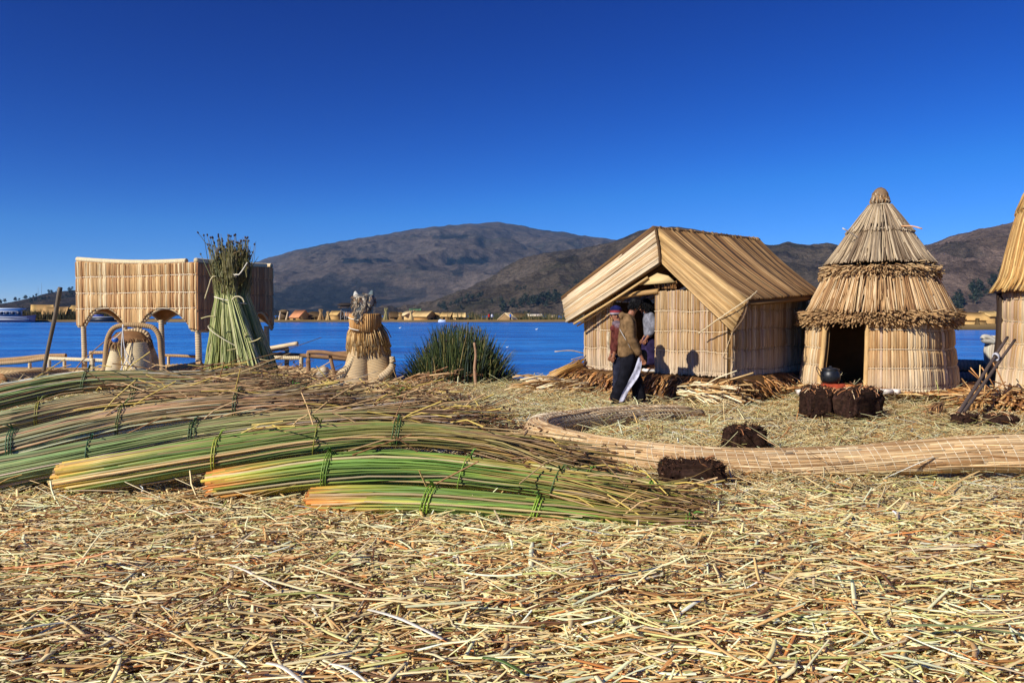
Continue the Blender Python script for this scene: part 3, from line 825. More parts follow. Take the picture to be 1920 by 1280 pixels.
def bundle(label, pts, R, keys, ties, n_ind=0, n_mass=160, r_stem=0.012, tint=0.48, dry=0.18, dry_col=(S(214, 184, 132), S(186, 150, 112)), wisp=0.22, seed_heads=0, butt_cut=True, group="cut reed bundles heaped on the left", n_cross=6):
    C = catmull([P(*p) for p in pts], 60)
    t = norm(np.gradient(C, axis=0))
    side = norm(np.cross(t, np.array([0, 0, 1.0])))
    up = np.cross(side, t)
    L = np.linalg.norm(np.diff(C, axis=0), axis=1).sum()
    Rf = lambda s: np.interp(s, [r[0] for r in R], [r[1] for r in R])
    base = C[0].copy(); base[2] -= R[0][1]
    th = thing("reed_bundle", base, label, "reed bundle", group)
    def stems(n, outer, K):
        phi = (np.arange(n) + rng.uniform(-.35, .35, n)) / n * 2 * math.pi if outer else rng.uniform(0, 2 * math.pi, n)
        rho = rng.uniform(0.80, 1.06, n) if outer else np.sqrt(rng.random(n)) * 0.98
        s0 = rng.uniform(0.0, 0.03, n) ** 1.0 if butt_cut else rng.uniform(0, 0.04, n)
        s1 = rng.uniform(0.80, 1.0, n) + (rng.random(n) < 0.25) * rng.uniform(0, 0.08, n)
        s = s0[:, None] + (s1 - s0)[:, None] * np.linspace(0, 1, K)[None]
        idx = np.clip(s, 0, 1) * 59
        lerp = lambda A: np.stack([np.interp(idx, np.arange(60), A[:, k]) for k in range(3)], -1)
        c, sd, u_, tt = lerp(C), lerp(side), lerp(up), lerp(t)
        c = c + tt * (np.clip(s - 1, 0, 1) * L)[..., None]
        tw = rng.normal(0, 0.12, n)[:, None] * (s - 0.3)
        rr = (Rf(s) - r_stem * 0.6) * rho[:, None] * (1 + 0.025 * np.sin(s * 9 + rng.uniform(0, 6, n)[:, None]))
        off = rr * np.cos(phi[:, None] + tw), rr * np.sin(phi[:, None] + tw) * 0.88
        p = c + sd * off[0][..., None] + u_ * off[1][..., None]
        w = np.clip((s - 0.62) / 0.38, 0, 1.4) ** 2
        p = p + (rng.normal(0, 1, (n, 1, 3)) * np.array([0.5, 0.8, 0.55]) * wisp) * w[..., None]
        p = p + rng.normal(0, 0.0028, p.shape)
        kk = fbm(s * 5 + 40 * rng.random((n, 1)), np.zeros_like(s), 5, 3) - .5
        k2 = fbm(s * 5 + 40 * rng.random((n, 1)), np.zeros_like(s), 6, 3) - .5
        p = p + (u_ * kk[..., None] + sd * k2[..., None]) * (0.05 * np.clip(s * 1.6, .15, 1))[..., None]
        fl = gz(p[..., 0], p[..., 1]) + 0.05
        p[..., 2] = np.maximum(p[..., 2], fl)
        rad = r_stem * rng.uniform(0.62, 1.22, n)[:, None] * (1.08 - 0.72 * np.clip(s, 0, 1) ** 0.9)
        col = ramp(keys, s * rng.uniform(0.7, 1.4, n)[:, None] + (np.where(rng.random(n) < .45, rng.uniform(0.05, .32, n), rng.uniform(-.02, .04, n)) * np.clip(1 - s.mean(1), 0, 1))[:, None])
        k = 1 + tint * (rng.random((n, 1, 1)) * 2 - 1)
        hue = 1 + 0.06 * rng.normal(size=(n, 1, 3))
        d = rng.random(n) < dry
        dc = np.asarray(dry_col)[rng.integers(0, len(dry_col), n)]
        col = np.where(d[:, None, None], dc[:, None] * 0.8 + col * 0.2, col) * k * hue
        return p, rad, np.clip(col, 0.004, 0.9)
    if n_ind:
        p, rad, col = stems(n_ind, True, 12)
        for i in range(n_ind):
            M().sticks(p[i:i + 1], rad[i:i + 1], col[i:i + 1], 5, cap=True).build("stem", MAT['stem'], th)
    p, rad, col = stems(n_mass, not n_ind, 12)
    g = M().sticks(p, rad, col, 4, cap=True)
    p, rad, col = stems(int(n_mass * 1.0), False, 10)
    g.sticks(p, rad, col, 4, cap=True)
    # loose stalks sprung out of the bundle
    if n_cross:
        s = rng.uniform(0.35, 0.95, n_cross)
        q = C[(s * 59).astype(int)] + up[(s * 59).astype(int)] * Rf(s)[:, None]
        d = norm(t[(s * 59).astype(int)] + rng.normal(0, 0.45, (n_cross, 3))) * rng.uniform(0.25, 0.6, (n_cross, 1))
        a = q - d * 0.4 + [0, 0, 0.01]; b = q + d * 0.6 + [0, 0, 0.02]
        mid = (a + b) / 2 + np.c_[np.zeros((n_cross, 2)), rng.uniform(0.0, 0.05, n_cross)]
        b[:, 2] = np.maximum(b[:, 2], gz(b[:, 0], b[:, 1]) + .01); a[:, 2] = np.maximum(a[:, 2], gz(a[:, 0], a[:, 1]) + .01)
        g.sticks(np.stack([a, mid, b], 1), 0.0055, pick([S(214, 186, 96), S(206, 170, 120), S(150, 110, 70)], n_cross), 4)
    g.build("loose_stems", MAT['stem'], th, kind='stuff')
    # frayed tips and fine tangle
    nf = 150 if n_ind else 230
    sf = rng.uniform(0.45, 1.0, nf) ** .7
    i = np.clip((sf * 59).astype(int), 0, 59)
    pf = rng.uniform(0.15, math.pi - .15, nf)
    q = C[i] + side[i] * (Rf(sf) * np.cos(pf))[:, None] + up[i] * (Rf(sf) * np.sin(pf) * .95)[:, None]
    d = norm(t[i] + rng.normal(0, 0.26, (nf, 3))) * rng.uniform(0.10, 0.42, (nf, 1))
    e = q + d
    e[:, 2] = np.maximum(e[:, 2], gz(e[:, 0], e[:, 1]) + .02)
    mid = (q + e) / 2 + rng.normal(0, .014, (nf, 3)) + [0, 0, .012]
    g.sticks(np.stack([q, mid, e], 1), np.tile([[.0042, .0036, .0018]], (nf, 1)), pick([S(176, 138, 92), S(150, 112, 74), S(206, 178, 130), S(120, 86, 56), S(140, 132, 84)], nf, amt=.25), 4)
    if seed_heads:
        n = seed_heads
        s = rng.uniform(0.8, 1.02, n)
        i = np.clip((s * 59).astype(int), 0, 59)
        q = C[i] + rng.normal(0, 1, (n, 3)) * np.array([0.16, 0.2, 0.09])
        q[:, 2] = np.maximum(q[:, 2], gz(q[:, 0], q[:, 1]) + .02)
        d = norm(t[i] + rng.normal(0, 0.5, (n, 3))) * rng.uniform(0.012, 0.03, (n, 1))
        M().sticks(np.stack([q - d, q, q + d], 1), np.tile([[0.004, 0.010, 0.003]], (n, 1)), jit(S(98, 64, 36), n, 0.4), 4).build("seed_heads", MAT['straw'], th, kind='stuff')
    for s_, lean, tc in ties:
        i = int(s_ * 59)
        R0 = Rf(s_)
        g = M()
        for k in range(rng.integers(1, 4)):
            a = np.linspace(0, 2 * math.pi, 26)
            ctr = C[i] + t[i] * ((k - 1) * 0.020 + rng.normal(0, .003))
            rr = R0 + 0.008 + rng.normal(0, 0.002)
            ring = ctr + side[i] * (rr * np.cos(a))[:, None] + up[i] * (rr * 0.94 * np.sin(a))[:, None] + t[i] * (np.sin(a) * lean * R0)[:, None]
            g.tube(ring, 0.0046, np.clip(jit(tc * np.array([1.7, 1.3, 1.1]), 1, .25)[0], 0, .5), 6, cap=False)
        top = C[i] + up[i] * (R0 + .01) + t[i] * lean * R0
        for k in range(2):
            e = top + t[i] * rng.uniform(-.06, .09) + [0, -0.02, rng.uniform(0.005, 0.05)] + side[i] * rng.uniform(-.02, .1)
            g.tube(np.array([top - up[i] * .01, (top + e) / 2 + [0, 0, .015], e]), [0.007, 0.006, 0.003], jit(tc, 1, .3)[0], 5)
        g.build("tie", MAT['stem'], th)
    return th
GT, GT2, GT3 = S(88, 130, 50), S(70, 110, 62), S(52, 84, 44)
bundle("lowest front reed bundle, bright green with cut orange butt ends",
       [(576, 940, 5.55), (700, 938, 5.5), (830, 941, 5.4), (1035, 958, 5.25), (1180, 975, 5.15), (1330, 990, 5.05)],
       [(0, .105), (.12, .112), (.32, .108), (.6, .085), (.85, .06), (1, .07)], FRESH, [(.335, .25, S(112, 158, 56)), (.61, .25, S(112, 158, 56)), (.955, .2, GT)],
       n_ind=52, n_mass=60, r_stem=0.0112, dry=0.10, wisp=0.10)
bundle("big bright green reed bundle arching over the lowest front one",
       [(388, 914, 5.85), (500, 897, 5.85), (628, 881, 5.85), (760, 877, 5.82), (905, 889, 5.75), (1070, 912, 5.6), (1200, 945, 5.5), (1300, 972, 5.4)],
       [(0, .125), (.15, .135), (.4, .145), (.6, .125), (.8, .095), (1, .11)], FRESH, [(.262, .22, GT), (.555, .2, S(98, 140, 56)), (.74, .2, GT3)],
       n_ind=66, n_mass=80, r_stem=0.0110, dry=0.12, wisp=0.16, n_cross=9)
bundle("long reed bundle with yellow-green butts fanned out at the lower left",
       [(108, 902, 6.0), (250, 878, 6.02), (400, 853, 6.08), (590, 824, 6.2), (740, 813, 6.28), (880, 823, 6.3), (980, 842, 6.22), (1080, 872, 6.1), (1180, 902, 5.95)],
       [(0, .145), (.15, .15), (.28, .135), (.45, .125), (.6, .105), (.85, .09), (1, .09)], MIXED, [(.272, .2, S(128, 150, 60)), (.445, .25, S(110, 122, 50)), (.585, .15, GT3)],
       n_ind=70, n_mass=125, r_stem=0.0112, dry=0.25, wisp=0.24, seed_heads=150, n_cross=14)
bundle("grey-green reed bundle tied with a triple green band above the fanned butts",
       [(-150, 915, 6.1), (0, 888, 6.2), (162, 855, 6.35), (330, 822, 6.55), (500, 797, 6.7), (660, 786, 6.8), (800, 792, 6.8), (930, 806, 6.7)],
       [(0, .16), (.3, .135), (.5, .115), (.7, .11), (1, .13)], OLDER, [(.285, .2, S(48, 90, 66)), (.445, .2, S(60, 90, 52))],
       n_ind=84, n_mass=100, r_stem=0.0088, dry=0.25, dry_col=(S(206, 192, 168), S(186, 160, 116)), wisp=0.22, seed_heads=60, n_cross=12)
bundle("thick pale reed bundle with two green ties at the left edge",
       [(-160, 880, 6.5), (0, 846, 6.6), (120, 813, 6.75), (215, 792, 6.9), (330, 774, 7.0), (430, 764, 7.1), (560, 756, 7.2), (700, 756, 7.2)],
       [(0, .17), (.25, .15), (.5, .13), (.75, .12), (1, .13)], STALE, [(.215, .2, S(52, 92, 62)), (.44, .3, S(70, 94, 44)), (.68, .1, S(52, 78, 48))],
       n_ind=90, n_mass=110, r_stem=0.0088, dry=0.35, dry_col=(S(214, 200, 172), S(196, 158, 112)), wisp=0.22, seed_heads=90, n_cross=14)
bundle("dull olive reed bundle with a single loose green tie near the left edge",
       [(-160, 830, 7.1), (0, 797, 7.2), (60, 782, 7.3), (180, 758, 7.5), (320, 742, 7.65), (470, 738, 7.7), (560, 742, 7.7)],
       [(0, .15), (.35, .12), (.6, .11), (1, .13)], STALE, [(.315, .25, S(112, 122, 52)), (.55, .2, S(60, 76, 40))],
       n_mass=130, r_stem=0.0078, dry=0.3, wisp=0.2, seed_heads=80, n_cross=16)
bundle("topmost grey-green reed bundle at the left edge, below the leaning pole",
       [(-180, 790, 7.5), (-40, 754, 7.7), (60, 731, 7.85), (145, 716, 8.0), (260, 712, 8.15), (400, 718, 8.3), (520, 728, 8.4)],
       [(0, .16), (.3, .135), (.5, .11), (.75, .10), (1, .13)], OLDER, [(.47, .25, S(70, 98, 70))],
       n_mass=140, r_stem=0.0078, dry=0.3, dry_col=(S(206, 196, 178), S(190, 156, 112)), wisp=0.22, seed_heads=90, n_cross=18)
bundle("weathered brown reed bundle on the crest below the standing sheaf",
       [(230, 738, 8.7), (340, 722, 8.9), (430, 715, 9.1), (520, 719, 9.2), (600, 738, 9.2)],
       [(0, .15), (.4, .14), (1, .14)], STALE, [(.5, .1, S(96, 160, 40))], n_mass=130, r_stem=0.0078, dry=0.6, dry_col=(S(186, 158, 118), S(150, 114, 78), S(128, 96, 64)), wisp=0.35, seed_heads=170, n_cross=26)
bundle("pale green reed bundle lying right of the standing sheaf",
       [(470, 750, 8.1), (540, 744, 8.2), (610, 741, 8.3), (700, 744, 8.35), (800, 752, 8.3)],
       [(0, .12), (.4, .11), (1, .11)], OLDER, [(.23, .2, S(74, 140, 44)), (.44, .2, S(92, 150, 48))], n_mass=125, r_stem=0.0078, dry=0.4, wisp=0.24, seed_heads=70, n_cross=22)
bundle("straw-coloured reed bundle with a bright green knot in the middle of the heap",
       [(470, 778, 7.3), (560, 770, 7.4), (660, 762, 7.5), (760, 760, 7.55), (860, 768, 7.5)],
       [(0, .13), (.4, .12), (1, .14)], STALE, [(.22, .2, S(84, 150, 40)), (.7, .2, S(84, 120, 48))], n_mass=125, r_stem=0.0078, dry=0.55, dry_col=(S(214, 186, 130), S(176, 134, 92)), wisp=0.26, seed_heads=90, n_cross=24)
bundle("brown-tipped reed bundle running right towards the curved reed log",
       [(540, 808, 6.9), (650, 797, 7.0), (735, 792, 7.0), (820, 794, 7.0), (890, 801, 6.95), (960, 812, 6.85)],
       [(0, .13), (.35, .12), (.7, .12), (1, .15)], MIXED, [(.34, .15, S(46, 72, 40)), (.42, .2, S(92, 158, 46))], n_mass=130, r_stem=0.0078, dry=0.5, dry_col=(S(206, 174, 120), S(156, 116, 80)), wisp=0.3, seed_heads=220, n_cross=22)
bundle("thin green reed bundle whose tips end beside the nearest peat block",
       [(980, 880, 6.0), (1090, 897, 5.85), (1180, 912, 5.75), (1260, 930, 5.65), (1340, 948, 5.6)],
       [(0, .07), (.4, .075), (1, .09)], MIXED, [(.37, .2, S(96, 140, 50)), (.68, .2, S(88, 150, 50))], n_mass=90, r_stem=0.0078, dry=0.25, wisp=0.16, seed_heads=30, n_cross=6)

# ------------------------------------------------------------------ straw litter over the whole island
STRAW_COLS = [S(246, 230, 178), S(240, 218, 162), S(230, 202, 142), S(216, 180, 116), S(200, 156, 98), S(170, 120, 70), S(214, 142, 78), S(192, 170, 134), S(206, 198, 126), S(168, 168, 96), S(250, 240, 212), S(122, 84, 52)]
W_NEAR = [16, 16, 16, 12, 9, 7, 3.2, 6, 7, 4, 0.9, 5.5]
W_FAR = [22, 22, 18, 10, 5, 3, 2.5, 3, 5, 2, 4, 1.5]
LITTER = M()
def straw(name, n, d0, d1, l0, l1, r0, r1, K, sides, w, power=1.0, lift=0.05, tilt=0.16, bias=0.45, xlim=0.82, cols=STRAW_COLS, left_dark=0.0):
    u = rng.random(n)
    d = (d0 ** (1 + power) + u * (d1 ** (1 + power) - d0 ** (1 + power))) ** (1 / (1 + power))
    x = rng.uniform(-1, 1, n) * (xlim * d + 0.5)
    keep = d < back_edge(x) + 0.1
    x, d = x[keep], d[keep]; n = len(x)
    ln = np.exp(rng.uniform(math.log(l0), math.log(l1), n))
    az = np.where(rng.random(n) < bias, rng.normal(0, 0.35, n), rng.uniform(-math.pi / 2, math.pi / 2, n))
    az = az + 0.6 * (fbm(x * 0.7, d * 0.7, 91, 3) - 0.5)
    el = rng.normal(0, tilt, n)
    el = np.where(rng.random(n) < 0.015, rng.uniform(0.2, 0.7, n), el)
    dirv = np.stack([np.cos(az) * np.cos(el), np.sin(az) * np.cos(el), np.sin(el)], 1)
    s = np.linspace(-0.5, 0.5, K)[None, :, None]
    p = np.stack([x, d, np.zeros(n)], 1)[:, None] + dirv[:, None] * ln[:, None, None] * s
    bend = rng.normal(0, 0.04, (n, 1, 3)) * ln[:, None, None] * np.array([1, 1, 0.55])
    p = p + bend * (1 - (2 * s) ** 2)
    zz = gz(p[:, K // 2, 0], p[:, K // 2, 1]) + lift * rng.random(n) ** 1.3 + np.maximum(0, np.sin(np.abs(el))) * ln * 0.35
    p[..., 2] += zz[:, None]
    rad = np.exp(rng.uniform(math.log(r0), math.log(r1), n))
    ww = np.asarray(w, float)
    c = pick(cols, n, ww, 0.16)
    if left_dark:
        k = 1 - left_dark * np.clip(-x / (0.5 * d) * 0.5 + 0.5, 0, 1) * smooth(10, 4, d)
        c = c * np.stack([k ** 0.7, k, k ** 1.35], 1)
    patch = fbm(x * 0.9, d * 0.9, 33, 4)
    c = np.clip(c * (0.80 + 0.56 * patch)[:, None], 0, .9)
    radk = rad[:, None] * np.ones((1, K))
    radk[:, -1] *= rng.uniform(0.5, 1, n); radk[:, 0] *= rng.uniform(0.6, 1, n)
    LITTER.sticks(p, radk, c, sides, flat=0.32, phase=0.5, cap=False)
straw("straw_litter", 46000, 2.25, 5.4, 0.025, 0.12, 0.0035, 0.0105, 2, 4, W_NEAR, 0.7, lift=0.075, tilt=0.24, bias=0.4, left_dark=0.03)
straw("straw_litter", 22000, 2.2, 5.8, 0.10, 0.32, 0.0052, 0.0142, 4, 4, W_NEAR, 0.7, lift=0.08, tilt=0.12, bias=0.6, left_dark=0.03)
straw("straw_litter", 520, 2.3, 6.5, 0.28, 0.60, 0.0065, 0.0150, 6, 5, [6, 6, 5, 4, 3, 3, 2, 3, 4, 3, 0.3, 1.5], 0.8, lift=0.10, tilt=0.10)
straw("straw_litter", 76000, 5.0, 9.5, 0.05, 0.28, 0.0050, 0.0130, 2, 3, W_FAR, 1.0, lift=0.06, left_dark=0.03)
straw("straw_litter", 50000, 9.0, 17.2, 0.12, 0.50, 0.0065, 0.0150, 2, 3, W_FAR, 1.0, lift=0.07)
straw("straw_litter", 6500, 5.5, 16.6, 0.22, 0.55, 0.0055, 0.0120, 4, 3, W_FAR, 1.1, lift=0.12, tilt=0.24)
LITTER.build("straw_litter", MAT['straw'], kind='stuff', smooth_=False)
# a few chaff flakes and husks between the stalks
n = 16000
d = rng.uniform(2.3, 6.5, n); x = rng.uniform(-1, 1, n) * (0.8 * d + 0.4)
q = np.stack([x, d, gz(x, d) + rng.uniform(0.0, 0.085, n)], 1)
a = norm(rng.normal(size=(n, 3)) * [1, 1, .35]) * rng.uniform(0.008, 0.028, (n, 1)); b = norm(np.cross(a, rng.normal(size=(n, 3)))) * rng.uniform(0.004, 0.009, (n, 1))
v = np.stack([q - a, q + b, q + a, q - b], 1)
M().add(v.reshape(-1, 3), [np.arange(4 * n).reshape(-1, 4)], np.repeat(pick(STRAW_COLS, n, W_NEAR), 4, 0)).build("chaff", MAT['straw'], kind='stuff', smooth_=False)

# wide pale split stalks lying in the foreground
for i, (x0, y0, x1, y1, w, c, lab) in enumerate([
        (690, 1142, 830, 1196, 0.011, S(240, 230, 208), "broad bleached white reed strip lying in the near straw at the centre"),
        (500, 1242, 570, 1278, 0.010, S(240, 230, 208), "bleached white reed strip at the bottom edge, left of centre"),
        (618, 1244, 690, 1276, 0.008, S(244, 236, 214), "cream reed strip at the bottom edge beside the white one"),
        (430, 1058, 522, 1106, 0.008, S(248, 232, 206), "thin pale reed strip slanting in the straw below the heap"),
        (1690, 1172, 1918, 1188, 0.012, S(128, 138, 88), "jointed olive-green stalk lying flat at the lower right"),
        (1558, 1088, 1680, 1100, 0.008, S(90, 110, 76), "slim dark green stalk in the straw right of centre"),
        (905, 1232, 985, 1262, 0.011, S(86, 110, 42), "fresh green leaf blade at the bottom edge, centre")]):
    d0, d1 = (EYE - 0.09) / (y0 - HORIZON) * F_PX, (EYE - 0.07) / (y1 - HORIZON) * F_PX
    a, b = P(x0, y0, d0), P(x1, y1, d1)
    n = 9
    s = np.linspace(0, 1, n)[:, None]
    pts = a + (b - a) * s + np.array([0, 0, 0.012]) * np.sin(s * math.pi) + np.array([0, 0.006, 0]) * np.sin(s * 5)
    rad = w * (1 - 0.45 * np.abs(s[:, 0] - 0.4))
    M().tube(pts, rad, c, 6, flat=0.3).build("reed_strip", MAT['straw'], label=lab, cat="reed stalk", group="single stalks in the near straw")

# ------------------------------------------------------------------ bent log of bound reeds, half buried
LOGC = catmull([P(1316, 777, 10.6), P(1240, 777, 10.3), P(1150, 783, 9.85), P(1070, 793, 9.3), P(1016, 802, 8.75), P(1012, 816, 8.3), P(1062, 831, 7.85), P(1140, 846, 7.45), P(1250, 860, 7.1), P(1400, 869, 6.92),
                P(1560, 866, 6.86), P(1700, 858, 6.8), P(1800, 852, 6.72), P(1920, 850, 6.62), P(2100, 852, 6.5), P(2300, 860, 6.4)], 150)
tt = np.linspace(0, 1, 150)
LOGR = np.interp(tt, [0, .04, .12, .25, .36, .46, .7, .8, 1], [.06, .115, .135, .145, .145, .130, .130, .15, .175])
log = thing("reed_log", (LOGC[70, 0], LOGC[70, 1], 0.0), "long bent log of bound pale reeds, half buried in the straw", "reed log")
g = M()
ns = 54
lump = 1 + 0.05 * (rng.random(ns) - 0.5)
g.tube(LOGC, LOGR, S(214, 184, 136), ns, cap=True)
v = g.v[0].reshape(150, ns, 3)
cen = LOGC[:, None]
wob = 1 + 0.06 * (fbm(np.arange(150)[:, None] * 0.06 + np.zeros((1, ns)), np.arange(ns)[None] * 0.9 + np.zeros((150, 1)), 71, 3) - 0.5) + (lump - 1)[None]
g.v[0] = (cen + (v - cen) * wob[..., None]).reshape(-1, 3)
c = np.tile(S(206, 174, 128), (150 * ns, 1)) * (0.85 + 0.3 * rng.random((1, ns, 1)) * np.ones((150, 1, 3))).reshape(-1, 3)
grey = smooth(.34, .22, tt)[:, None, None] * np.ones((1, ns, 1))
c = c * (1 - grey.reshape(-1, 1)) + S(186, 160, 124) * grey.reshape(-1, 1) * (0.85 + 0.3 * rng.random((1, ns, 1)) * np.ones((150, 1, 1))).reshape(-1, 1)
g.c[0] = c
g.build("reed_core", MAT['log'], log)
n = 1100
st = rng.uniform(-.02, .97, n); ln = rng.uniform(.05, .16, n)
s_ = np.clip(st[:, None] + ln[:, None] * np.linspace(0, 1, 7)[None], 0, 1)
i_ = s_ * 149
lp = lambda A: np.stack([np.interp(i_, np.arange(150), A[:, k]) for k in range(3)], -1)
t_ = norm(np.gradient(LOGC, axis=0)); sd_ = norm(np.cross(t_, [0, 0, 1.0])); up_ = np.cross(sd_, t_)
a_ = rng.uniform(-.7, math.pi + .7, n)[:, None] + rng.normal(0, .10, (n, 1)) * np.linspace(-1, 1, 7)[None]
rr_ = np.interp(i_, np.arange(150), LOGR) * (1.0 + .012 * rng.normal(size=(n, 1)))
p_ = lp(LOGC) + lp(sd_) * (rr_ * np.cos(a_))[..., None] + lp(up_) * (rr_ * np.sin(a_))[..., None]
M().sticks(p_, .0062 * rng.uniform(.6, 1.4, (n, 1)) * np.ones((1, 7)), pick([S(214, 184, 138), S(196, 160, 112), S(222, 198, 156), S(160, 122, 80), S(178, 146, 106)], n, amt=.15), 4, cap=True).build("surface_reeds", MAT['straw'], log, kind='stuff')
def coil(C, R, s0, s1, turns, r, col, lean=0.35, wob=0.0):
    n = int(turns * 18)
    s = np.linspace(s0, s1, n)
    s = s + (fbm(np.linspace(0, turns * .9, n), np.zeros(n), 3, 2) - .5) * 0.9 * (s1 - s0) / turns
    i = s * (len(C) - 1)
    f = lambda A: np.stack([np.interp(i, np.arange(len(A)), A[:, k]) for k in range(3)], 1)
    t = norm(np.gradient(C, axis=0)); sd = norm(np.cross(t, [0, 0, 1.0])); up = np.cross(sd, t)
    rr = np.interp(i, np.arange(len(R)), R) * 1.02 + r * 0.5
    a = np.linspace(0, turns * 2 * math.pi, n)
    p = f(C) + f(sd) * (rr * np.cos(a))[:, None] + f(up) * (rr * np.sin(a))[:, None] + f(t) * (np.sin(a) * lean * rr)[:, None]
    return p
g = M().tube(coil(LOGC, LOGR, .40, .99, 66, .004, None, -0.45), .0040, S(222, 206, 176), 5, cap=False)
g.build("rope", MAT['cord'], log)
g = M().tube(coil(LOGC, LOGR, .02, .32, 44, .006, None, 0.9), .0052, S(216, 202, 176), 5, cap=False)
g.build("rope", MAT['cord'], log)

# ------------------------------------------------------------------ peat blocks
def peat_block(label, px0, px1, py0, py1, d, dep, rot, seed, group="peat blocks on the straw", hairy=700, straw_n=12):
    a, b = P(px0, py1, d), P(px1, py0, d)
    w, h = (b[0] - a[0]), (b[2] - a[2])
    c = np.array([(a[0] + b[0]) / 2, d + dep / 2, a[2] + h / 2])
    t = thing("peat_block", (c[0], c[1], a[2]), label, "peat block", group)
    g = M()
    g.blob((0, 0, 0), (w / 2, dep / 2, h / 2 * 1.04), S(52, 37, 30), 64, 40, 0.12, seed, p=5.0)
    v = g.v[0]
    nz = fbm(v[:, 0] * 28 + 50, v[:, 1] * 28 + v[:, 2] * 31 + 50, seed + 3, 4) - 0.5
    v = v + norm(v) * (nz * 0.085)[:, None]
    cr, sr = math.cos(rot), math.sin(rot)
    R = np.array([[cr, -sr, 0], [sr, cr, 0], [0, 0, 1]])
    g.v[0] = v @ R.T + c
    g.c[0] = jit(S(54, 38, 31), len(v), 0.45, 0.08)
    g.build("peat", MAT['peat'], t)
    m = 34
    cr = np.c_[rng.normal(0, w * .55, m), rng.normal(-.05, dep * .6, m)] @ R[:2, :2].T + c[:2]
    gc = M()
    for x_, y_ in cr:
        r_ = rng.uniform(.006, .022)
        gc.blob((x_, y_, gz(x_, y_) + .055 + r_ * .4), (r_, r_ * rng.uniform(.7, 1.2), r_ * .7), S(58, 40, 32) * rng.uniform(.7, 1.3), 6, 5, .3, int(r_ * 1e4))
    gc.build("crumbs", MAT['peat'], t, kind='stuff')
    k = rng.integers(0, len(v), hairy)
    p = g.v[0][k]; nrm = norm(p - c)
    e = p + norm(nrm + rng.normal(0, .8, p.shape)) * rng.uniform(.012, .04, (hairy, 1))
    M().sticks(np.stack([p - nrm * .004, (p + e) / 2 + rng.normal(0, .004, p.shape), e], 1), 0.0022, pick([S(92, 62, 46), S(46, 32, 26), S(120, 84, 60), S(30, 22, 18)], hairy, amt=.3), 3).build("root_fibres", MAT['peat'], t, kind='stuff')
    if straw_n:
        top = rng.uniform(-1, 1, (straw_n, 2)) * [w / 2, dep / 2]
        p = np.c_[top, np.full(straw_n, h / 2)] @ R.T + c
        e = p + norm(rng.normal(0, 1, p.shape) * [1, 1, .6]) * rng.uniform(.03, .12, (straw_n, 1))
        e[:, 2] = np.where(np.hypot(*(e - c)[:, :2].T) > w * .42, e[:, 2] - .05, np.maximum(e[:, 2], p[:, 2] - .005))
        M().sticks(np.stack([p, (p + e) / 2 + [0, 0, .012], e], 1), 0.005, pick([S(206, 150, 100), S(170, 112, 70), S(226, 196, 150), S(110, 76, 50)], straw_n), 4).build("clinging_straw", MAT['straw'], t, kind='stuff')
    return t
peat_block("dark brown peat block lying against the near side of the bent reed log", 1242, 1362, 868, 913, 6.42, .22, -.06, 4)
peat_block("dark peat block alone in the straw inside the bend of the reed log", 1364, 1441, 804, 847, 7.95, .24, .30, 9)
peat_block("rough peat block under the clay stove, left of the pair before the round hut", 1514, 1566, 728, 788, 10.25, .34, .05, 14, hairy=600, straw_n=80)
peat_block("straw-topped larger peat block, right of the pair before the round hut", 1566, 1664, 730, 790, 10.15, .5, .45, 21, hairy=900, straw_n=140)
peat_block("low reddish peat lump at the foot of the two tied poles", 1796, 1836, 778, 800, 9.6, .2, .2, 33, hairy=120)
peat_block("flat dark peat lump at the right edge below the cut reed ends", 1864, 1914, 780, 800, 9.5, .25, -.1, 38, hairy=120)
# ------------------------------------------------------------------ reed walls, shared by the huts and the boat canopy
REED = [S(192, 160, 116), S(184, 150, 104), S(172, 134, 86), S(202, 176, 138), S(160, 122, 78), S(184, 156, 130)]
REED_W = [5, 5, 4, 3, 2, 2]
def reed_path(base, z0, z1, ties, r, out, amp=0.006, lean=(0, 0)):
    """one bunch of reeds, pinched where the cords cross it"""
    zs = [z0, z0 + 0.03]
    for t in ties:
        if z0 + 0.05 < t < z1 - 0.05:
            zs += [t - 0.055, t - 0.012, t + 0.012, t + 0.055]
    zs += [z1 - 0.02, z1]
    zs = np.array(sorted(zs))
    rad = np.full(len(zs), r)
    for t in ties:
        rad *= 1 - 0.34 * np.exp(-((zs - t) / 0.022) ** 2)
    mids = np.array([np.min(np.abs(np.array(ties) - z)) if len(ties) else 1 for z in zs])
    b = np.asarray(base, float)
    p = np.stack([b[0] + 0 * zs, b[1] + 0 * zs, zs], 1)
    p[:, :2] += np.outer(np.minimum(mids, 0.06) / 0.06 * amp * 1.5 + rng.normal(0, amp, len(zs)) * 0.5, out[:2])
    return p, rad
def cord_line(g, pts, r, col, k=40):
    c = catmull(pts, k)
    c = c + rng.normal(0, 0.0025, c.shape)
    g.tube(c, r, col, 6, cap=True)
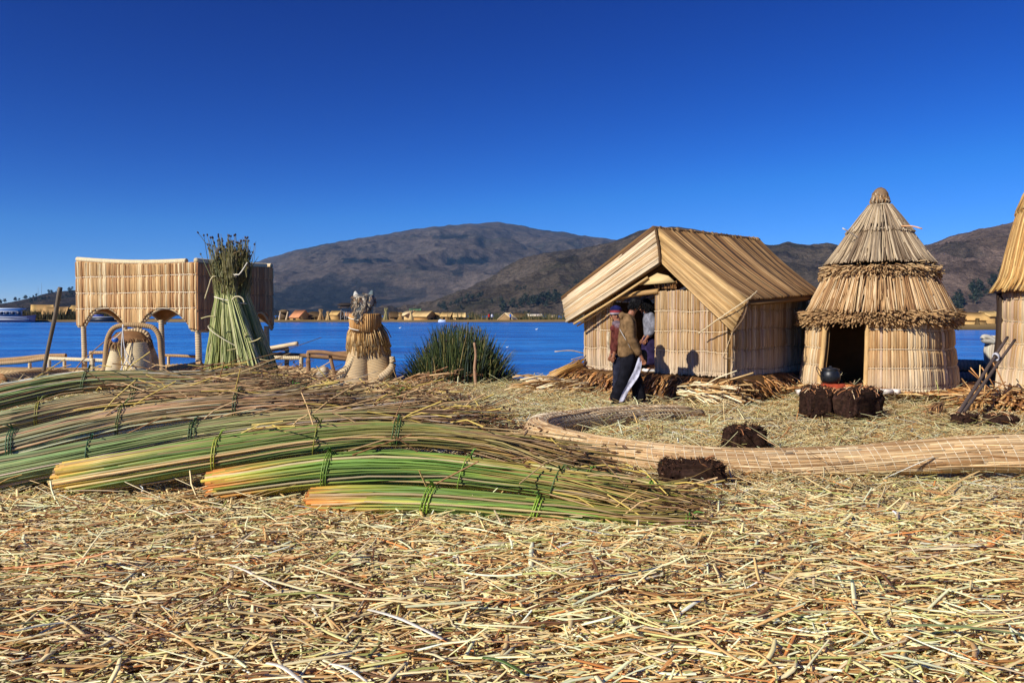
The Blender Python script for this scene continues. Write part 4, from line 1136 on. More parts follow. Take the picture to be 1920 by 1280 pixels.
def reed_wall(parent, p0, p1, z0, ztop, out, n, ties, cols=REED, w=None, individual=True, r=None, zbot=None, amt=0.13, name="reed", base_off=None, cord=S(222, 200, 164), cord_r=0.007, wob=0.012, bleach=0.6):
    p0, p1 = np.asarray(p0, float), np.asarray(p1, float)
    L = np.linalg.norm(p1 - p0)
    r = r or L / n * 0.56
    c = pick(cols, n, w, amt)
    mass = M()
    for i in range(n):
        u = (i + 0.5 + rng.uniform(-.15, .15)) / n
        b = p0 + (p1 - p0) * u + np.asarray(out)[:2] * rng.normal(0, r * 0.12)
        za = z0 if zbot is None else zbot(u)
        zt = ztop(u) if callable(ztop) else ztop
        tz = [t + wob * math.sin(u * 9 + k * 2.1) for k, t in enumerate(ties)]
        p, rad = reed_path(b, za + rng.uniform(-.012, .012), zt + rng.uniform(-.012, .012), tz, r * rng.uniform(.86, 1.14), out)
        g = M() if individual else mass
        kb = smooth(z0 + .55, z0 - .05, p[:, 2])[:, None] * bleach
        g.sticks(p[None], rad[None], (c[i] * (1 - kb) + S(226, 208, 178) * kb * rng.uniform(.8, 1.1))[None], 7, cap=True)
        if individual:
            g.build(name, MAT['reed'], parent)
    if not individual:
        mass.build("reeds", MAT['reed'], parent, kind='stuff')
    g = M()
    for k, t in enumerate(ties):
        us = np.linspace(0, 1, 30)
        pts = np.array([np.r_[p0 + (p1 - p0) * u + np.asarray(out)[:2] * (r * 0.62), t + wob * math.sin(u * 9 + k * 2.1)] for u in us])
        if zbot is not None: pts = pts[[pt[2] > zbot(u) + 0.02 for pt, u in zip(pts, us)]]
        if callable(ztop): pts = pts[[pt[2] < ztop(u) - 0.02 for pt, u in zip(pts, np.linspace(0, 1, len(pts)))]] if len(pts) else pts
        if len(pts) > 3: cord_line(g, pts, cord_r, cord)
    if g.n: g.build("cord", MAT['cord'], parent)
def sheet(g, a, b, c, d, th, col):
    """thin slab with corners a b c d"""
    q = np.array([a, b, c, d], float)
    nr = norm(np.cross(q[1] - q[0], q[3] - q[0]))
    v = np.vstack([q, q - nr * th])
    g.add(v, [[[0, 1, 2, 3]], [[7, 6, 5, 4]], [[0, 4, 5, 1]], [[1, 5, 6, 2]], [[2, 6, 7, 3]], [[3, 7, 4, 0]]], col)

# ------------------------------------------------------------------ thatched house with the open door
WL, WR = np.array([1.335, 14.70]), np.array([3.42, 12.61])
AX = norm(WR - WL); AB = np.array([-AX[1], AX[0]])          # along the front wall, and towards the back
HL, Z0 = 2.75, 0.37
house = thing("reed_house", (*(WL + WR) / 2, Z0), "gabled reed house with an open doorway and a broad mat roof", "house")
u2 = lambda u, back=0.0: WL + (WR - WL) * u + AB * back
gable = lambda u: 2.62 - abs(u - 0.5) * 2 * 1.12
front_ties = [0.42, 0.76, 1.09, 1.42]
wall = M()
sheet(wall, [*u2(.0, .06), Z0], [*u2(.225, .06), Z0], [*u2(.225, .06), gable(.12)], [*u2(0, .06), gable(0)], .03, S(150, 116, 70))
wl_ = wall.build("front_wall", MAT['mat'], house, smooth_=False)
reed_wall(wl_, u2(0.0), u2(.225), Z0, lambda u: gable(u * .225) - 0.04, -AB, 25, front_ties, wob=.01)
wall = M()
sheet(wall, [*u2(.53, .06), Z0], [*u2(1, .06), Z0], [*u2(1, .06), gable(1)], [*u2(.53, .06), 1.74], .03, S(150, 116, 70))
wr_ = wall.build("front_wall", MAT['mat'], house, smooth_=False)
reed_wall(wr_, u2(.53), u2(1.0), Z0, lambda u: min(1.76, gable(.53 + u * .47) - 0.02), -AB, 52, front_ties, wob=.01)
wall = M()
sheet(wall, [*u2(1, .03), Z0 - .05], [*u2(1, HL), Z0 - .05], [*u2(1, HL), 1.66], [*u2(1, .03), 1.6], .03, S(150, 116, 70))
ws_ = wall.build("side_wall", MAT['mat'], house, smooth_=False)
reed_wall(ws_, u2(1.0, .05) + AX * .03, u2(1.0, HL) + AX * .03, Z0 - .02, 1.62, AX, 68, [0.46, 0.80, 1.13, 1.45], cols=[c * .96 for c in REED], wob=.018, cord=S(150, 128, 96), cord_r=.006)
wall = M()
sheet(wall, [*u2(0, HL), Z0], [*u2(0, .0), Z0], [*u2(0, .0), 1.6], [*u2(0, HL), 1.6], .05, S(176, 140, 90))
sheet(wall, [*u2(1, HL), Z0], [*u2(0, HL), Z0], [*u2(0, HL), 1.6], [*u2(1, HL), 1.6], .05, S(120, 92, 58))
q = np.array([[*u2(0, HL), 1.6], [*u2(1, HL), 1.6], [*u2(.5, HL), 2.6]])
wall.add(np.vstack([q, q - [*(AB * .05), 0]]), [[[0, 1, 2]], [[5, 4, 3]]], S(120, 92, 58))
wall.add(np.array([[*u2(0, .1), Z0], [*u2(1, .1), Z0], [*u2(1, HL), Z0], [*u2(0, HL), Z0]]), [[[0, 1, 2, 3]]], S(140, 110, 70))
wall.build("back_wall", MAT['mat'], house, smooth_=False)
# roof: ridge and eaves
RF, RB = P(1228, 428, 13.55), P(1424, 450, 15.45)
ER, EB = P(1400, 561, 12.30), P(1542, 550, 14.25)
EL, ELB = P(1055, 561, 14.75), np.array([3.0, 16.6, 1.66])
RL, LLO, RLO = P(1237, 492, 13.30), P(1063, 603, 14.50), P(1374, 621, 12.22)
ROOF = [S(164, 128, 82), S(142, 106, 66), S(178, 144, 98), S(104, 74, 46), S(76, 54, 36), S(54, 40, 30)]
cam_face = np.array([0.0, 0.0, 6.0])
def roof_side(name, a, b, c, d, n, r, cols, w, sag, individual=True, K=6, amt=.15):
    """reeds run from the ridge a-b down to the eave c-d"""
    g = M()
    nr = norm(np.cross(c - a, b - a))
    if nr @ (cam_face - (a + d) / 2) < 0: nr = -nr
    off = -nr * r * 0.9 - np.array([0, 0, sag * 1.1])
    q4 = (a, c, d, b) if np.cross(c - a, b - a) @ nr > 0 else (a, b, d, c)
    sheet(g, *[k + off for k in q4], .05, S(120, 90, 56))
    part = g.build(name, MAT['mat'], house, smooth_=False)
    col = pick(cols, n, w, amt)
    band = 0.62 + 0.76 * fbm(np.arange(n) * 0.30, np.zeros(n), 8, 4)
    col = np.clip(col * band[:, None], 0, 1)
    mass = M()
    for i in range(n):
        u = (i + .5 + rng.uniform(-.2, .2)) / n
        p0, p1 = a + (b - a) * u, c + (d - c) * u
        s = np.linspace(-0.004 - rng.random() * .008, 1.0 + rng.random() * .012, K)[:, None]
        p = p0 + (p1 - p0) * s + np.array([0, 0, -sag]) * np.sin(np.clip(s, 0, 1) * math.pi) + rng.normal(0, r * .13, (K, 3))
        rad = np.full(K, r) * rng.uniform(.8, 1.15)
        m = M() if individual else mass
        m.sticks(p[None], rad[None], col[i], 6, cap=True)
        if individual: m.build("reed", MAT['reed'], part)
    if not individual: mass.build("reeds", MAT['reed'], part, kind='stuff')
    return part
roof_side("roof_slope", RF, RB, ER, EB, 95, 0.0185, ROOF, [6, 6, 4, 5, 4, 3], 0.05)
roof_side("roof_slope", RF, RB, EL, ELB, 40, 0.05, ROOF, [6, 6, 4, 4, 2, 1], 0.03, individual=False)
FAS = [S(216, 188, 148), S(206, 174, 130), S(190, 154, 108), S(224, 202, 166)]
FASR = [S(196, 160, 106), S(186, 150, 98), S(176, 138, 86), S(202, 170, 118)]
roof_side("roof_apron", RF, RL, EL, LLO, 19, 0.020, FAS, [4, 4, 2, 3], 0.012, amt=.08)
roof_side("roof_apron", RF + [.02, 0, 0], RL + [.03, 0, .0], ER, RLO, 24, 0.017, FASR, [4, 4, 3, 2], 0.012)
g = M(); cord_line(g, [RF + [0, -.03, .02], (RF + RL) / 2 + [.01, -.05, 0], RL + [0, -.03, -.01]], .022, S(92, 70, 48))
cord_line(g, [RF, (RF + RB) / 2 + [0, 0, .0], RB], .03, S(104, 80, 54))
g.build("ridge_binding", MAT['cord'], house)
g = M(); cord_line(g, [ER + [.02, -.02, 0], (ER + RLO) / 2 + [.06, -.02, -.02], RLO + [0, -.02, -.01]], .016, S(110, 88, 66)); g.build("edge_binding", MAT['cord'], house)
g = M(); cord_line(g, [P(1420, 545, 12.45), P(1400, 562, 12.2), P(1350, 596, 12.35), P(1310, 625, 12.7)], .010, S(220, 200, 160)); g.build("guy_rope", MAT['cord'], house)
g = M(); cord_line(g, [RLO, RLO + [-.06, .1, -.25], RLO + [-.10, .15, -.42], P(1374, 672, 12.5), P(1372, 690, 12.48), P(1370, 707, 12.45)], .007, S(206, 180, 140)); g.build("loose_cord", MAT['cord'], house)
# poles carrying the apron on the left, and the framing over the door
for a, b, r in ((P(1076, 607, 14.45), P(1215, 520, 13.5), .022), (P(1082, 611, 14.5), P(1150, 566, 14.0), .016), (P(1072, 604, 14.55), P(1120, 580, 14.2), .013)):
    M().sticks(np.array([catmull([a, (a + b) / 2 + [0, 0, -.015], b], 9)]), r, S(206, 170, 112), 7, cap=True).build("batten", MAT['reed'], house)
g = M(); sheet(g, P(1192, 535, 13.70), P(1266, 529, 13.22), P(1252, 517, 13.28), P(1232, 512, 13.42), .03, S(206, 178, 124)); g.build("gable_mat", MAT['reed'], house, smooth_=False)
g = M(); g.tube(np.array([P(1150, 560, 14.2), P(1192, 551, 13.85), P(1234, 546, 13.50)]), .045, S(186, 146, 92), 8); g.build("lintel", MAT['reed'], house)
g = M()
n = 40
px_ = rng.uniform(1229, 1268, n); a = np.array([P(p_, 541, 13.60 - (p_ - 1229) * .0077) for p_ in px_]); b = a + rng.normal(0, .02, (n, 3)) + [0, -.02, .10]
g.sticks(np.stack([a, (a + b) / 2, b], 1), .008, pick([S(150, 104, 58), S(176, 128, 76), S(112, 80, 46)], n), 4); g.build("reed_tops", MAT['straw'], house, kind='stuff')
# white cloth hanging by the door post
g = M()
cs = catmull([P(1141, 622, 14.15), P(1140, 640, 14.1), P(1144, 668, 14.1), P(1147, 690, 14.1)], 8)
wv = np.array([.02, .025, .02, .02, .035, .04, .03, .01])
g.grid(np.stack([cs - np.c_[wv, wv * -.5, wv * 0], cs + np.c_[wv * 0, wv * 0 - .02, wv * 0], cs + np.c_[wv, wv * -.5, wv * 0]], 1), S(190, 172, 142)); g.build("hanging_rag", MAT['cloth'], house)
# thick mat of cut reeds the house stands on
plat = thing("reed_platform", (*u2(.5, 1.5), 0), "thick brown mat of cut reeds under the gabled house", "reed platform")
g = M()
a, b, c, d = u2(-.10, -.30), u2(1.10, -.32), u2(1.13, HL + .2), u2(-.1, HL + .2)
ol = []
for s, e in ((a, b), (b, c), (c, d), (d, a)):
    for t in np.linspace(0, 1, 26, endpoint=False): ol.append(s + (e - s) * t)
ol = np.array(ol); nn = len(ol); cen = ol.mean(0)
rings = []
for k, (off, z) in enumerate(((.08, -.10), (.06, .08), (.02, .2), (-.02, .30), (-.12, .36))):
    rings.append(np.c_[ol + norm(ol - cen) * (off + rng.normal(0, .02, (nn, 1))), np.full(nn, z) + rng.normal(0, .012, nn)])
rings = np.array(rings)
i = np.arange(nn)
q = np.vstack([np.stack([k * nn + i, k * nn + (i + 1) % nn, (k + 1) * nn + (i + 1) % nn, (k + 1) * nn + i], 1) for k in range(4)])
g.add(rings.reshape(-1, 3), [q, (4 * nn + i)[None]], S(98, 70, 40))
g.build("reed_core", MAT['thatch'], plat)
def fringe_line(g, s, e, outn, n, z0, z1, l0, l1, r, cols, drop=0.4, spread=0.5, back=.12):
    t = rng.random(n)
    out3 = np.array([outn[0], outn[1], 0.0])
    b = np.c_[s + (e - s) * t[:, None], rng.uniform(z0, z1, n)] - out3 * back
    dirv = norm(out3 + np.c_[rng.normal(0, spread, (n, 2)), rng.normal(-drop, .3, n)])
    ln = rng.uniform(l0, l1, n)[:, None]
    p = np.stack([b, b + dirv * ln * .6, b + dirv * ln + np.array([0, 0, -1]) * (ln * .18)], 1)
    p[..., 2] = np.maximum(p[..., 2], gz(p[..., 0], p[..., 1]) + .005)
    g.sticks(p, r * rng.uniform(.7, 1.3, (n, 1)) * np.ones((1, 3)), pick(cols, n, amt=.3), 4, cap=True)
CUT = [S(160, 108, 58), S(186, 130, 72), S(126, 82, 44), S(206, 160, 100), S(96, 62, 36)]
g = M()
fringe_line(g, a, b, -AB, 900, .05, .37, .14, .34, .010, CUT)
fringe_line(g, b, c, AX, 800, .05, .36, .14, .36, .010, CUT, drop=.8)
fringe_line(g, a, d, -AX, 260, .05, .36, .14, .36, .010, CUT)
g.build("cut_reed_ends", MAT['straw'], plat, kind='stuff')
# loose fan of pale reeds and the heap at the left corner
def pile(name, label, n, base_f, dir_f, l0, l1, r, cols, cat="reed pile", group=None):
    b = np.array([base_f() for _ in range(n)]); dv = norm(np.array([dir_f() for _ in range(n)])); ln = rng.uniform(l0, l1, (n, 1))
    e = b + dv * ln
    e[:, 2] = np.maximum(e[:, 2], gz(e[:, 0], e[:, 1]) + .01)
    m = (b + e) / 2 + np.c_[np.zeros((n, 2)), rng.uniform(0, .05, n)]
    M().sticks(np.stack([b, m, e], 1), r * rng.uniform(.7, 1.3, (n, 1)) * np.ones((1, 3)), pick(cols, n, amt=.18), 5, cap=True).build(name, MAT['straw'], label=label, cat=cat, group=group)
def bf():
    x = rng.uniform(1268, 1345); return P(x, 735 + rng.normal(0, 5) - (x - 1268) * .05, 12.4 + rng.uniform(-.1, .25))
pile("reed_pile", "loose fan of pale straight reeds spilling from the platform front", 150, bf, lambda: rng.normal(0, .25, 3) + [.75, -.75, -.22], .35, .8, .012, [S(236, 220, 178), S(226, 200, 150), S(206, 172, 116), S(186, 146, 92)])
def bf(): return P(rng.uniform(1010, 1110), 722 + rng.normal(0, 7), 14.0 + rng.uniform(-.3, .3))
pile("reed_pile", "heap of pale reeds lying at the left corner of the house platform", 130, bf, lambda: rng.normal(0, .18, 3) + [-.95, -.2, -.16], .3, .75, .011, [S(226, 200, 150), S(206, 170, 116), S(180, 138, 84), S(236, 218, 176)])
def bf(): return P(1090 + rng.normal(0, 5), 684 + rng.normal(0, 5), 14.6 + rng.uniform(-.08, .08))
pile("reed_sheaf", "brown reed sheaf leaning against the left corner of the gabled house", 90, bf, lambda: rng.normal(0, .05, 3) + [-.86, -.15, -.48], .75, 1.0, .011, [S(186, 142, 74), S(160, 118, 60), S(206, 164, 96)], "reed sheaf")
for p0, p1, p2, r in ((P(1094, 662, 14.6), P(1070, 657, 14.5), P(1040, 659, 14.4), .010), (P(1093, 668, 14.6), P(1082, 671, 14.5), P(1071, 674, 14.4), .009)):
    M().tube(catmull([p0, p1, p2], 8), [r] * 5 + [r * .8] * 3, S(220, 190, 136), 6).build("reed_stalk", MAT['straw'], label="curved pale reed sticking out over the water from the house corner, the " + ("upper longer" if r > .0095 else "lower shorter") + " one", cat="reed stalk", group="reeds sticking out of the house corner")

# ------------------------------------------------------------------ round hut with a tiered thatch cone
RC = np.array([XAT(1646, 14.6), 14.6])
FACE = math.atan2(-RC[1], -RC[0])
rhut = thing("round_hut", (*RC, 0.0), "round reed hut with a tiered conical thatch and a knotted top", "hut")
def wall_r(z): return np.interp(z, [-.1, .1, .45, .8, 1.1, 1.3], [1.30, 1.285, 1.245, 1.20, 1.18, 1.17])
def sq(a): return (np.abs(np.cos(a - .80)) ** 3.4 + np.abs(np.sin(a - .80)) ** 3.4) ** (-1 / 3.4) * 0.935
def round_wall(hut, C, n, r, a_list, rfun, z0, z1, ties, cols, w, shape=sq, cord=S(216, 196, 162), individual=True, amt=.13):
    g = M()
    aa = np.concatenate([np.linspace(s, e, 40) for s, e in a_list])
    part = None
    for s, e in a_list:
        aa = np.linspace(s, e, 40); zz = np.linspace(z0, z1, 8)
        A, Z = np.meshgrid(aa, zz, indexing='ij')
        Rr = (rfun(Z) - r * 1.3) * shape(A)
        for k in (0, -.03):
            g.grid(np.stack([C[0] + (Rr + k) * np.cos(A), C[1] + (Rr + k) * np.sin(A), Z], -1), S(128, 96, 58))
    part = g.build("wall", MAT['mat'], hut)
    tot = sum(e - s for s, e in a_list)
    for s, e in a_list:
        m = max(1, int(round(n * (e - s) / tot)))
        col = pick(cols, m, w, amt)
        mass = M()
        for i in range(m):
            a = s + (e - s) * (i + .5 + rng.uniform(-.12, .12)) / m
            tz = [t + .012 * math.sin(a * 4 + k) for k, t in enumerate(ties)]
            p, rad = reed_path((0, 0), z0 + rng.uniform(-.02, .02), z1, tz, r * rng.uniform(.85, 1.15), (0, 0))
            rr = (rfun(p[:, 2]) + rng.normal(0, .006)) * shape(a)
            bulge = np.where(np.abs(p[:, 2][:, None] - np.array(tz)[None]).min(1) < .03, -.006, .008)
            p[:, 0] = C[0] + (rr + bulge) * math.cos(a); p[:, 1] = C[1] + (rr + bulge) * math.sin(a)
            g = M() if individual else mass
            kb = smooth(z0 + .75, z0 - .05, p[:, 2])[:, None] * .55
            g.sticks(p[None], rad[None], (col[i] * (1 - kb) + S(226, 208, 178) * kb * rng.uniform(.8, 1.1))[None], 7, cap=True)
            if individual: g.build("reed", MAT['reed'], part)
        if not individual: mass.build("reeds", MAT['reed'], part, kind='stuff')
        g = M()
        for k, t in enumerate(ties):
            aa = np.linspace(s, e, 60)
            zz = t + .012 * np.sin(aa * 4 + k)
            rr = (rfun(zz) + r * .72) * shape(aa)
            g.tube(np.stack([C[0] + rr * np.cos(aa), C[1] + rr * np.sin(aa), zz], 1), .007, cord, 6)
        g.build("cord", MAT['cord'], part)
    return part
D0, D1 = FACE - math.radians(44), FACE - math.radians(9.5)
REED2 = [S(200, 168, 122), S(190, 154, 106), S(176, 136, 88), S(208, 184, 146), S(156, 116, 72), S(188, 158, 130)]
RT = [0.13, 0.46, 0.77, 1.10]
round_wall(rhut, RC, 116, .029, [(D1, FACE + 2.2), (FACE - 2.2, D0)], wall_r, -.02, 1.34, RT, REED2, REED_W)
round_wall(rhut, RC, 60, .029, [(FACE + 2.2, FACE + 2 * math.pi - 2.2)], wall_r, -.02, 1.34, RT, REED2, REED_W, individual=False)
M().lathe((*RC, 0), [(1.24, .02), (0.01, .03)], S(90, 68, 42), 30).build("floor", MAT['mat'], rhut)
# jamb bundles and lintel of the doorway
for a, r in ((D0 - .02, .045), (D1 + .02, .04)):
    zz = np.linspace(0, 1.3, 9)
    rr = (wall_r(zz) + .02) * sq(a)
    M().tube(np.stack([RC[0] + rr * math.cos(a), RC[1] + rr * math.sin(a), zz], 1), r, S(210, 170, 112), 9).build("door_jamb", MAT['reed'], rhut)
def cone_r(z, prof): return np.interp(z, [p[1] for p in prof], [p[0] for p in prof])
def thatch_tier(hut, C, name, zt, zb, prof, n, r, cols, amt=.2, lift=.015, ragged=.05, sides=5, core=True, outk=1.0, K=6, flip=0.0, w=None):
    g = M()
    if core:
        zz = np.linspace(zb + .02, zt, 9)
        g.lathe((*C, 0), [(max(cone_r(z, prof) - .02, .01), z) for z in zz], cols[0] * .6, 44)
    a = rng.uniform(0, 2 * math.pi, n)
    t0 = np.where(rng.random(n) < .55, 0, rng.random(n) * .6)
    t1 = np.where(rng.random(n) < .75, 1.0, rng.uniform(.6, 1, n)) + rng.uniform(-ragged, ragged, n)
    s = t0[:, None] + (t1 - t0)[:, None] * np.linspace(0, 1, K)[None]
    z = zt + (zb - zt) * s
    rr = cone_r(z, prof) * outk + lift * rng.random((n, 1)) + lift * .8 * s
    rr = np.where(s > 1, rr + .02, rr)
    aa = a[:, None] + rng.normal(0, .035, (n, 1)) * (s - .5) + flip * s
    p = np.stack([C[0] + rr * np.cos(aa), C[1] + rr * np.sin(aa), z], -1)
    g.sticks(p, r * rng.uniform(.6, 1.3, n)[:, None] * np.linspace(.85, 1.05, K)[None], pick(cols, n, w, amt), sides, cap=True)
    return g.build(name, MAT['thatch'], hut, kind='stuff')
GREYT = [S(186, 164, 130), S(166, 144, 114), S(146, 128, 104), S(200, 180, 148), S(118, 98, 76)]
WARMT = [S(200, 166, 120), S(184, 146, 100), S(212, 184, 142), S(160, 122, 80), S(134, 98, 64)]
BROWNT = [S(164, 128, 86), S(140, 106, 70), S(184, 150, 106), S(116, 88, 58)]
P1 = [(1.06, 1.95), (.84, 2.32), (.645, 2.62), (.46, 2.92), (.29, 3.18), (.165, 3.34)]
P2 = [(1.27, 1.18), (1.17, 1.44), (1.08, 1.66), (.98, 1.88), (.87, 2.14)]
thatch_tier(rhut, RC, "thatch_tier", 2.92, 2.30, P1, 700, .0125, GREYT, lift=.04)
thatch_tier(rhut, RC, "thatch_tier", 3.36, 2.86, P1, 300, .0120, GREYT, lift=.035)
thatch_tier(rhut, RC, "thatch_tier", 2.16, 1.42, P2, 900, .0130, WARMT, lift=.04)
def fringe(hut, C, z, r_in0, n, l0, l1, rad, cols, droop, name="thatch_fringe", thick=.10, shape=None):
    a = rng.uniform(0, 2 * math.pi, n)
    r_in = r_in0 if shape is None else r_in0 * shape(a)
    ln = rng.uniform(l0, l1, n)
    el = rng.normal(-droop, .22, n)
    tw = rng.normal(0, .30, n)
    b = np.stack([C[0] + (r_in - .08) * np.cos(a), C[1] + (r_in - .08) * np.sin(a), z + rng.uniform(-thick, thick, n)], 1)
    dv = np.stack([np.cos(a + tw) * np.cos(el), np.sin(a + tw) * np.cos(el), np.sin(el)], 1)
    e = b + dv * ln[:, None]
    m = (b + e) / 2 + np.c_[np.zeros((n, 2)), ln * .08]
    g = M().sticks(np.stack([b, m, e], 1), rad * rng.uniform(.7, 1.3, (n, 1)) * np.ones((1, 3)), pick(cols, n, amt=.25), 5, cap=True)
    g.lathe((*C, z), [(r_in0 - .25, -thick * .9), (r_in0 - .06, -thick * .9), (r_in0 - .0, 0), (r_in0 - .04, thick * .8), (r_in0 - .2, thick)], S(104, 76, 46), 44, jit=.05)
    return g.build(name, MAT['thatch'], hut, kind='stuff')
fringe(rhut, RC, 2.17, .86, 1500, .16, .30, .0105, BROWNT + [S(196, 164, 118)] * 2, .34, thick=.06)
fringe(rhut, RC, 1.32, 1.22, 2600, .16, .28, .0105, BROWNT + [S(180, 144, 98)] * 2, .16, thick=.09, shape=sq)
# top knot
g = M()
g.blob((*RC, 3.50), (.145, .145, .17), S(128, 102, 74), 18, 12, .12, 3)
n = 170
a = rng.uniform(0, 2 * math.pi, n); h = rng.uniform(0, .30, n)
b = np.stack([RC[0] + .12 * np.cos(a), RC[1] + .12 * np.sin(a), 3.34 + h * .2], 1)
m = np.stack([RC[0] + .175 * np.cos(a) * (1 - h), RC[1] + .175 * np.sin(a) * (1 - h), 3.40 + h * .6], 1)
e = np.stack([RC[0] + .11 * np.cos(a) * (1 - 2.6 * h), RC[1] + .11 * np.sin(a) * (1 - 2.6 * h), 3.52 + h * .5], 1)
g.sticks(np.stack([b, m, e], 1), .012, pick(GREYT[1:] + BROWNT, n), 5, cap=True)
g.build("top_knot", MAT['thatch'], rhut)
g = M()
for z, r, rr in ((3.345, .185, .012), (2.885, .515, .008)):
    a = np.linspace(0, 2 * math.pi, 50)
    g.tube(np.stack([RC[0] + r * np.cos(a), RC[1] + r * np.sin(a), z + .012 * np.sin(a * 3)], 1), rr, S(206, 190, 158), 6, cap=False)
g.build("cord", MAT['cord'], rhut)
for pts, r, c in (([P(1613, 449, 14.3), P(1597, 438, 14.2), P(1580, 428, 14.1)], .010, S(226, 214, 190)), ([P(1690, 424, 14.1), P(1710, 424, 14.0), P(1729, 429, 13.9)], .013, S(214, 156, 104)),
                  ([P(1683, 402, 14.5), P(1674, 392, 14.5), P(1672, 383, 14.5)], .009, S(86, 80, 72)), ([P(1693, 418, 14.4), P(1688, 408, 14.4), P(1686, 398, 14.4)], .008, S(96, 90, 80)),
                  ([P(1606, 446, 14.5), P(1602, 435, 14.5), P(1600, 424, 14.5)], .008, S(190, 180, 160)), ([P(1629, 410, 14.5), P(1626, 402, 14.5), P(1627, 394, 14.5)], .007, S(170, 160, 140))):
    M().tube(catmull(pts, 7), r, c, 6).build("loose_reed", MAT['straw'], rhut)
for x0, x1, lab in ((1494, 1522, "left"), (1648, 1672, "middle"), (1676, 1686, "right")):
    a_, b_ = P(x0, 733, 13.0), P(x1, 741, 13.0)
    if lab != "left": a_, b_ = P(x0, 732, 12.95), P(x1, 740, 12.95)
    M().box(((a_[0] + b_[0]) / 2, 12.98, (a_[2] + b_[2]) / 2 + .02), (b_[0] - a_[0], .16, .075), S(226, 214, 200)).build("sill_board", MAT['mat'], rhut, smooth_=False)
skirt = M()
a = rng.uniform(0, 2 * math.pi, 900)
rr = rng.uniform(1.25, 1.65, 900)
b = np.stack([RC[0] + rr * np.cos(a), RC[1] + rr * np.sin(a), .03 + .12 * rng.random(900) * (1.8 - rr)], 1)
tw = rng.normal(0, .9, 900)
e = b + np.stack([np.cos(a + tw), np.sin(a + tw), rng.normal(-.12, .15, 900)], 1) * rng.uniform(.12, .4, (900, 1))
e[:, 2] = np.maximum(e[:, 2], gz(e[:, 0], e[:, 1]) + .01)
skirt.sticks(np.stack([b, (b + e) / 2 + [0, 0, .02], e], 1), .009, pick(CUT + [S(214, 180, 120)], 900, amt=.2), 4, cap=True)
skirt.build("base_straw", MAT['straw'], rhut, kind='stuff')

rhut.location, rhut.scale = (RC[0] * .92, RC[1] * .92, .109), (.92, .92, .92)      # a little nearer and smaller than first laid out

# ------------------------------------------------------------------ tall bell-roofed hut cut by the right edge
TC = np.array([XAT(2047, 12.9), 12.9])
thut = thing("tall_hut", (*TC, .1), "tall bell-shaped reed hut at the right edge, only its left flank showing", "hut")
TF = math.atan2(-TC[1], -TC[0])
def twr(z): return np.interp(z, [0, .2, .9, 1.5, 2.0], [1.35, 1.31, 1.23, 1.22, 1.25])
one = lambda a: np.ones_like(np.asarray(a, float))
round_wall(thut, TC, 130, .029, [(TF - 1.35, TF + 2.0)], twr, .08, 2.0, [.10, .48, .88, 1.25, 1.62], REED2, REED_W, shape=one)
round_wall(thut, TC, 60, .029, [(TF + 2.0, TF + 2 * math.pi - 2.0)], twr, .08, 2.0, [.10, .48, .88, 1.25, 1.62], REED2, REED_W, shape=one, individual=False)
PT = [(1.40, 1.74), (1.335, 1.84), (1.27, 2.03), (1.20, 2.40), (1.10, 2.88), (.96, 3.36), (.70, 3.85), (.38, 4.35), (.14, 4.75)]
thatch_tier(thut, TC, "thatch_tier", 3.3, 1.80, PT, 1100, .0120, [S(206, 164, 98), S(190, 144, 82), S(216, 180, 116), S(170, 126, 72)], K=9)
thatch_tier(thut, TC, "thatch_tier", 4.76, 3.1, PT, 520, .0120, [S(206, 164, 98), S(190, 144, 82), S(216, 180, 116)], K=8)
g = M().lathe((*TC, 0), [(1.20, 1.74), (1.36, 1.72), (1.40, 1.78), (1.34, 1.86), (1.22, 1.84)], S(112, 84, 56), 60, jit=.012); g.build("brim", MAT['thatch'], thut)
g = M()
a = np.linspace(0, 2 * math.pi, 60); g.tube(np.stack([TC[0] + 1.13 * np.cos(a), TC[1] + 1.13 * np.sin(a), 2.52 + 0 * a], 1), .010, S(206, 190, 150), 6, cap=False); g.build("cord", MAT['cord'], thut)
zz = np.linspace(.45, 1.76, 10); a0 = TF - 1.36
g = M().tube(np.stack([TC[0] + (twr(zz) + .05) * math.cos(a0), TC[1] + (twr(zz) + .05) * math.sin(a0), zz], 1), .07, S(60, 44, 32), 9); g.build("door_jamb", MAT['reed'], thut)
# stacked cut reed ends in front of it
stack = thing("reed_stack", P(1870, 790, 10.6), "stack of cut brown reed ends below the tall hut, behind the tied poles", "reed stack")
n = 300
px_ = 1806 + 190 * np.sqrt(rng.random(n)); row = rng.random(n)
yb = 783 - row * np.interp(px_, [1800, 1850, 1990], [6, 34, 42])
b = np.array([P(x, y, 10.55 + .25 * (783 - y) / 40) for x, y in zip(px_, yb)])
dv = norm(np.stack([rng.normal(.55, .12, n), rng.normal(.8, .1, n), rng.normal(.03, .08, n)], 1))
e = b + dv * rng.uniform(.7, 1.1, (n, 1))
cc = pick([S(176, 128, 72), S(150, 102, 56), S(196, 152, 92), S(120, 80, 46)], n)
for i in range(0, n):
    M().sticks(np.array([[b[i], (b[i] + e[i]) / 2, e[i]]]), .0135 * rng.uniform(.7, 1.3), cc[i], 6, cap=True).build("reed", MAT['straw'], stack)
g = M()
n = 520
b = np.array([P(rng.uniform(1815, 1990), rng.uniform(738, 760), rng.uniform(10.9, 11.9)) for _ in range(n)])
e = b + norm(rng.normal(0, 1, (n, 3)) * [1, .8, .25]) * rng.uniform(.2, .6, (n, 1)) - [0, 0, .03]
g.sticks(np.stack([b, (b + e) / 2 + [0, 0, .02], e], 1), .009, pick(CUT + [S(216, 184, 128)] * 2, n, amt=.2), 4, cap=True)
cmound = np.array([P(1900, 780, 11.4)[0], 11.5])
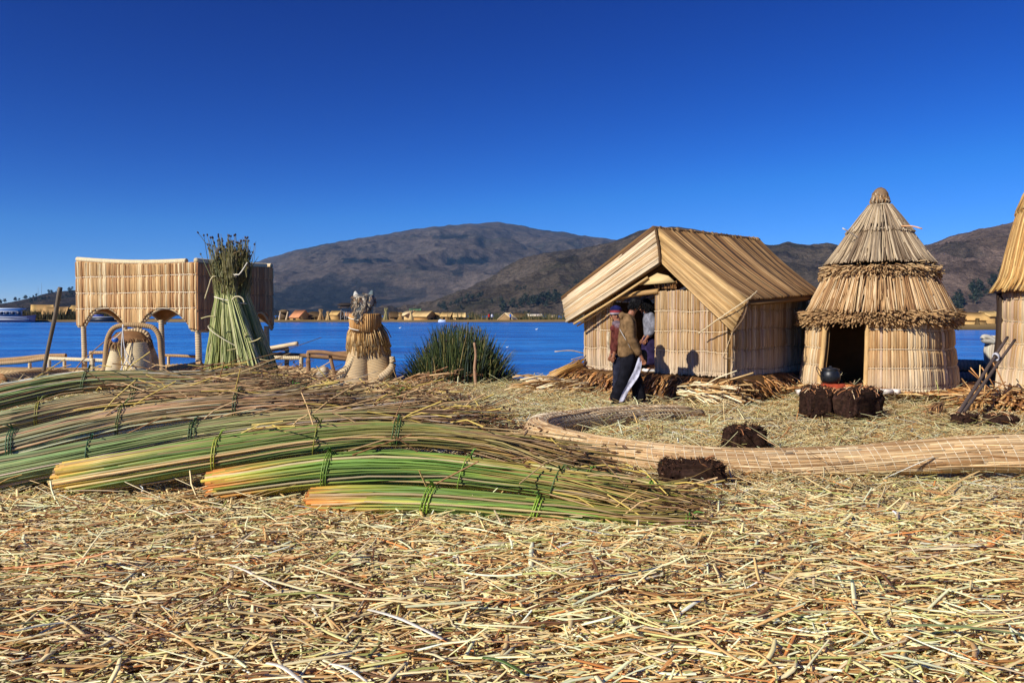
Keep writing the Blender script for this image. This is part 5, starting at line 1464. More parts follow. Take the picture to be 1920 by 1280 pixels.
xx, yy = np.meshgrid(np.linspace(-.95, 1.6, 24), np.linspace(-.75, 1.2, 18), indexing='ij')
zz = -.16 + .44 * np.clip(1 - np.hypot((xx - .45) / 1.25, (yy - .2) / .95) ** 3, 0, 1) + .03 * (fbm(xx * 6 + 9, yy * 6 + 9, 5, 3) - .5) - .03
g.grid(np.stack([xx + cmound[0], yy + cmound[1], zz], -1), S(128, 92, 54))
g.build("loose_reeds", MAT['straw'], stack, kind='stuff')
# the two tied poles leaning on it
t = thing("leaning_poles", P(1786, 796, 9.75), "pair of dark wooden poles tied together, leaning on the tall hut", "pole")
for b_, t_, r in ((P(1782, 797, 9.72), P(1889, 632, 11.45), .023), (P(1790, 795, 9.75), P(1903, 637, 11.5), .022)):
    pts = catmull([b_, b_ + (t_ - b_) * .35 + [.01, 0, .012], b_ + (t_ - b_) * .7 + [-.008, 0, -.01], t_], 12)
    M().tube(pts, np.linspace(r * 1.1, r * .85, 12), S(96, 82, 74), 9).build("pole", MAT['wood'], t)
c = P(1868, 668, 11.02)
dv = norm(P(1896, 634, 11.47) - P(1786, 796, 9.73))
g = M()
for k in range(5):
    a = np.linspace(0, 2 * math.pi, 16); s1 = norm(np.cross(dv, [0, 1, 0])); s2 = np.cross(dv, s1)
    g.tube(c + dv * (k * .014 - .03) + s1 * (.050 * np.cos(a))[:, None] + s2 * (.036 * np.sin(a))[:, None], .008, S(200, 200, 206) if k < 3 else S(120, 112, 110), 6, cap=False)
g.build("binding", MAT['cord'], t)
# small hand broom in the straw
c = P(1757, 772, 10.7)
b = np.tile(c + [.12, .1, .10], (90, 1)); n = 90
e = c + np.stack([-.16 + rng.normal(0, .06, n), -.12 + rng.normal(0, .06, n), np.clip(rng.normal(-.03, .05, n), -.05, .12)], 1)
M().sticks(np.stack([b + rng.normal(0, .012, (n, 3)), (b + e) / 2 + rng.normal(0, .02, (n, 3)), e], 1), .007, pick([S(176, 134, 88), S(206, 168, 116), S(140, 100, 64)], n), 4, cap=True).build("straw_broom", MAT['straw'], label="small fan-shaped straw broom lying right of the round hut's base", cat="broom")
# soot-black pot on the red clay stove, on the peat blocks
stc = P(1554, 733, 10.40)
t = thing("clay_stove", (stc[0], stc[1], stc[2]), "low red clay stove resting on the peat blocks before the round hut", "stove")
zt = stc[2]
M().lathe((stc[0] + .08, stc[1] + .05, zt - .05), [(.13, 0), (.145, .05), (.14, .13), (.12, .15), (.09, .13), (.08, .03), (.01, .02)], S(168, 72, 46), 26, ax=1.2, ay=.9).build("body", MAT['clay'], t)
M().box((stc[0] + .27, stc[1] + .02, zt + .03), (.13, .16, .11), S(196, 122, 70)).build("side_ledge", MAT['clay'], t, smooth_=False)
pc = np.array([stc[0] + .03, stc[1] + .03, zt + .10])
t = thing("cooking_pot", pc, "soot-black round cooking pot with a wire handle, on the clay stove", "pot")
M().lathe(pc, [(.01, 0), (.09, .005), (.118, .04), (.128, .09), (.122, .135), (.105, .165), (.112, .18), (.118, .186), (.104, .186), (.098, .165), (.11, .1), (.01, .02)], S(24, 26, 30), 30).build("body", MAT['iron'], t)
M().lathe(pc + [.0, 0, .183], [(.112, 0), (.112, .008), (.06, .022), (.018, .026), (.018, .045), (.001, .047)], S(36, 38, 42), 26).build("lid", MAT['iron'], t)
a = np.linspace(-.2, math.pi + .2, 18)
M().tube(np.stack([pc[0] - .10 + .06 * np.cos(a + 1.2) - .05, pc[1] + .0 * a - .06, pc[2] + .12 + .10 * np.sin(a)], 1), .005, S(30, 32, 36), 6).build("handle", MAT['iron'], t)
for s in (-1, 1):
    M().box(pc + [s * .122, -.02, .145], (.03, .035, .03), S(30, 32, 36)).build("lug", MAT['iron'], t, smooth_=False)
# ------------------------------------------------------------------ large reed boat with a canopy and an animal-headed prow
FL, FR, BR = np.array([-9.66, 17.7]), np.array([-6.44, 16.3]), np.array([-5.57, 18.56])
BL = FL + BR - FR
boat = thing("reed_boat", (-6.4, 16.8, -.3), "large bound-reed boat with a square canopy, railings and an animal-headed prow", "boat")
PALER = S(222, 200, 158)
def wrapped(name, pts, r, col=PALER, parent=None, n=None, sides=10, cap=True, mat='wrapped', **kw):
    pts = np.asarray(pts, float)
    c = catmull(pts, n or max(8, int(len(pts) * 7)))
    rr = np.interp(np.linspace(0, 1, len(c)), np.linspace(0, 1, len(np.atleast_1d(r))), np.atleast_1d(r)) if np.ndim(r) else np.full(len(c), r)
    return M().tube(c, rr, col, sides, cap=cap).build(name, MAT[mat], parent or boat, **kw)
PX = lambda d, *pts: [P(x, y, d) for x, y in pts]
def ribbed(name, pts, r, col, pitch, amp, mat='mat', parent=None, sides=16, dark=.62, n_per=5):
    """wound tube whose turns stand proud"""
    c0 = catmull(pts, 80)
    L = np.linalg.norm(np.diff(c0, axis=0), axis=1).sum()
    turns = max(3, int(L / pitch)); n = turns * n_per + 1
    c = catmull(pts, n)
    s = np.linspace(0, 1, n)
    rr = np.interp(s, np.linspace(0, 1, len(r)), r)
    ph = np.abs(np.sin(np.arange(n) / n_per * math.pi))
    rr = rr * (1 - amp + amp * ph)
    g = M().tube(c, rr, col, sides, cap=True)
    g.c[0] = (np.repeat(dark + (1 - dark) * ph ** .6, sides)[:, None]) * np.asarray(col) * np.repeat(1 + .15 * (rng.random(n) - .5), sides)[:, None]  # hollows between turns tinted darker, shade put into the colour
    return g.build(name, MAT[mat], parent or boat)
ribbed("hull", [P(-90, 718, 17.3), P(150, 716, 17.0), P(380, 708, 16.6), P(560, 712, 16.3), P(700, 722, 16.0), P(735, 724, 15.95)], [.30, .31, .31, .31, .28, .2], S(206, 174, 124), .09, .06)
ribbed("hull", [P(-60, 722, 19.6), P(380, 718, 19.3), P(640, 716, 18.6)], [.30, .31, .2], S(196, 164, 116), .09, .06)
ribbed("hull_roll", [P(4, 713, 14.6), P(40, 708, 15.0), P(90, 702, 15.6), P(150, 704, 16.2)], [.13, .15, .15, .06], S(190, 160, 116), .06, .08)
M().sticks(np.array([[P(3, 713, 14.58), P(1, 713.2, 14.56)]]), .128, S(150, 104, 62), 16, cap=True).build("cut_end", MAT['thatch'], boat)
g = M(); q = [P(-60, 696, 17.2), P(640, 704, 16.3), P(620, 700, 18.6), P(-40, 692, 19.6)]
for k in range(4): q[k][2] = .08
sheet(g, q[0], q[1], q[2], q[3], .1, S(186, 150, 98)); g.build("deck", MAT['thatch'], boat, smooth_=False)
# canopy
def u_of(px, A, B):
    t = (px - 960) / F_PX
    return (t * A[1] - A[0]) / ((B[0] - A[0]) - t * (B[1] - A[1]))
def arch_fn(A, B, arches, base):
    ar = [(u_of(a, A, B), u_of(b, A, B), p) for a, b, p in arches]
    def f(u):
        z = base(u)
        for a, b, p in ar:
            if a < u < b:
                z = max(z, z + (p - z) * math.sin(math.pi * (u - a) / (b - a)) ** .75)
        return z
    return f
canopy = thing_part = M()
def face(A, B, zt0, zt1, zb, out, n, ties, indiv, cols, th=.07, sag=.05, cord=S(232, 216, 184)):
    m = 60
    us = np.linspace(0, 1, m)
    top = lambda u: zt0 + (zt1 - zt0) * u - sag * math.sin(math.pi * u)
    rows = []
    o3 = np.array([out[0], out[1], 0]) * th
    for u in us:
        p = A + (B - A) * u
        rows.append([np.r_[p, zb(u)], np.r_[p, top(u)], np.r_[p, top(u)] - o3, np.r_[p, zb(u)] - o3, np.r_[p, zb(u)]])
    g = M().grid(np.array(rows), S(172, 128, 78))
    part = g.build("canopy_side", MAT['thatch'], boat, smooth_=False)
    L = np.linalg.norm(B - A)
    reed_wall(part, A, B, 0, lambda u: top(u) - .02, out, n, ties, cols=cols, individual=indiv, r=L / n * .60, zbot=lambda u: zb(u) + .02, bleach=0.0, amt=.2, cord=cord, cord_r=.008, wob=.008)
    e = [np.r_[A + (B - A) * u, zb(u)] - o3 * .4 for u in us]
    ribbed("hem", e, [.032, .032], S(222, 196, 148), .035, .14, parent=part, sides=9, dark=.55, n_per=4)
    e = [np.r_[A + (B - A) * u, top(u) + .03] - o3 * .4 for u in us[::6]]
    ribbed("top_roll", e, [.055, .055], S(226, 206, 164), .05, .10, parent=part, sides=10, dark=.7, n_per=4)
    return part
fo = norm(np.array([(FR - FL)[1], -(FR - FL)[0]])); ro = norm(np.array([(BR - FR)[1], -(BR - FR)[0]]))
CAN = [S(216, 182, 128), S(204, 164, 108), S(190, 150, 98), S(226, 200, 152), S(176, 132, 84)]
front_b = arch_fn(FL, FR, [(158, 234, 1.52), (262, 358, 1.50)], lambda u: 1.10 - .06 * u + .06 * math.exp(-((u - .42) / .08) ** 2))
right_b = arch_fn(FR, BR, [(392, 440, 1.40), (468, 510, 1.42)], lambda u: 1.02)
back_b = arch_fn(BR, BL, [(300, 440, 1.35)], lambda u: 1.05)
back_b = lambda u: 1.05 + .38 * abs(math.sin(2 * math.pi * u)) ** .8
face(FL, FR, 2.56, 2.44, front_b, fo, 66, [2.18, 1.83, 1.50], True, CAN)
face(FR, BR, 2.44, 2.47, right_b, ro, 46, [2.15, 1.80, 1.46], True, [S(214, 156, 98), S(200, 140, 86), S(186, 128, 78)], sag=.02, cord=S(176, 132, 90))  # browner reeds: the warm tone of this face's shade is put into the colour
face(BR, BL, 2.47, 2.58, back_b, -fo, 34, [2.15, 1.8, 1.48], False, CAN)
face(BL, FL, 2.58, 2.56, lambda u: 1.10 + .34 * abs(math.sin(2 * math.pi * u)) ** .8, -ro, 30, [2.15, 1.8, 1.48], False, CAN)
g = M(); mm = 12
uu, vv = np.meshgrid(np.linspace(0, 1, mm), np.linspace(0, 1, mm), indexing='ij')
pts = (FL + (FR - FL) * uu[..., None] + (BL - FL) * vv[..., None])
zz = 2.50 - .10 * uu * (1 - vv) - .08 * np.sin(math.pi * uu) + .0 * vv
for k in (0, -.06): g.grid(np.concatenate([pts, (zz + k - .03)[..., None]], -1), S(190, 150, 96))
g.build("canopy_top", MAT['thatch'], boat)
for x, d, z1, r in ((157, 17.66, 1.2, .062), (303, 16.95, 1.25, .062), (371.5, 16.38, 1.1, .07), (235, 19.7, 1.2, .062), (500, 18.5, 1.1, .07), (440, 17.45, 1.1, .062)):
    xx = XAT(x, d)
    ribbed("post", [[xx, d, -.1], [xx + .01, d, .5], [xx, d, z1]], [r, r * .95, r * .9], S(216, 190, 146), .05, .12, sides=12, dark=.6)
# railings
def rail(d, pts, r, col=PALER, name="rail"):
    return ribbed(name, PX(d, *pts) if np.isscalar(d) else [P(x, y, dd) for (x, y), dd in zip(pts, d)], [r * .78, r * .78], col, .038, .12, sides=9, dark=.6, n_per=4)
rail(17.4, [(-30, 677), (30, 673), (85, 667.5), (124, 666.5)], .065, S(190, 150, 104))
rail(16.3, [(-30, 683), (40, 678), (75, 673), (96, 671)], .06, S(196, 162, 116))
for x, y0, y1, d in ((56, 680, 700, 17.4), (121, 668, 694, 17.4), (92.5, 672, 703, 16.25), (174, 672, 704, 15.9)):
    rail(d, [(x, y0), (x, y1)], .048, PALER, "rail_post")
rail([16.2, 16.0, 15.9], [(94, 672), (150, 674), (200, 676)], .052, S(236, 216, 174))
rail(18.3, [(168, 661), (200, 660.5)], .05, S(206, 172, 124)); rail(18.3, [(171, 661), (171.5, 705)], .05, PALER, "rail_post")
rail(18.2, [(306, 666), (340, 667), (372, 669)], .045, S(196, 160, 112)); rail(18.2, [(316, 668), (316, 690)], .045, PALER, "rail_post")
rail([16.4, 16.3, 16.2], [(308, 691), (340, 687), (378, 680)], .055, S(190, 152, 104))
rail(18.0, [(500, 657), (522, 653), (535, 652.5), (538, 657), (537, 700)], .07, S(206, 170, 122))
rail(17.2, [(500, 670), (540, 671), (562, 671)], .06, S(230, 208, 164)); rail(17.2, [(565, 669), (565, 706)], .06, PALER, "rail_post")
WOODC = S(150, 114, 78)
for d, pts, r in ((17.8, [(505, 664), (560, 666), (655, 673)], .05), (15.9, [(579, 706), (578, 664), (584, 660), (610, 661), (650, 667), (700, 671), (733, 671.5)], .045), (16.3, [(622, 663), (680, 660), (731, 659.5)], .042)):
    wrapped("rail", PX(d, *pts), r, WOODC, mat='thatch')
for d, pts, r in ((16.0, [(619, 666), (623, 685), (629, 706)], .036), (15.9, [(656, 670), (663, 692), (675, 710)], .036)):
    wrapped("rail_post", PX(d, *pts), r, S(150, 116, 80), mat='thatch')
wrapped("loose_pole", [P(504, 653, 16.6), P(558, 643.5, 16.4)], .042, S(228, 200, 156), mat='reed')
M().sticks(np.array([[P(603, 706, 15.6), P(609, 692, 15.5)]]), np.array([[.13, .10]]), S(206, 186, 152), 7, cap=True).build("cleat", MAT['thatch'], boat)
# cut prow stump with a bow handle, left
d = 15.55
ribbed("prow_stump", PX(d, (215, 712), (216, 690), (219, 665), (223, 642)), [.20, .185, .15, .12], S(228, 206, 162), .035, .035)
ribbed("prow_stump", PX(d - .12, (258, 715), (259, 690), (259, 665), (257, 642)), [.29, .27, .235, .19], S(222, 198, 152), .035, .035)
ribbed("prow_stump", PX(d + .1, (292, 714), (287, 690), (281, 665), (274, 644)), [.17, .15, .13, .11], S(206, 176, 128), .035, .035)
g = M(); c = P(243, 646, d)
g.lathe(c, [(.06, -.06), (.34, -.05), (.41, .03), (.36, .13), (.30, .17), (.24, .24), (.10, .27), (.005, .275)], S(140, 100, 62), 30, jit=.06, ay=.6)
n = 340; a = rng.uniform(0, 6.28, n); rr = rng.uniform(.30, .41, n)
b = c + np.stack([rr * np.cos(a), rr * .6 * np.sin(a), rng.uniform(.0, .13, n)], 1)
e = b + np.stack([.05 * np.cos(a), .04 * np.sin(a), rng.uniform(-.13, -.05, n)], 1)
g.sticks(np.stack([b, (b + e) / 2 + np.stack([.015 * np.cos(a), .01 * np.sin(a), 0 * a], 1), e], 1), .009, pick(BROWNT, n), 4)
g.build("thatch_collar", MAT['thatch'], boat)
ribbed("handle", PX(d - .1, (193, 712), (197, 685), (199, 655), (203, 632), (214, 615), (236, 609), (268, 610), (288, 615), (299, 632), (302, 660), (306, 705)), [.055, .05, .05, .058], S(184, 150, 104), .04, .10, dark=.6)
wrapped("handle", PX(d + .3, (226, 650), (229, 630), (240, 622), (262, 621), (276, 628), (280, 648)), .055, S(206, 176, 132))
g = M()
for pts in ([(230, 608), (231, 630), (234, 655), (240, 668), (228, 690), (222, 700)], [(231, 608), (228, 650), (229, 700)], [(234, 655), (236, 672), (250, 690)], [(228, 622), (218, 632), (212, 636)]):
    g.tube(catmull(PX(d - .42, *pts), 14), .010, S(222, 218, 208), 5)
g.build("mooring_line", MAT['cord'], boat)
M().blob(P(216, 637, d - .35), (.07, .04, .05), S(50, 110, 200), 10, 7, .2).build("blue_rag", MAT['cloth'], boat)
# animal-headed prow, right
d = 15.9
neck = ribbed("prow_neck", PX(d, (668, 728), (671, 700), (675, 672), (681, 640), (684, 600)), [.31, .29, .25, .21, .19], S(206, 176, 130), .03, .025)
ribbed("prow_neck", PX(d + .02, (714, 728), (711, 700), (706, 672), (697, 640), (690, 600)), [.29, .28, .25, .21, .19], S(200, 170, 124), .03, .025)
ribbed("prow_neck", PX(d + .5, (722, 726), (720, 700), (712, 665), (700, 630)), [.26, .24, .21, .18], S(196, 160, 108), .03, .025)
wrapped("prow_arm", PX(d - .2, (630, 712), (641, 700), (655, 685), (664, 668)), [.085, .08, .07, .05], S(220, 192, 144), mat='coil')
wrapped("prow_arm", PX(d - .2, (735, 668), (736, 684), (727, 698), (712, 708)), [.05, .07, .085, .085], S(206, 180, 140), mat='coil')
c = P(687, 655, d + .1)
n = 520; a = rng.uniform(0, 6.28, n)
b = c + np.stack([.27 * np.cos(a) + .0, .25 * np.sin(a), .50 + rng.uniform(-.12, .05, n)], 1)
ln = rng.uniform(.30, .62, n)
e = b + np.stack([(.10 + .09 * rng.random(n)) * np.cos(a) + .05, .14 * np.sin(a), -ln], 1)
g = M().sticks(np.stack([b, b * .45 + e * .55 + np.stack([.035 * np.cos(a), .03 * np.sin(a), 0 * a], 1), e], 1), .011, pick([S(206, 166, 104), S(186, 144, 84), S(160, 118, 66), S(222, 190, 134)], n), 4, cap=True)
g.build("straw_skirt", MAT['thatch'], boat, kind='stuff')
cc = P(685, 622, d)
n = 46
col_part = M().lathe(cc, [(.20, -.03), (.245, .0), (.285, .12), (.30, .24), (.285, .36), (.26, .365), (.25, .3)], S(176, 126, 70), 30).build("collar", MAT['thatch'], boat)
g = M(); a = np.arange(n) / n * 2 * math.pi
zs = np.array([.0, .12, .24, .36]); rs = np.array([.255, .293, .308, .292])
p = np.stack([cc[0] + rs[None] * np.cos(a)[:, None], cc[1] + rs[None] * np.sin(a)[:, None], cc[2] + zs[None] + 0 * a[:, None]], -1)
g.sticks(p, .021, pick([S(190, 140, 80), S(172, 122, 66), S(206, 160, 100)], n), 6, cap=True); g.build("collar_reeds", MAT['reed'], boat, kind='stuff')
g = M()
for z, r in ((.10, .318), (.30, .332)):
    a = np.linspace(3.2, 4.5, 16); g.tube(np.stack([cc[0] + r * np.cos(a), cc[1] + r * np.sin(a), cc[2] + z - .05 * (a - 3.2)], 1), .009, S(236, 228, 206), 5)
g.build("cord", MAT['cord'], boat)
h = P(684, 571, d)
g = M()
nu, nv = 26, 22
zz = np.linspace(-.34, .20, nv); a = np.linspace(0, 2 * math.pi, nu, endpoint=False)
hw = np.interp(zz, [-.34, -.30, -.20, -.08, .06, .15, .19, .20], [.03, .075, .115, .165, .215, .205, .13, .02])
hd_ = np.interp(zz, [-.34, -.30, -.20, -.08, .06, .15, .19, .20], [.03, .08, .13, .20, .22, .20, .12, .02])
cx_ = np.interp(zz, [-.34, -.1, .2], [-.075, -.03, .0]); cy_ = np.interp(zz, [-.34, -.2, 0, .2], [-.26, -.20, -.03, 0])
A_, Z_ = np.meshgrid(a, zz); kk = 1 + .10 * (fbm(A_ * 3, Z_ * 14 + 5, 3, 3) - .5)
sx_, sy_ = np.sign(np.cos(A_)) * np.abs(np.cos(A_)) ** .8, np.sign(np.sin(A_)) * np.abs(np.sin(A_)) ** .8
vv = np.stack([cx_[:, None] + hw[:, None] * sx_ * kk, cy_[:, None] + hd_[:, None] * sy_ * kk, Z_], -1) + h + [0, 0, .02]
ii = np.arange(nu)
g.add(vv.reshape(-1, 3), [np.vstack([np.stack([k_ * nu + ii, k_ * nu + (ii + 1) % nu, (k_ + 1) * nu + (ii + 1) % nu, (k_ + 1) * nu + ii], 1) for k_ in range(nv - 1)])], S(146, 128, 106))
g.blob(h + [-.045, -.20, .03], (.055, .07, .11), S(160, 146, 126), 14, 9, .1, 11)
head = g.build("animal_head", MAT['thatch'], boat)
v = np.vstack(g.v); k = fbm(v[:, 0] * 22 + 40, v[:, 2] * 9 + v[:, 1] * 14 + 40, 3, 3)
cc_ = np.where((k > .55)[:, None], S(200, 188, 166), np.where((k < .45)[:, None], S(72, 76, 78), np.vstack(g.c)))
head.data.attributes["col"].data.foreach_set("color", np.hstack([cc_, np.ones((len(v), 1))]).astype(np.float32).ravel())
n = 420; kx = rng.integers(0, len(v), n); pp = v[kx]; nn_ = norm(pp - h)
ee = pp + norm(nn_ * .35 + np.array([-.15, -.25, -1.0]) + rng.normal(0, .25, (n, 3))) * rng.uniform(.03, .09, (n, 1)) + nn_ * .012
M().sticks(np.stack([pp, (pp + ee) / 2 + nn_ * .014, ee], 1), .0065, pick([S(206, 190, 160), S(150, 132, 108), S(84, 80, 76), S(176, 138, 94), S(112, 92, 72)], n), 4).build("shaggy_wrapping", MAT['thatch'], head, kind='stuff')
for s, ex, ez in ((-1, -.165, .15), (1, .125, .17)):
    g = M(); e0 = h + [ex, .0, ez]
    g.tube(np.array([e0 + [-s * .02, 0, -.06], e0, e0 + [s * .012, 0, .055], e0 + [s * .02, -.01, .10], e0 + [s * .022, -.015, .118]]), [.085, .072, .055, .030, .006], S(96, 110, 112) if s > 0 else S(190, 188, 178), 12, flat=.6)
    ear = g.build("ear", MAT['thatch'], head)
for ex, ey in ((-.11, -.185), (.045, -.205)):
    M().blob(h + [ex, ey, .03], (.022, .02, .026), S(26, 24, 24), 10, 7).build("eye", MAT['iron'], head)
M().blob(h + [-.075, -.30, -.165], (.04, .025, .025), S(40, 36, 36), 10, 7).build("nose", MAT['iron'], head)
# ---- grey boat behind the right-hand huts
gb = thing("reed_boat", P(1820, 720, 16.6), "weathered grey reed boat with a looped head, in the gap beside the tall hut", "boat")
GREYB = S(168, 156, 140)
ribbed("hull", [P(1740, 684, 16.6), P(1810, 685, 16.5), P(1880, 687, 16.4)], [.125, .13, .12], GREYB, .07, .05, parent=gb)
ribbed("hull", [P(1740, 707, 16.5), P(1810, 707, 16.4), P(1890, 709, 16.3)], [.115, .115, .11], S(156, 146, 132), .07, .05, parent=gb)
ribbed("hull", [P(1740, 735, 16.2), P(1800, 727, 16.2), P(1840, 730, 16.1), P(1900, 740, 16)], [.12, .12, .10, .08], S(110, 100, 90), .07, .05, parent=gb)
M().box((XAT(1815, 16.7), 16.9, -.05), (2.0, .3, .5), S(70, 60, 52)).build("side", MAT['thatch'], gb, smooth_=False)
n = 26; a = np.linspace(0, 2 * math.pi, n, endpoint=False)
b0, t0 = P(1866, 692, 16.2), P(1866, 630, 16.2)
zz = np.linspace(0, 1, 8); rr = np.interp(zz, [0, .25, .6, .9, 1], [.10, .19, .21, .15, .06])
p = np.stack([b0[0] + rr[None] * np.cos(a)[:, None], b0[1] + rr[None] * .7 * np.sin(a)[:, None], b0[2] + (t0[2] - b0[2]) * zz[None] + 0 * a[:, None]], -1)
M().sticks(p, .026, jit(S(186, 176, 158), n, .2), 6).build("head_loop", MAT['reed'], gb)
M().tube(catmull(PX(16.1, (1866, 640), (1856, 633), (1846, 631), (1842, 634), (1846, 639), (1856, 640), (1864, 642)), 20), .05, S(190, 184, 172), 9).build("ear", MAT['reed'], gb)
M().blob(P(1858, 700, 16.1), (.16, .12, .12), S(140, 100, 66), 12, 8, .3).build("binding", MAT['thatch'], gb)
M().box(P(1817, 736, 15.4), (.09, .09, .09), S(206, 226, 236)).build("plastic_jug", MAT['paint'], label="small white plastic jug in the shade between the two round huts", cat="jug", smooth_=False)
M().sticks(np.array([catmull([P(1804, 724, 15.6), P(1830, 728, 15.4), P(1852, 733, 15.2)], 7)]), .03, S(190, 170, 138), 6, cap=True).build("reed_stalk", MAT['straw'], label="pale stalk lying across the dark gap beside the round hut's right wall", cat="reed stalk")

# ------------------------------------------------------------------ standing sheaf of reeds on the crest of the heap
d = 10.5
sb = np.array([XAT(447, d), d, ZAT(702, d)])
sheaf = thing("standing_sheaf", sb, "tall sheaf of pale green reeds standing on the heap, dark seed heads on top", "reed sheaf")
zn, ztp = ZAT(556, d), ZAT(462, d)
SH = [S(190, 190, 124), S(162, 168, 98), S(136, 146, 82), S(204, 196, 146), S(116, 124, 66)]
for bx, by, dd, r0, nx in ((400, 692, 10.55, .13, 413), (437, 694, 10.40, .15, 430), (478, 704, 10.12, .17, 444), (492, 694, 10.5, .19, 455), (498, 690, 10.8, .17, 452), (440, 688, 10.85, .17, 436)):
    n = 300
    a = rng.uniform(0, 6.28, n); q = np.sqrt(rng.random(n))
    base = P(bx, by, dd); neck = np.array([XAT(nx, d), d + (dd - d) * .45, zn]); tx = np.array([XAT(437 + (nx - 436) * 1.25, d), d + (dd - d) * .6, ztp])
    off = np.stack([q * np.cos(a), q * np.sin(a), 0 * a], 1)
    p0 = base + off * r0; p0[:, 2] = base[2] - .05 + rng.uniform(-.03, .03, n)
    p1 = base * .55 + neck * .45 + off * (r0 * .72)
    p2 = neck + off * .062
    fr = (0.28 + 0.80 * rng.random(n) ** 1.9)[:, None]
    full = tx + off * .075 + np.c_[rng.normal(0, .03, (n, 2)), rng.uniform(-.42, .13, n)]
    top = p2 + (full - p2) * fr
    p3 = p2 * .5 + top * .5
    s = np.linspace(0, 1, 9)
    ks = np.array([0, .38, .62, .82, 1])
    pts = np.stack([p0, p1, p2, p3, top], 1)
    path = np.stack([np.stack([np.interp(s, ks, pts[i, :, k]) for k in range(3)], 1) for i in range(n)])
    path += rng.normal(0, .006, path.shape)
    cols = pick(SH, n, [4, 4, 3, 3, 2], .2)
    dk = S(112, 104, 56)
    colr = cols[:, None] * (1 - smooth(.62, .85, s))[None, :, None] + (dk * rng.uniform(.7, 1.4, (n, 1)))[:, None] * smooth(.62, .85, s)[None, :, None]
    M().sticks(path, .0078 * rng.uniform(.7, 1.2, (n, 1)) * np.interp(s, [0, .6, 1], [1.1, .8, .3])[None], colr, 5, cap=True).build("reed_bunch", MAT['stem'], sheaf)
n = 190
x = np.concatenate([rng.normal(411, 14, 70), rng.normal(436, 14, 55), rng.normal(456, 9, 65)])
y1 = rng.uniform(438, 505, n); x1 = x + rng.normal(0, 5, n) - (480 - y1) * .12 * (x < 420)
b = np.array([P(440 + (x_ - 440) * .75, 520, d + rng.normal(0, .08)) for x_ in x]); e = np.array([P(a_, b_, d + rng.normal(0, .1)) for a_, b_ in zip(x1, y1)])
extra_b, extra_e = P(402, 478, 10.5), P(371, 436, 10.4)
b = np.vstack([b, extra_b]); e = np.vstack([e, extra_e]); n += 1
m = (b + e) / 2 + rng.normal(0, .012, (n, 3))
M().sticks(np.stack([b, m, e], 1), np.tile([[.0065, .005, .003]], (n, 1)), pick([S(106, 108, 58), S(130, 122, 70), S(82, 84, 46)], n), 4).build("top_stems", MAT['stem'], sheaf, kind='stuff')
k = rng.random(n) < .8
dv = norm(e - m)[k] * .016
M().sticks(np.stack([e[k] - dv, e[k], e[k] + dv], 1), np.tile([[.006, .0135, .004]], (k.sum(), 1)), jit(S(52, 34, 26), k.sum(), .4), 6).build("seed_heads", MAT['straw'], sheaf, kind='stuff')
# short dark tufts filling the upper half
n = 260; yy = 552 - 72 * rng.random(n) ** 1.3; xx = np.where(rng.random(n) < .5, rng.normal(424, 9, n), rng.normal(448, 8, n))
b = np.array([P(a_, b_, d + rng.normal(0, .09)) for a_, b_ in zip(xx, yy)]); e = b + np.c_[rng.normal(0, .045, (n, 2)), rng.uniform(.06, .20, n)]
M().sticks(np.stack([b, (b + e) / 2 + rng.normal(0, .012, (n, 3)), e], 1), .0055, pick([S(112, 102, 52), S(84, 82, 40), S(132, 110, 64), S(96, 74, 44)], n), 4).build("bracts", MAT['straw'], sheaf, kind='stuff')
def hoop(z_px, x0, x1, y_slope, r, col, dd=d, ry=.24):
    c = P((x0 + x1) / 2, z_px, dd); R = (x1 - x0) / 2 * dd / F_PX
    a = np.linspace(0, 2 * math.pi, 40)
    return M().tube(np.stack([c[0] + R * np.cos(a), c[1] + ry * np.sin(a), c[2] - y_slope * dd / F_PX * np.cos(a)], 1), r, col, 7, cap=False).build("tie", MAT['cord'], sheaf)
hoop(563, 405, 466, 7, .008, S(228, 220, 190))
hoop(640, 394, 502, 30, .007, S(206, 196, 164), ry=.36)
wrapped("tie", PX(d - .28, (436, 562), (440, 557), (448, 556), (455, 560), (458, 567)), .010, S(216, 204, 160), parent=sheaf, mat='cord')
for pts, c in (([(384, 560), (392, 535), (397, 520), (406, 518)], S(206, 190, 140)), ([(443, 519), (437, 512), (448, 515), (464, 492)], S(226, 218, 196)), ([(377, 597), (392, 593), (404, 594)], S(190, 178, 120)),
               ([(455, 644), (462, 624), (463, 626)], S(190, 176, 116)), ([(466, 642), (480, 638), (489, 633)], S(196, 180, 120)), ([(426, 657), (450, 652), (466, 650)], S(170, 158, 104)), ([(486, 673), (505, 676), (520, 672)], S(176, 158, 110))):
    M().tube(catmull(PX(d - .38, *pts), 8), .008, c, 5).build("loose_reed", MAT['straw'], sheaf)

# ------------------------------------------------------------------ clump of green reeds growing at the shore
d = 16.3
bush = thing("reed_clump", P(858, 716, d), "clump of dark green lake reeds growing at the water's edge behind the straw", "reeds")
n = 3400
bx = rng.normal(0, .42, n); by = rng.normal(0, .33, n)
bx = np.clip(bx, -1.0, 1.0)
dome = np.clip(1 - (bx / 1.12) ** 2, .12, 1) ** .8
hgt = dome * rng.uniform(.40, 1.16, n) * 1.2
hgt *= np.where(bx < -.4, .92, 1)
lean = bx * .26 + rng.normal(0, .10, n); leany = by * .25 + rng.normal(0, .08, n)
c = P(858, 716, d)
s = np.array([0, .4, .75, 1.0])
droop = rng.random(n) < .4
path = np.stack([np.stack([c[0] + bx + lean * (k ** 1.7), c[1] + by + leany * (k ** 1.7), c[2] - .1 + hgt * (k - np.where(droop, .28, .03) * k ** 3)], 1) for k in s], 1)
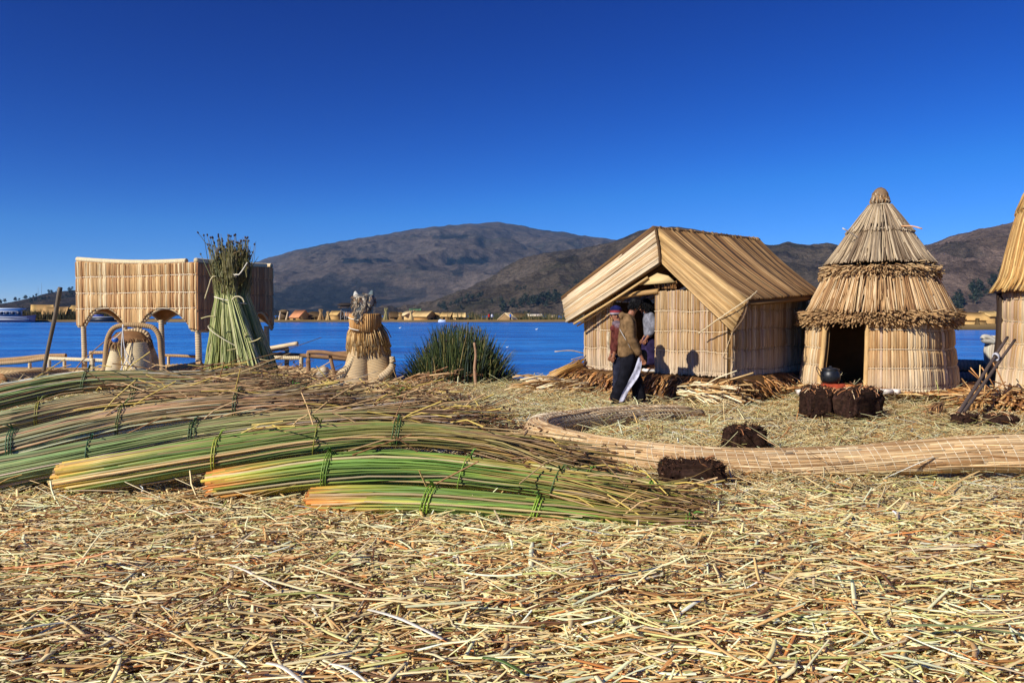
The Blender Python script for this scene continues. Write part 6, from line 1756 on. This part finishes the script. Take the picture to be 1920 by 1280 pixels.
cols = pick([S(54, 68, 34), S(40, 52, 27), S(82, 92, 48), S(68, 82, 72), S(118, 112, 62), S(156, 138, 92)], n, [6, 4, 4, 3, 2, 1], .3)
M().sticks(path, np.array([[.0105, .010, .007, .0025]]) * rng.uniform(.7, 1.2, (n, 1)), cols, 4, flat=.6).build("blades", MAT['green'], bush, kind='stuff')
k = rng.choice(np.where(hgt > .95)[0], 46, replace=False); e = path[k, -1]
M().sticks(np.stack([e - [0, 0, .03], e, e + [0, 0, .03]], 1), np.tile([[.008, .018, .006]], (46, 1)), S(62, 40, 30), 6).build("seed_heads", MAT['straw'], bush, kind='stuff')
# small things on the straw near the shore
M().tube(catmull(PX(15.2, (892, 724), (890, 690), (892, 665), (889, 642)), 14), np.linspace(.034, .022, 14), S(170, 134, 104), 8).build("wooden_stake", MAT['wood'], label="thin upright wooden stake in front of the dark green reed clump", cat="stake")
M().tube(catmull([P(80, 706, 9.6), P(90, 655, 9.55), P(104, 590, 9.5), P(113, 539, 9.45)], 16), np.linspace(.021, .026, 16), S(112, 100, 84), 9).build("wooden_pole", MAT['wood'], label="grey wooden pole leaning upright at the far left, before the boat railing", cat="pole")
g = M(); g.blob(P(809, 757, 11.6), (.10, .10, .075), S(150, 144, 116), 18, 12, .10, 3); g.build("stone", MAT['clay'], label="small rounded grey-green stone on the straw behind the reed bundles", cat="stone")
n = 160
b = np.array([P(rng.uniform(755, 830), 716 + rng.normal(0, 4), 15.9 + rng.uniform(-.4, .1)) for _ in range(n)])
e = b + norm(rng.normal(0, .35, (n, 3)) + [1.0, -.3, -.05]) * rng.uniform(.4, .9, (n, 1)); e[:, 2] = np.maximum(e[:, 2], .0)
M().sticks(np.stack([b, (b + e) / 2 + [0, 0, .04], e], 1), .012, pick([S(190, 148, 104), S(160, 116, 76), S(216, 180, 126)], n), 4, cap=True).build("reed_pile", MAT['straw'], label="low pile of brownish cut reeds at the left foot of the green reed clump", cat="reed pile")
# ------------------------------------------------------------------ people
def skin_mesh(name, joints, edges, subdiv=2, cols=None):
    """one continuous surface grown on a skeleton: joints {name: (x, y, z, rx, ry)}"""
    keys = list(joints)
    me = bpy.data.meshes.new(name)
    me.from_pydata([joints[k][:3] for k in keys], [(keys.index(a), keys.index(b)) for a, b in edges], [])
    o = bpy.data.objects.new(name, me)
    COL.objects.link(o)
    sk = o.modifiers.new("skin", 'SKIN')
    sk.use_smooth_shade = True
    for i, k in enumerate(keys):
        sv = me.skin_vertices[0].data[i]
        sv.radius = (joints[k][3], joints[k][4] if len(joints[k]) > 4 else joints[k][3])
        sv.use_root = (i == 0)
    ss = o.modifiers.new("sub", 'SUBSURF')
    ss.levels = ss.render_levels = subdiv
    dg = bpy.context.evaluated_depsgraph_get()
    out = bpy.data.meshes.new_from_object(o.evaluated_get(dg))
    bpy.data.objects.remove(o); bpy.data.meshes.remove(me)
    out.name = name
    return out
def body_part(name, joints, edges, parent, mat, col, yaw=0.0, subdiv=2, wrinkle=0.0, seed=1):
    me = skin_mesh(name, joints, edges, subdiv)
    n = len(me.vertices)
    v = np.empty(n * 3, np.float32); me.vertices.foreach_get("co", v); v = v.reshape(-1, 3).astype(float)
    if wrinkle:
        nz = fbm(v[:, 0] * 9 + 20 + v[:, 1] * 6, v[:, 2] * 16 + 20, seed, 3) - .5
        v = v + norm(v - v.mean(0)) * (nz * wrinkle)[:, None]
    c, s = math.cos(yaw), math.sin(yaw)
    v = v @ np.array([[c, -s, 0], [s, c, 0], [0, 0, 1]]).T
    me.vertices.foreach_set("co", v.astype(np.float32).ravel())
    at = me.attributes.new("col", 'FLOAT_COLOR', 'POINT')
    cc = np.broadcast_to(np.asarray(col, float), (n, 3)) if not callable(col) else col(v)
    at.data.foreach_set("color", np.hstack([cc, np.ones((n, 1))]).astype(np.float32).ravel())
    ap = me.attributes.new("par", 'FLOAT_VECTOR', 'POINT')
    ap.data.foreach_set("vector", (v * 3).astype(np.float32).ravel())
    me.materials.clear(); me.materials.append(mat)
    me.update()
    o = bpy.data.objects.new(name, me)
    COL.objects.link(o); o.parent = parent
    ORG[o.name] = ORG[parent.name]
    return o
def local(parent, yaw=0.0):
    c, s = math.cos(yaw), math.sin(yaw); R = np.array([[c, -s, 0], [s, c, 0], [0, 0, 1]])
    return lambda p: np.asarray(p, float) @ R.T + ORG[parent.name]
def hand(J, E, tag_, wrist, palm, d, side, curl=0.5, r=.012):
    """palm and five fingers, closing round what the hand holds"""
    wrist, palm, d, side = map(lambda a: np.asarray(a, float), (wrist, palm, d, side))
    J[tag_ + "palm"] = (*palm, .024, .014); E.append((tag_ + "wrist", tag_ + "palm"))
    dn = np.cross(d, side)
    for k, (o, l) in enumerate(((-.024, .066), (-.008, .075), (.008, .070), (.023, .056))):
        a = palm + side * o + d * .035; b = a + d * l * .45; c = b + norm(d * (1 - curl) + dn * curl) * l * .55
        for nm, p, rr in (("a", a, r), ("b", b, r * .85), ("c", c, r * .7)):
            J[f"{tag_}f{k}{nm}"] = (*p, rr, rr)
        E += [(tag_ + "palm", f"{tag_}f{k}a"), (f"{tag_}f{k}a", f"{tag_}f{k}b"), (f"{tag_}f{k}b", f"{tag_}f{k}c")]
    a = palm + side * -.032 + d * .002; b = a + norm(d * .8 - side * .7 + dn * .4) * .035
    J[tag_ + "ta"] = (*a, r, r); J[tag_ + "tb"] = (*b, r * .85, r * .85)
    E += [(tag_ + "palm", tag_ + "ta"), (tag_ + "ta", tag_ + "tb")]
SKIN = S(150, 98, 70)
def face_parts(parent, L, head, fwd, r=.1):
    """eyes, nose, mouth and ears on a head centred at head, looking along fwd"""
    head, fwd = np.asarray(head, float), norm(fwd)
    sd = norm(np.cross([0, 0, 1.0], fwd)); up = np.cross(fwd, sd)
    for s in (-1, 1):
        M().blob(L(head + fwd * r * .86 + sd * s * r * .36 + up * .005), (.011, .011, .008), S(24, 18, 16), 8, 6).build("eye", MAT['iron'], parent)
        M().blob(L(head + sd * s * r * .80 - up * .01), (.018, .014, .028), SKIN, 8, 6).build("ear", MAT['skin'], parent)
    g = M(); g.tube(np.array([L(head + fwd * r * .92 + up * .01), L(head + fwd * r * 1.16 - up * .03), L(head + fwd * r * .98 - up * .038)]), [.010, .016, .010], SKIN, 7); g.build("nose", MAT['skin'], parent)
    g = M(); g.tube(np.array([L(head + fwd * r * .95 - up * .062 - sd * .022), L(head + fwd * r * 1.0 - up * .062), L(head + fwd * r * .95 - up * .062 + sd * .022)]), .007, S(120, 62, 52), 6); g.build("mouth", MAT['skin'], parent)
def hair_strands(parent, L, head, r, fwd, n, length, col, face_gap=.35):
    head, fwd = np.asarray(head, float), norm(fwd)
    dv = norm(rng.normal(size=(n * 2, 3)))
    keep = ((dv @ fwd) < face_gap + .5 * np.clip(dv[:, 2] - .4, 0, 1)) & (dv[:, 2] > -.35)
    dv = dv[keep][:n]
    p0 = head + dv * r * [1.0, 1.0, 1.12]
    ln = length * rng.uniform(.7, 1.15, (len(dv), 1))
    t = norm(dv * [1, 1, .0] * .55 - np.array([0, 0, 1.0]) + rng.normal(0, .12, dv.shape))
    p1 = p0 + dv * .012 + t * ln * .4; p2 = p0 + dv * .010 + t * ln
    d1 = p1 - head; p1 = head + norm(d1) * np.maximum(np.linalg.norm(d1, axis=1, keepdims=True), r * 1.05)
    path = np.stack([p0, p1, p2], 1)
    path = L(path.reshape(-1, 3)).reshape(path.shape)
    M().sticks(path, np.tile([[.0055, .0055, .003]], (len(dv), 1)), jit(col, len(dv), .35), 4).build("hair", MAT['hair'], parent)

# ---- the man in the brown hooded jacket, walking right with his head bowed
mx = XAT(1177, 12.1)
man = thing("person", (mx, 12.1, float(gz(mx, 12.1)) + .04), "person in a brown hooded jacket and black trousers, walking with a white cloth", "person", "people by the gabled house")
L = local(man)
man.scale = (1.04, 1.04, 1.04)
J = {"pelvis": (0, 0, .80, .10, .09), "belly": (.0, 0, .95, .12, .11), "chest": (.0, 0, 1.14, .13, .12), "neck": (.03, 0, 1.31, .055, .055), "nape": (.075, 0, 1.38, .052, .052), "skull": (.115, 0, 1.475, .088, .080), "crown": (.125, 0, 1.53, .070, .066), "jaw": (.155, 0, 1.415, .050, .048)}
E = [("pelvis", "belly"), ("belly", "chest"), ("chest", "neck"), ("neck", "nape"), ("nape", "skull"), ("skull", "crown"), ("skull", "jaw")]
for s, t_, el, wr in ((-1, "n", (.0, -.215, 1.0), (.15, -.205, .75)), (1, "f", (.08, .21, 1.01), (.20, .18, .78))):
    J[t_ + "sh"] = (.0, s * .155, 1.235, .048, .048); J[t_ + "elbow"] = (*el, .045, .045); J[t_ + "wrist"] = (*wr, .028, .028)
    E += [("chest", t_ + "sh"), (t_ + "sh", t_ + "elbow"), (t_ + "elbow", t_ + "wrist")]
    hand(J, E, t_, wr, np.array(wr) + [.035, 0, -.055], norm([.35, 0, -1.0]), norm([1, 0, .35]), .7)
for s, t_, kn, an, toe in ((-1, "l", (-.03, -.09, .43), (-.19, -.09, .085), (-.07, -.10, .035)), (1, "r", (.13, .09, .43), (.19, .09, .07), (.32, .09, .03))):
    J[t_ + "hip"] = (0, s * .07, .75, .06, .06); J[t_ + "knee"] = (*kn, .06, .06); J[t_ + "ankle"] = (*an, .042, .042); J[t_ + "toe"] = (*toe, .042, .028)
    E += [("pelvis", t_ + "hip"), (t_ + "hip", t_ + "knee"), (t_ + "knee", t_ + "ankle"), (t_ + "ankle", t_ + "toe")]
body_part("body", J, E, man, MAT['skin'], SKIN)
JK = S(122, 96, 66)
J2 = {"chest": (-.01, 0, 1.12, .165, .155), "waist": (-.015, 0, .92, .155, .15), "hem": (-.01, 0, .74, .165, .15), "hem2": (-.01, 0, .69, .150, .14), "neck": (.01, 0, 1.28, .10, .10), "collar": (.05, 0, 1.34, .075, .075)}
E2 = [("chest", "waist"), ("waist", "hem"), ("hem", "hem2"), ("chest", "neck"), ("neck", "collar")]
for s, t_, el, wr in ((-1, "n", (.0, -.22, 1.0), (.14, -.205, .77)), (1, "f", (.08, .215, 1.01), (.19, .18, .80))):
    J2[t_ + "sh"] = (.0, s * .155, 1.235, .088, .088); J2[t_ + "el"] = (*el, .078, .078); J2[t_ + "fa"] = (*(np.array(el) * .4 + np.array(wr) * .6), .066, .066); J2[t_ + "wr"] = (*(np.array(wr) - [0, 0, .03]), .046, .046)
    E2 += [("chest", t_ + "sh"), (t_ + "sh", t_ + "el"), (t_ + "el", t_ + "fa"), (t_ + "fa", t_ + "wr")]
body_part("hooded_jacket", J2, E2, man, MAT['cloth'], lambda v: np.where((np.abs(v[:, 2] - .70) < .03)[:, None], JK * .85, JK) , wrinkle=.032, seed=3)
body_part("hood", {"a": (-.04, -.085, 1.31, .038, .04), "b": (-.085, -.03, 1.33, .05, .05), "c": (-.085, .03, 1.33, .05, .05), "d": (-.05, .10, 1.31, .045, .045), "e": (.035, -.08, 1.30, .03, .03), "f": (.035, .08, 1.30, .03, .03), "g": (-.09, 0, 1.27, .05, .05)},
          [("a", "b"), ("b", "c"), ("c", "d"), ("a", "e"), ("d", "f"), ("b", "g")], man, MAT['cloth'], JK * 1.05, wrinkle=.02)
BLK = S(26, 26, 32)
J3 = {"waist": (-.01, 0, .82, .145, .14), "hip": (-.005, 0, .74, .15, .145)}
E3 = [("waist", "hip")]
for s, t_, kn, an, bt in ((-1, "l", (-.05, -.09, .43), (-.165, -.09, .15), (-.185, -.09, .05)), (1, "r", (.13, .09, .43), (.185, .09, .15), (.19, .09, .045))):
    J3[t_ + "th"] = (.0, s * .085, .66, .115, .11); J3[t_ + "kn"] = (*kn, .098, .092); J3[t_ + "an"] = (*an, .105, .09); J3[t_ + "bt"] = (*bt, .112, .095)
    E3 += [("hip", t_ + "th"), (t_ + "th", t_ + "kn"), (t_ + "kn", t_ + "an"), (t_ + "an", t_ + "bt")]
body_part("trousers", J3, E3, man, MAT['cloth'], BLK, wrinkle=.035, seed=8)
for s, a in ((-1, (-.07, -.10, .03)), (1, (.31, .09, .028))):
    a = np.array(a); M().blob(L(a - [.06, 0, 0]), (.13, .05, .05), S(40, 36, 36), 16, 10, p=2.6).build("shoe", MAT['cloth'], man)
hd = np.array([.125, 0, 1.485])
face_parts(man, L, hd + [.015, 0, -.03], [1, -.25, -.35], .088)
M().blob(L(hd + [-.012, 0, .022]), (.092, .084, .092), S(12, 10, 11), 20, 14, .08, 2).build("hair_cap", MAT['hair'], man)
hair_strands(man, L, hd, .084, [1, -.3, -.4], 800, .06, S(13, 11, 12), .45)
g = M()
wr = np.array([.17, -.225, .69])
cs = catmull([wr + [-.02, 0, .06], wr + [-.05, -.015, -.10], wr + [-.13, -.03, -.28], wr + [-.24, -.04, -.46], wr + [-.29, -.03, -.60]], 12)
wd = np.interp(np.linspace(0, 1, 12), [0, .15, .45, .8, 1], [.02, .045, .075, .05, .045])
rows = [[L(c + np.array([1, 0, .45]) * w * k + np.array([0, -.014 * math.cos(k * 3 + i * .5), 0])) for k in (-1, -.5, 0, .5, 1)] for i, (c, w) in enumerate(zip(cs, wd))]
rows = np.array(rows); g.grid(rows, S(186, 186, 200)); g.grid(rows + [0, .012, 0], S(180, 180, 194))
g.build("white_cloth", MAT['cloth'], label="long white folded cloth hanging from the hand of the person in the brown jacket", cat="cloth")
g = M(); g.tube(catmull([L((-.13, -.10, 1.12)), L((-.09, -.185, 1.03)), L((-.03, -.20, .93)), L((.02, -.16, .84))], 14), .0055, S(190, 184, 176), 6); g.build("bag_strap", MAT['cord'], man)
bagc = L((.24, .16, .80))
M().blob(bagc + [0, 0, -.08], (.085, .08, .13), S(58, 56, 48), 18, 12, .12, 6, p=3).build("shoulder_bag", MAT['cloth'], label="dark olive bag carried at the far side of the person in the brown jacket", cat="bag")

# ---- the person in maroon behind him, wearing a knitted hat
px2, d2 = XAT(1160, 12.75), 12.75
m2 = thing("person", (px2, d2, float(gz(px2, d2)) + .05), "person in a maroon vest and striped navy knitted hat, half hidden by another", "person", "people by the gabled house")
L = local(m2)
m2.scale = (.92, .92, .92)
J = {"pelvis": (0, 0, .84, .10, .09), "belly": (0, 0, 1.0, .12, .115), "chest": (-.01, 0, 1.20, .135, .14), "neck": (-.03, 0, 1.38, .055, .055), "skull": (-.05, 0, 1.51, .088, .082), "crown": (-.05, 0, 1.57, .07, .068), "jaw": (-.09, 0, 1.45, .05, .05)}
E = [("pelvis", "belly"), ("belly", "chest"), ("chest", "neck"), ("neck", "skull"), ("skull", "crown"), ("skull", "jaw")]
for s, t_ in ((-1, "n"), (1, "f")):
    J[t_ + "sh"] = (-.01, s * .16, 1.285, .048, .048); J[t_ + "elbow"] = (-.05, s * .22, 1.05, .046, .046); J[t_ + "wrist"] = (-.10, s * .20, .84, .03, .03)
    E += [("chest", t_ + "sh"), (t_ + "sh", t_ + "elbow"), (t_ + "elbow", t_ + "wrist")]
    hand(J, E, t_, (-.10, s * .20, .84), np.array([-.12, s * .195, .785]), norm([-.2, 0, -1]), norm([-1, 0, .2]), .4)
    J[t_ + "hip"] = (0, s * .07, .78, .06, .06); J[t_ + "knee"] = (s * .03, s * .095, .45, .06, .06); J[t_ + "ankle"] = (s * .05, s * .095, .08, .042, .042); J[t_ + "toe"] = (s * .05 - .13, s * .10, .035, .042, .028)
    E += [("pelvis", t_ + "hip"), (t_ + "hip", t_ + "knee"), (t_ + "knee", t_ + "ankle"), (t_ + "ankle", t_ + "toe")]
body_part("body", J, E, m2, MAT['skin'], SKIN)
MR = S(92, 48, 42)
J2 = {"chest": (-.01, 0, 1.19, .16, .17), "waist": (0, 0, 1.0, .15, .15), "hem": (0, 0, .86, .155, .155), "hem2": (0, 0, .80, .15, .15), "neck": (-.02, 0, 1.35, .085, .085)}
E2 = [("chest", "waist"), ("waist", "hem"), ("hem", "hem2"), ("chest", "neck")]
for s, t_ in ((-1, "n"), (1, "f")):
    J2[t_ + "sh"] = (-.01, s * .16, 1.29, .085, .085); J2[t_ + "el"] = (-.05, s * .225, 1.05, .068, .068); J2[t_ + "wr"] = (-.10, s * .20, .86, .045, .045)
    E2 += [("chest", t_ + "sh"), (t_ + "sh", t_ + "el"), (t_ + "el", t_ + "wr")]
body_part("vest", J2, E2, m2, MAT['cloth'], lambda v: np.where((v[:, 2] < .83)[:, None], S(210, 200, 190), np.where((v[:, 2] > 1.30)[:, None], S(112, 92, 98), MR)), wrinkle=.035, seed=5)
J3 = {"waist": (0, 0, .86, .145, .14), "hip": (0, 0, .78, .15, .15)}
E3 = [("waist", "hip")]
for s, t_ in ((-1, "l"), (1, "r")):
    J3[t_ + "th"] = (0, s * .09, .68, .11, .11); J3[t_ + "kn"] = (s * .03, s * .095, .45, .088, .088); J3[t_ + "an"] = (s * .05, s * .095, .10, .078, .078)
    E3 += [("hip", t_ + "th"), (t_ + "th", t_ + "kn"), (t_ + "kn", t_ + "an")]
body_part("trousers", J3, E3, m2, MAT['cloth'], S(42, 44, 58), wrinkle=.04, seed=2)
hd = np.array([-.05, 0, 1.53])
face_parts(m2, L, hd + [-.01, 0, -.04], [-1, -.2, -.1], .086)
prof = [(.101, -.015), (.108, .0), (.110, .022), (.106, .045), (.108, .06), (.098, .09), (.07, .122), (.03, .138), (.002, .142)]
pc = np.array([S(164, 160, 168), S(164, 160, 168), S(134, 52, 54), S(134, 52, 54), S(30, 32, 64), S(34, 38, 84), S(34, 38, 84), S(34, 38, 84), S(34, 38, 84)])
M().lathe(L(hd + [.0, 0, .0]), prof, pc, 24).build("knitted_hat", MAT['cloth'], m2)
g = M(); g.blob(L((-.06, -.10, 1.36)), (.075, .055, .05), S(120, 104, 112), 14, 9, .2, 2); g.build("scarf", MAT['cloth'], m2)
g = M(); g.blob(L((-.115, -.13, 1.27)), (.055, .035, .055), S(112, 56, 54), 14, 9, .15, 4); g.build("scarf_end", MAT['cloth'], m2)
M().blob(L((.07, -.095, .03)) if False else L((-.03, -.095, .03)), (.12, .05, .045), S(46, 42, 42), 14, 9, p=2.6).build("shoe", MAT['cloth'], m2)
M().blob(L((.01, .095, .03)), (.12, .05, .045), S(46, 42, 42), 14, 9, p=2.6).build("shoe", MAT['cloth'], m2)

# ---- the woman stepping into the doorway
d3 = 14.0
px3 = XAT(1221, d3)
m3 = thing("person", (px3, d3, Z0 - .02), "person in a white blouse and purple skirt bending into the dark doorway of the house", "person", "people by the gabled house")
L = local(m3)
J = {"pelvis": (0, 0, .62, .09, .09), "belly": (-.02, .0, .76, .11, .11), "chest": (-.04, .0, .92, .12, .13), "neck": (-.07, 0, 1.06, .05, .05), "skull": (-.10, .0, 1.16, .085, .08), "crown": (-.10, 0, 1.22, .065, .065), "jaw": (-.14, 0, 1.10, .048, .048)}
E = [("pelvis", "belly"), ("belly", "chest"), ("chest", "neck"), ("neck", "skull"), ("skull", "crown"), ("skull", "jaw")]
for s, t_ in ((-1, "n"), (1, "f")):
    J[t_ + "sh"] = (-.04, s * .15, .985, .045, .045); J[t_ + "elbow"] = (.0, s * .20, .76, .044, .044); J[t_ + "wrist"] = (-.09, s * .16, .62, .028, .028)
    E += [("chest", t_ + "sh"), (t_ + "sh", t_ + "elbow"), (t_ + "elbow", t_ + "wrist")]
    hand(J, E, t_, (-.09, s * .16, .62), np.array([-.12, s * .15, .58]), norm([-.5, 0, -1]), norm([-1, 0, .5]), .5)
    J[t_ + "hip"] = (0, s * .06, .55, .05, .05); J[t_ + "knee"] = (-.03, s * .09, .32, .055, .055); J[t_ + "ankle"] = (0.02, s * .09, .08, .04, .04); J[t_ + "toe"] = (-.10, s * .09, .035, .04, .028)
    E += [("pelvis", t_ + "hip"), (t_ + "hip", t_ + "knee"), (t_ + "knee", t_ + "ankle"), (t_ + "ankle", t_ + "toe")]
body_part("body", J, E, m3, MAT['skin'], SKIN)
WH_SHADED = S(128, 128, 136)  # white blouse coloured grey, the doorway shade painted in
J2 = {"chest": (-.04, 0, .92, .145, .155), "waist": (-.01, 0, .72, .14, .14), "hem": (.01, 0, .60, .155, .155), "neck": (-.06, 0, 1.03, .075, .075)}
E2 = [("chest", "waist"), ("waist", "hem"), ("chest", "neck")]
for s, t_ in ((-1, "n"), (1, "f")):
    J2[t_ + "sh"] = (-.04, s * .15, .99, .085, .085); J2[t_ + "el"] = (.01, s * .215, .75, .088, .088); J2[t_ + "wr"] = (-.08, s * .17, .64, .05, .05)
    E2 += [("chest", t_ + "sh"), (t_ + "sh", t_ + "el"), (t_ + "el", t_ + "wr")]
body_part("blouse", J2, E2, m3, MAT['cloth'], WH_SHADED, wrinkle=.035, seed=9)
M().lathe(L((.0, 0, 0)), [(.13, .62), (.16, .52), (.18, .36), (.20, .20), (.205, .14), (.18, .14)], S(44, 36, 64), 30, jit=.06).build("skirt", MAT['cloth'], m3)
M().blob(L((.015, -.21, .80)), (.04, .025, .05), S(176, 30, 36), 12, 8, .15, 3).build("red_sash", MAT['cloth'], m3)
hd = np.array([-.10, 0, 1.18])
face_parts(m3, L, hd + [-.01, 0, -.03], [-1, .3, -.3], .084)
M().blob(L(hd + [.012, 0, .02]), (.098, .094, .098), S(12, 10, 11), 18, 12, .08, 5).build("hair_cap", MAT['hair'], m3)
hair_strands(m3, L, hd, .085, [-1, .3, -.3], 400, .12, S(12, 10, 11), .4)
for s in (-1, 1):
    M().blob(L((-.04, s * .09, .03)), (.11, .045, .04), S(216, 214, 210), 14, 9, p=2.6).build("shoe", MAT['cloth'], m3)
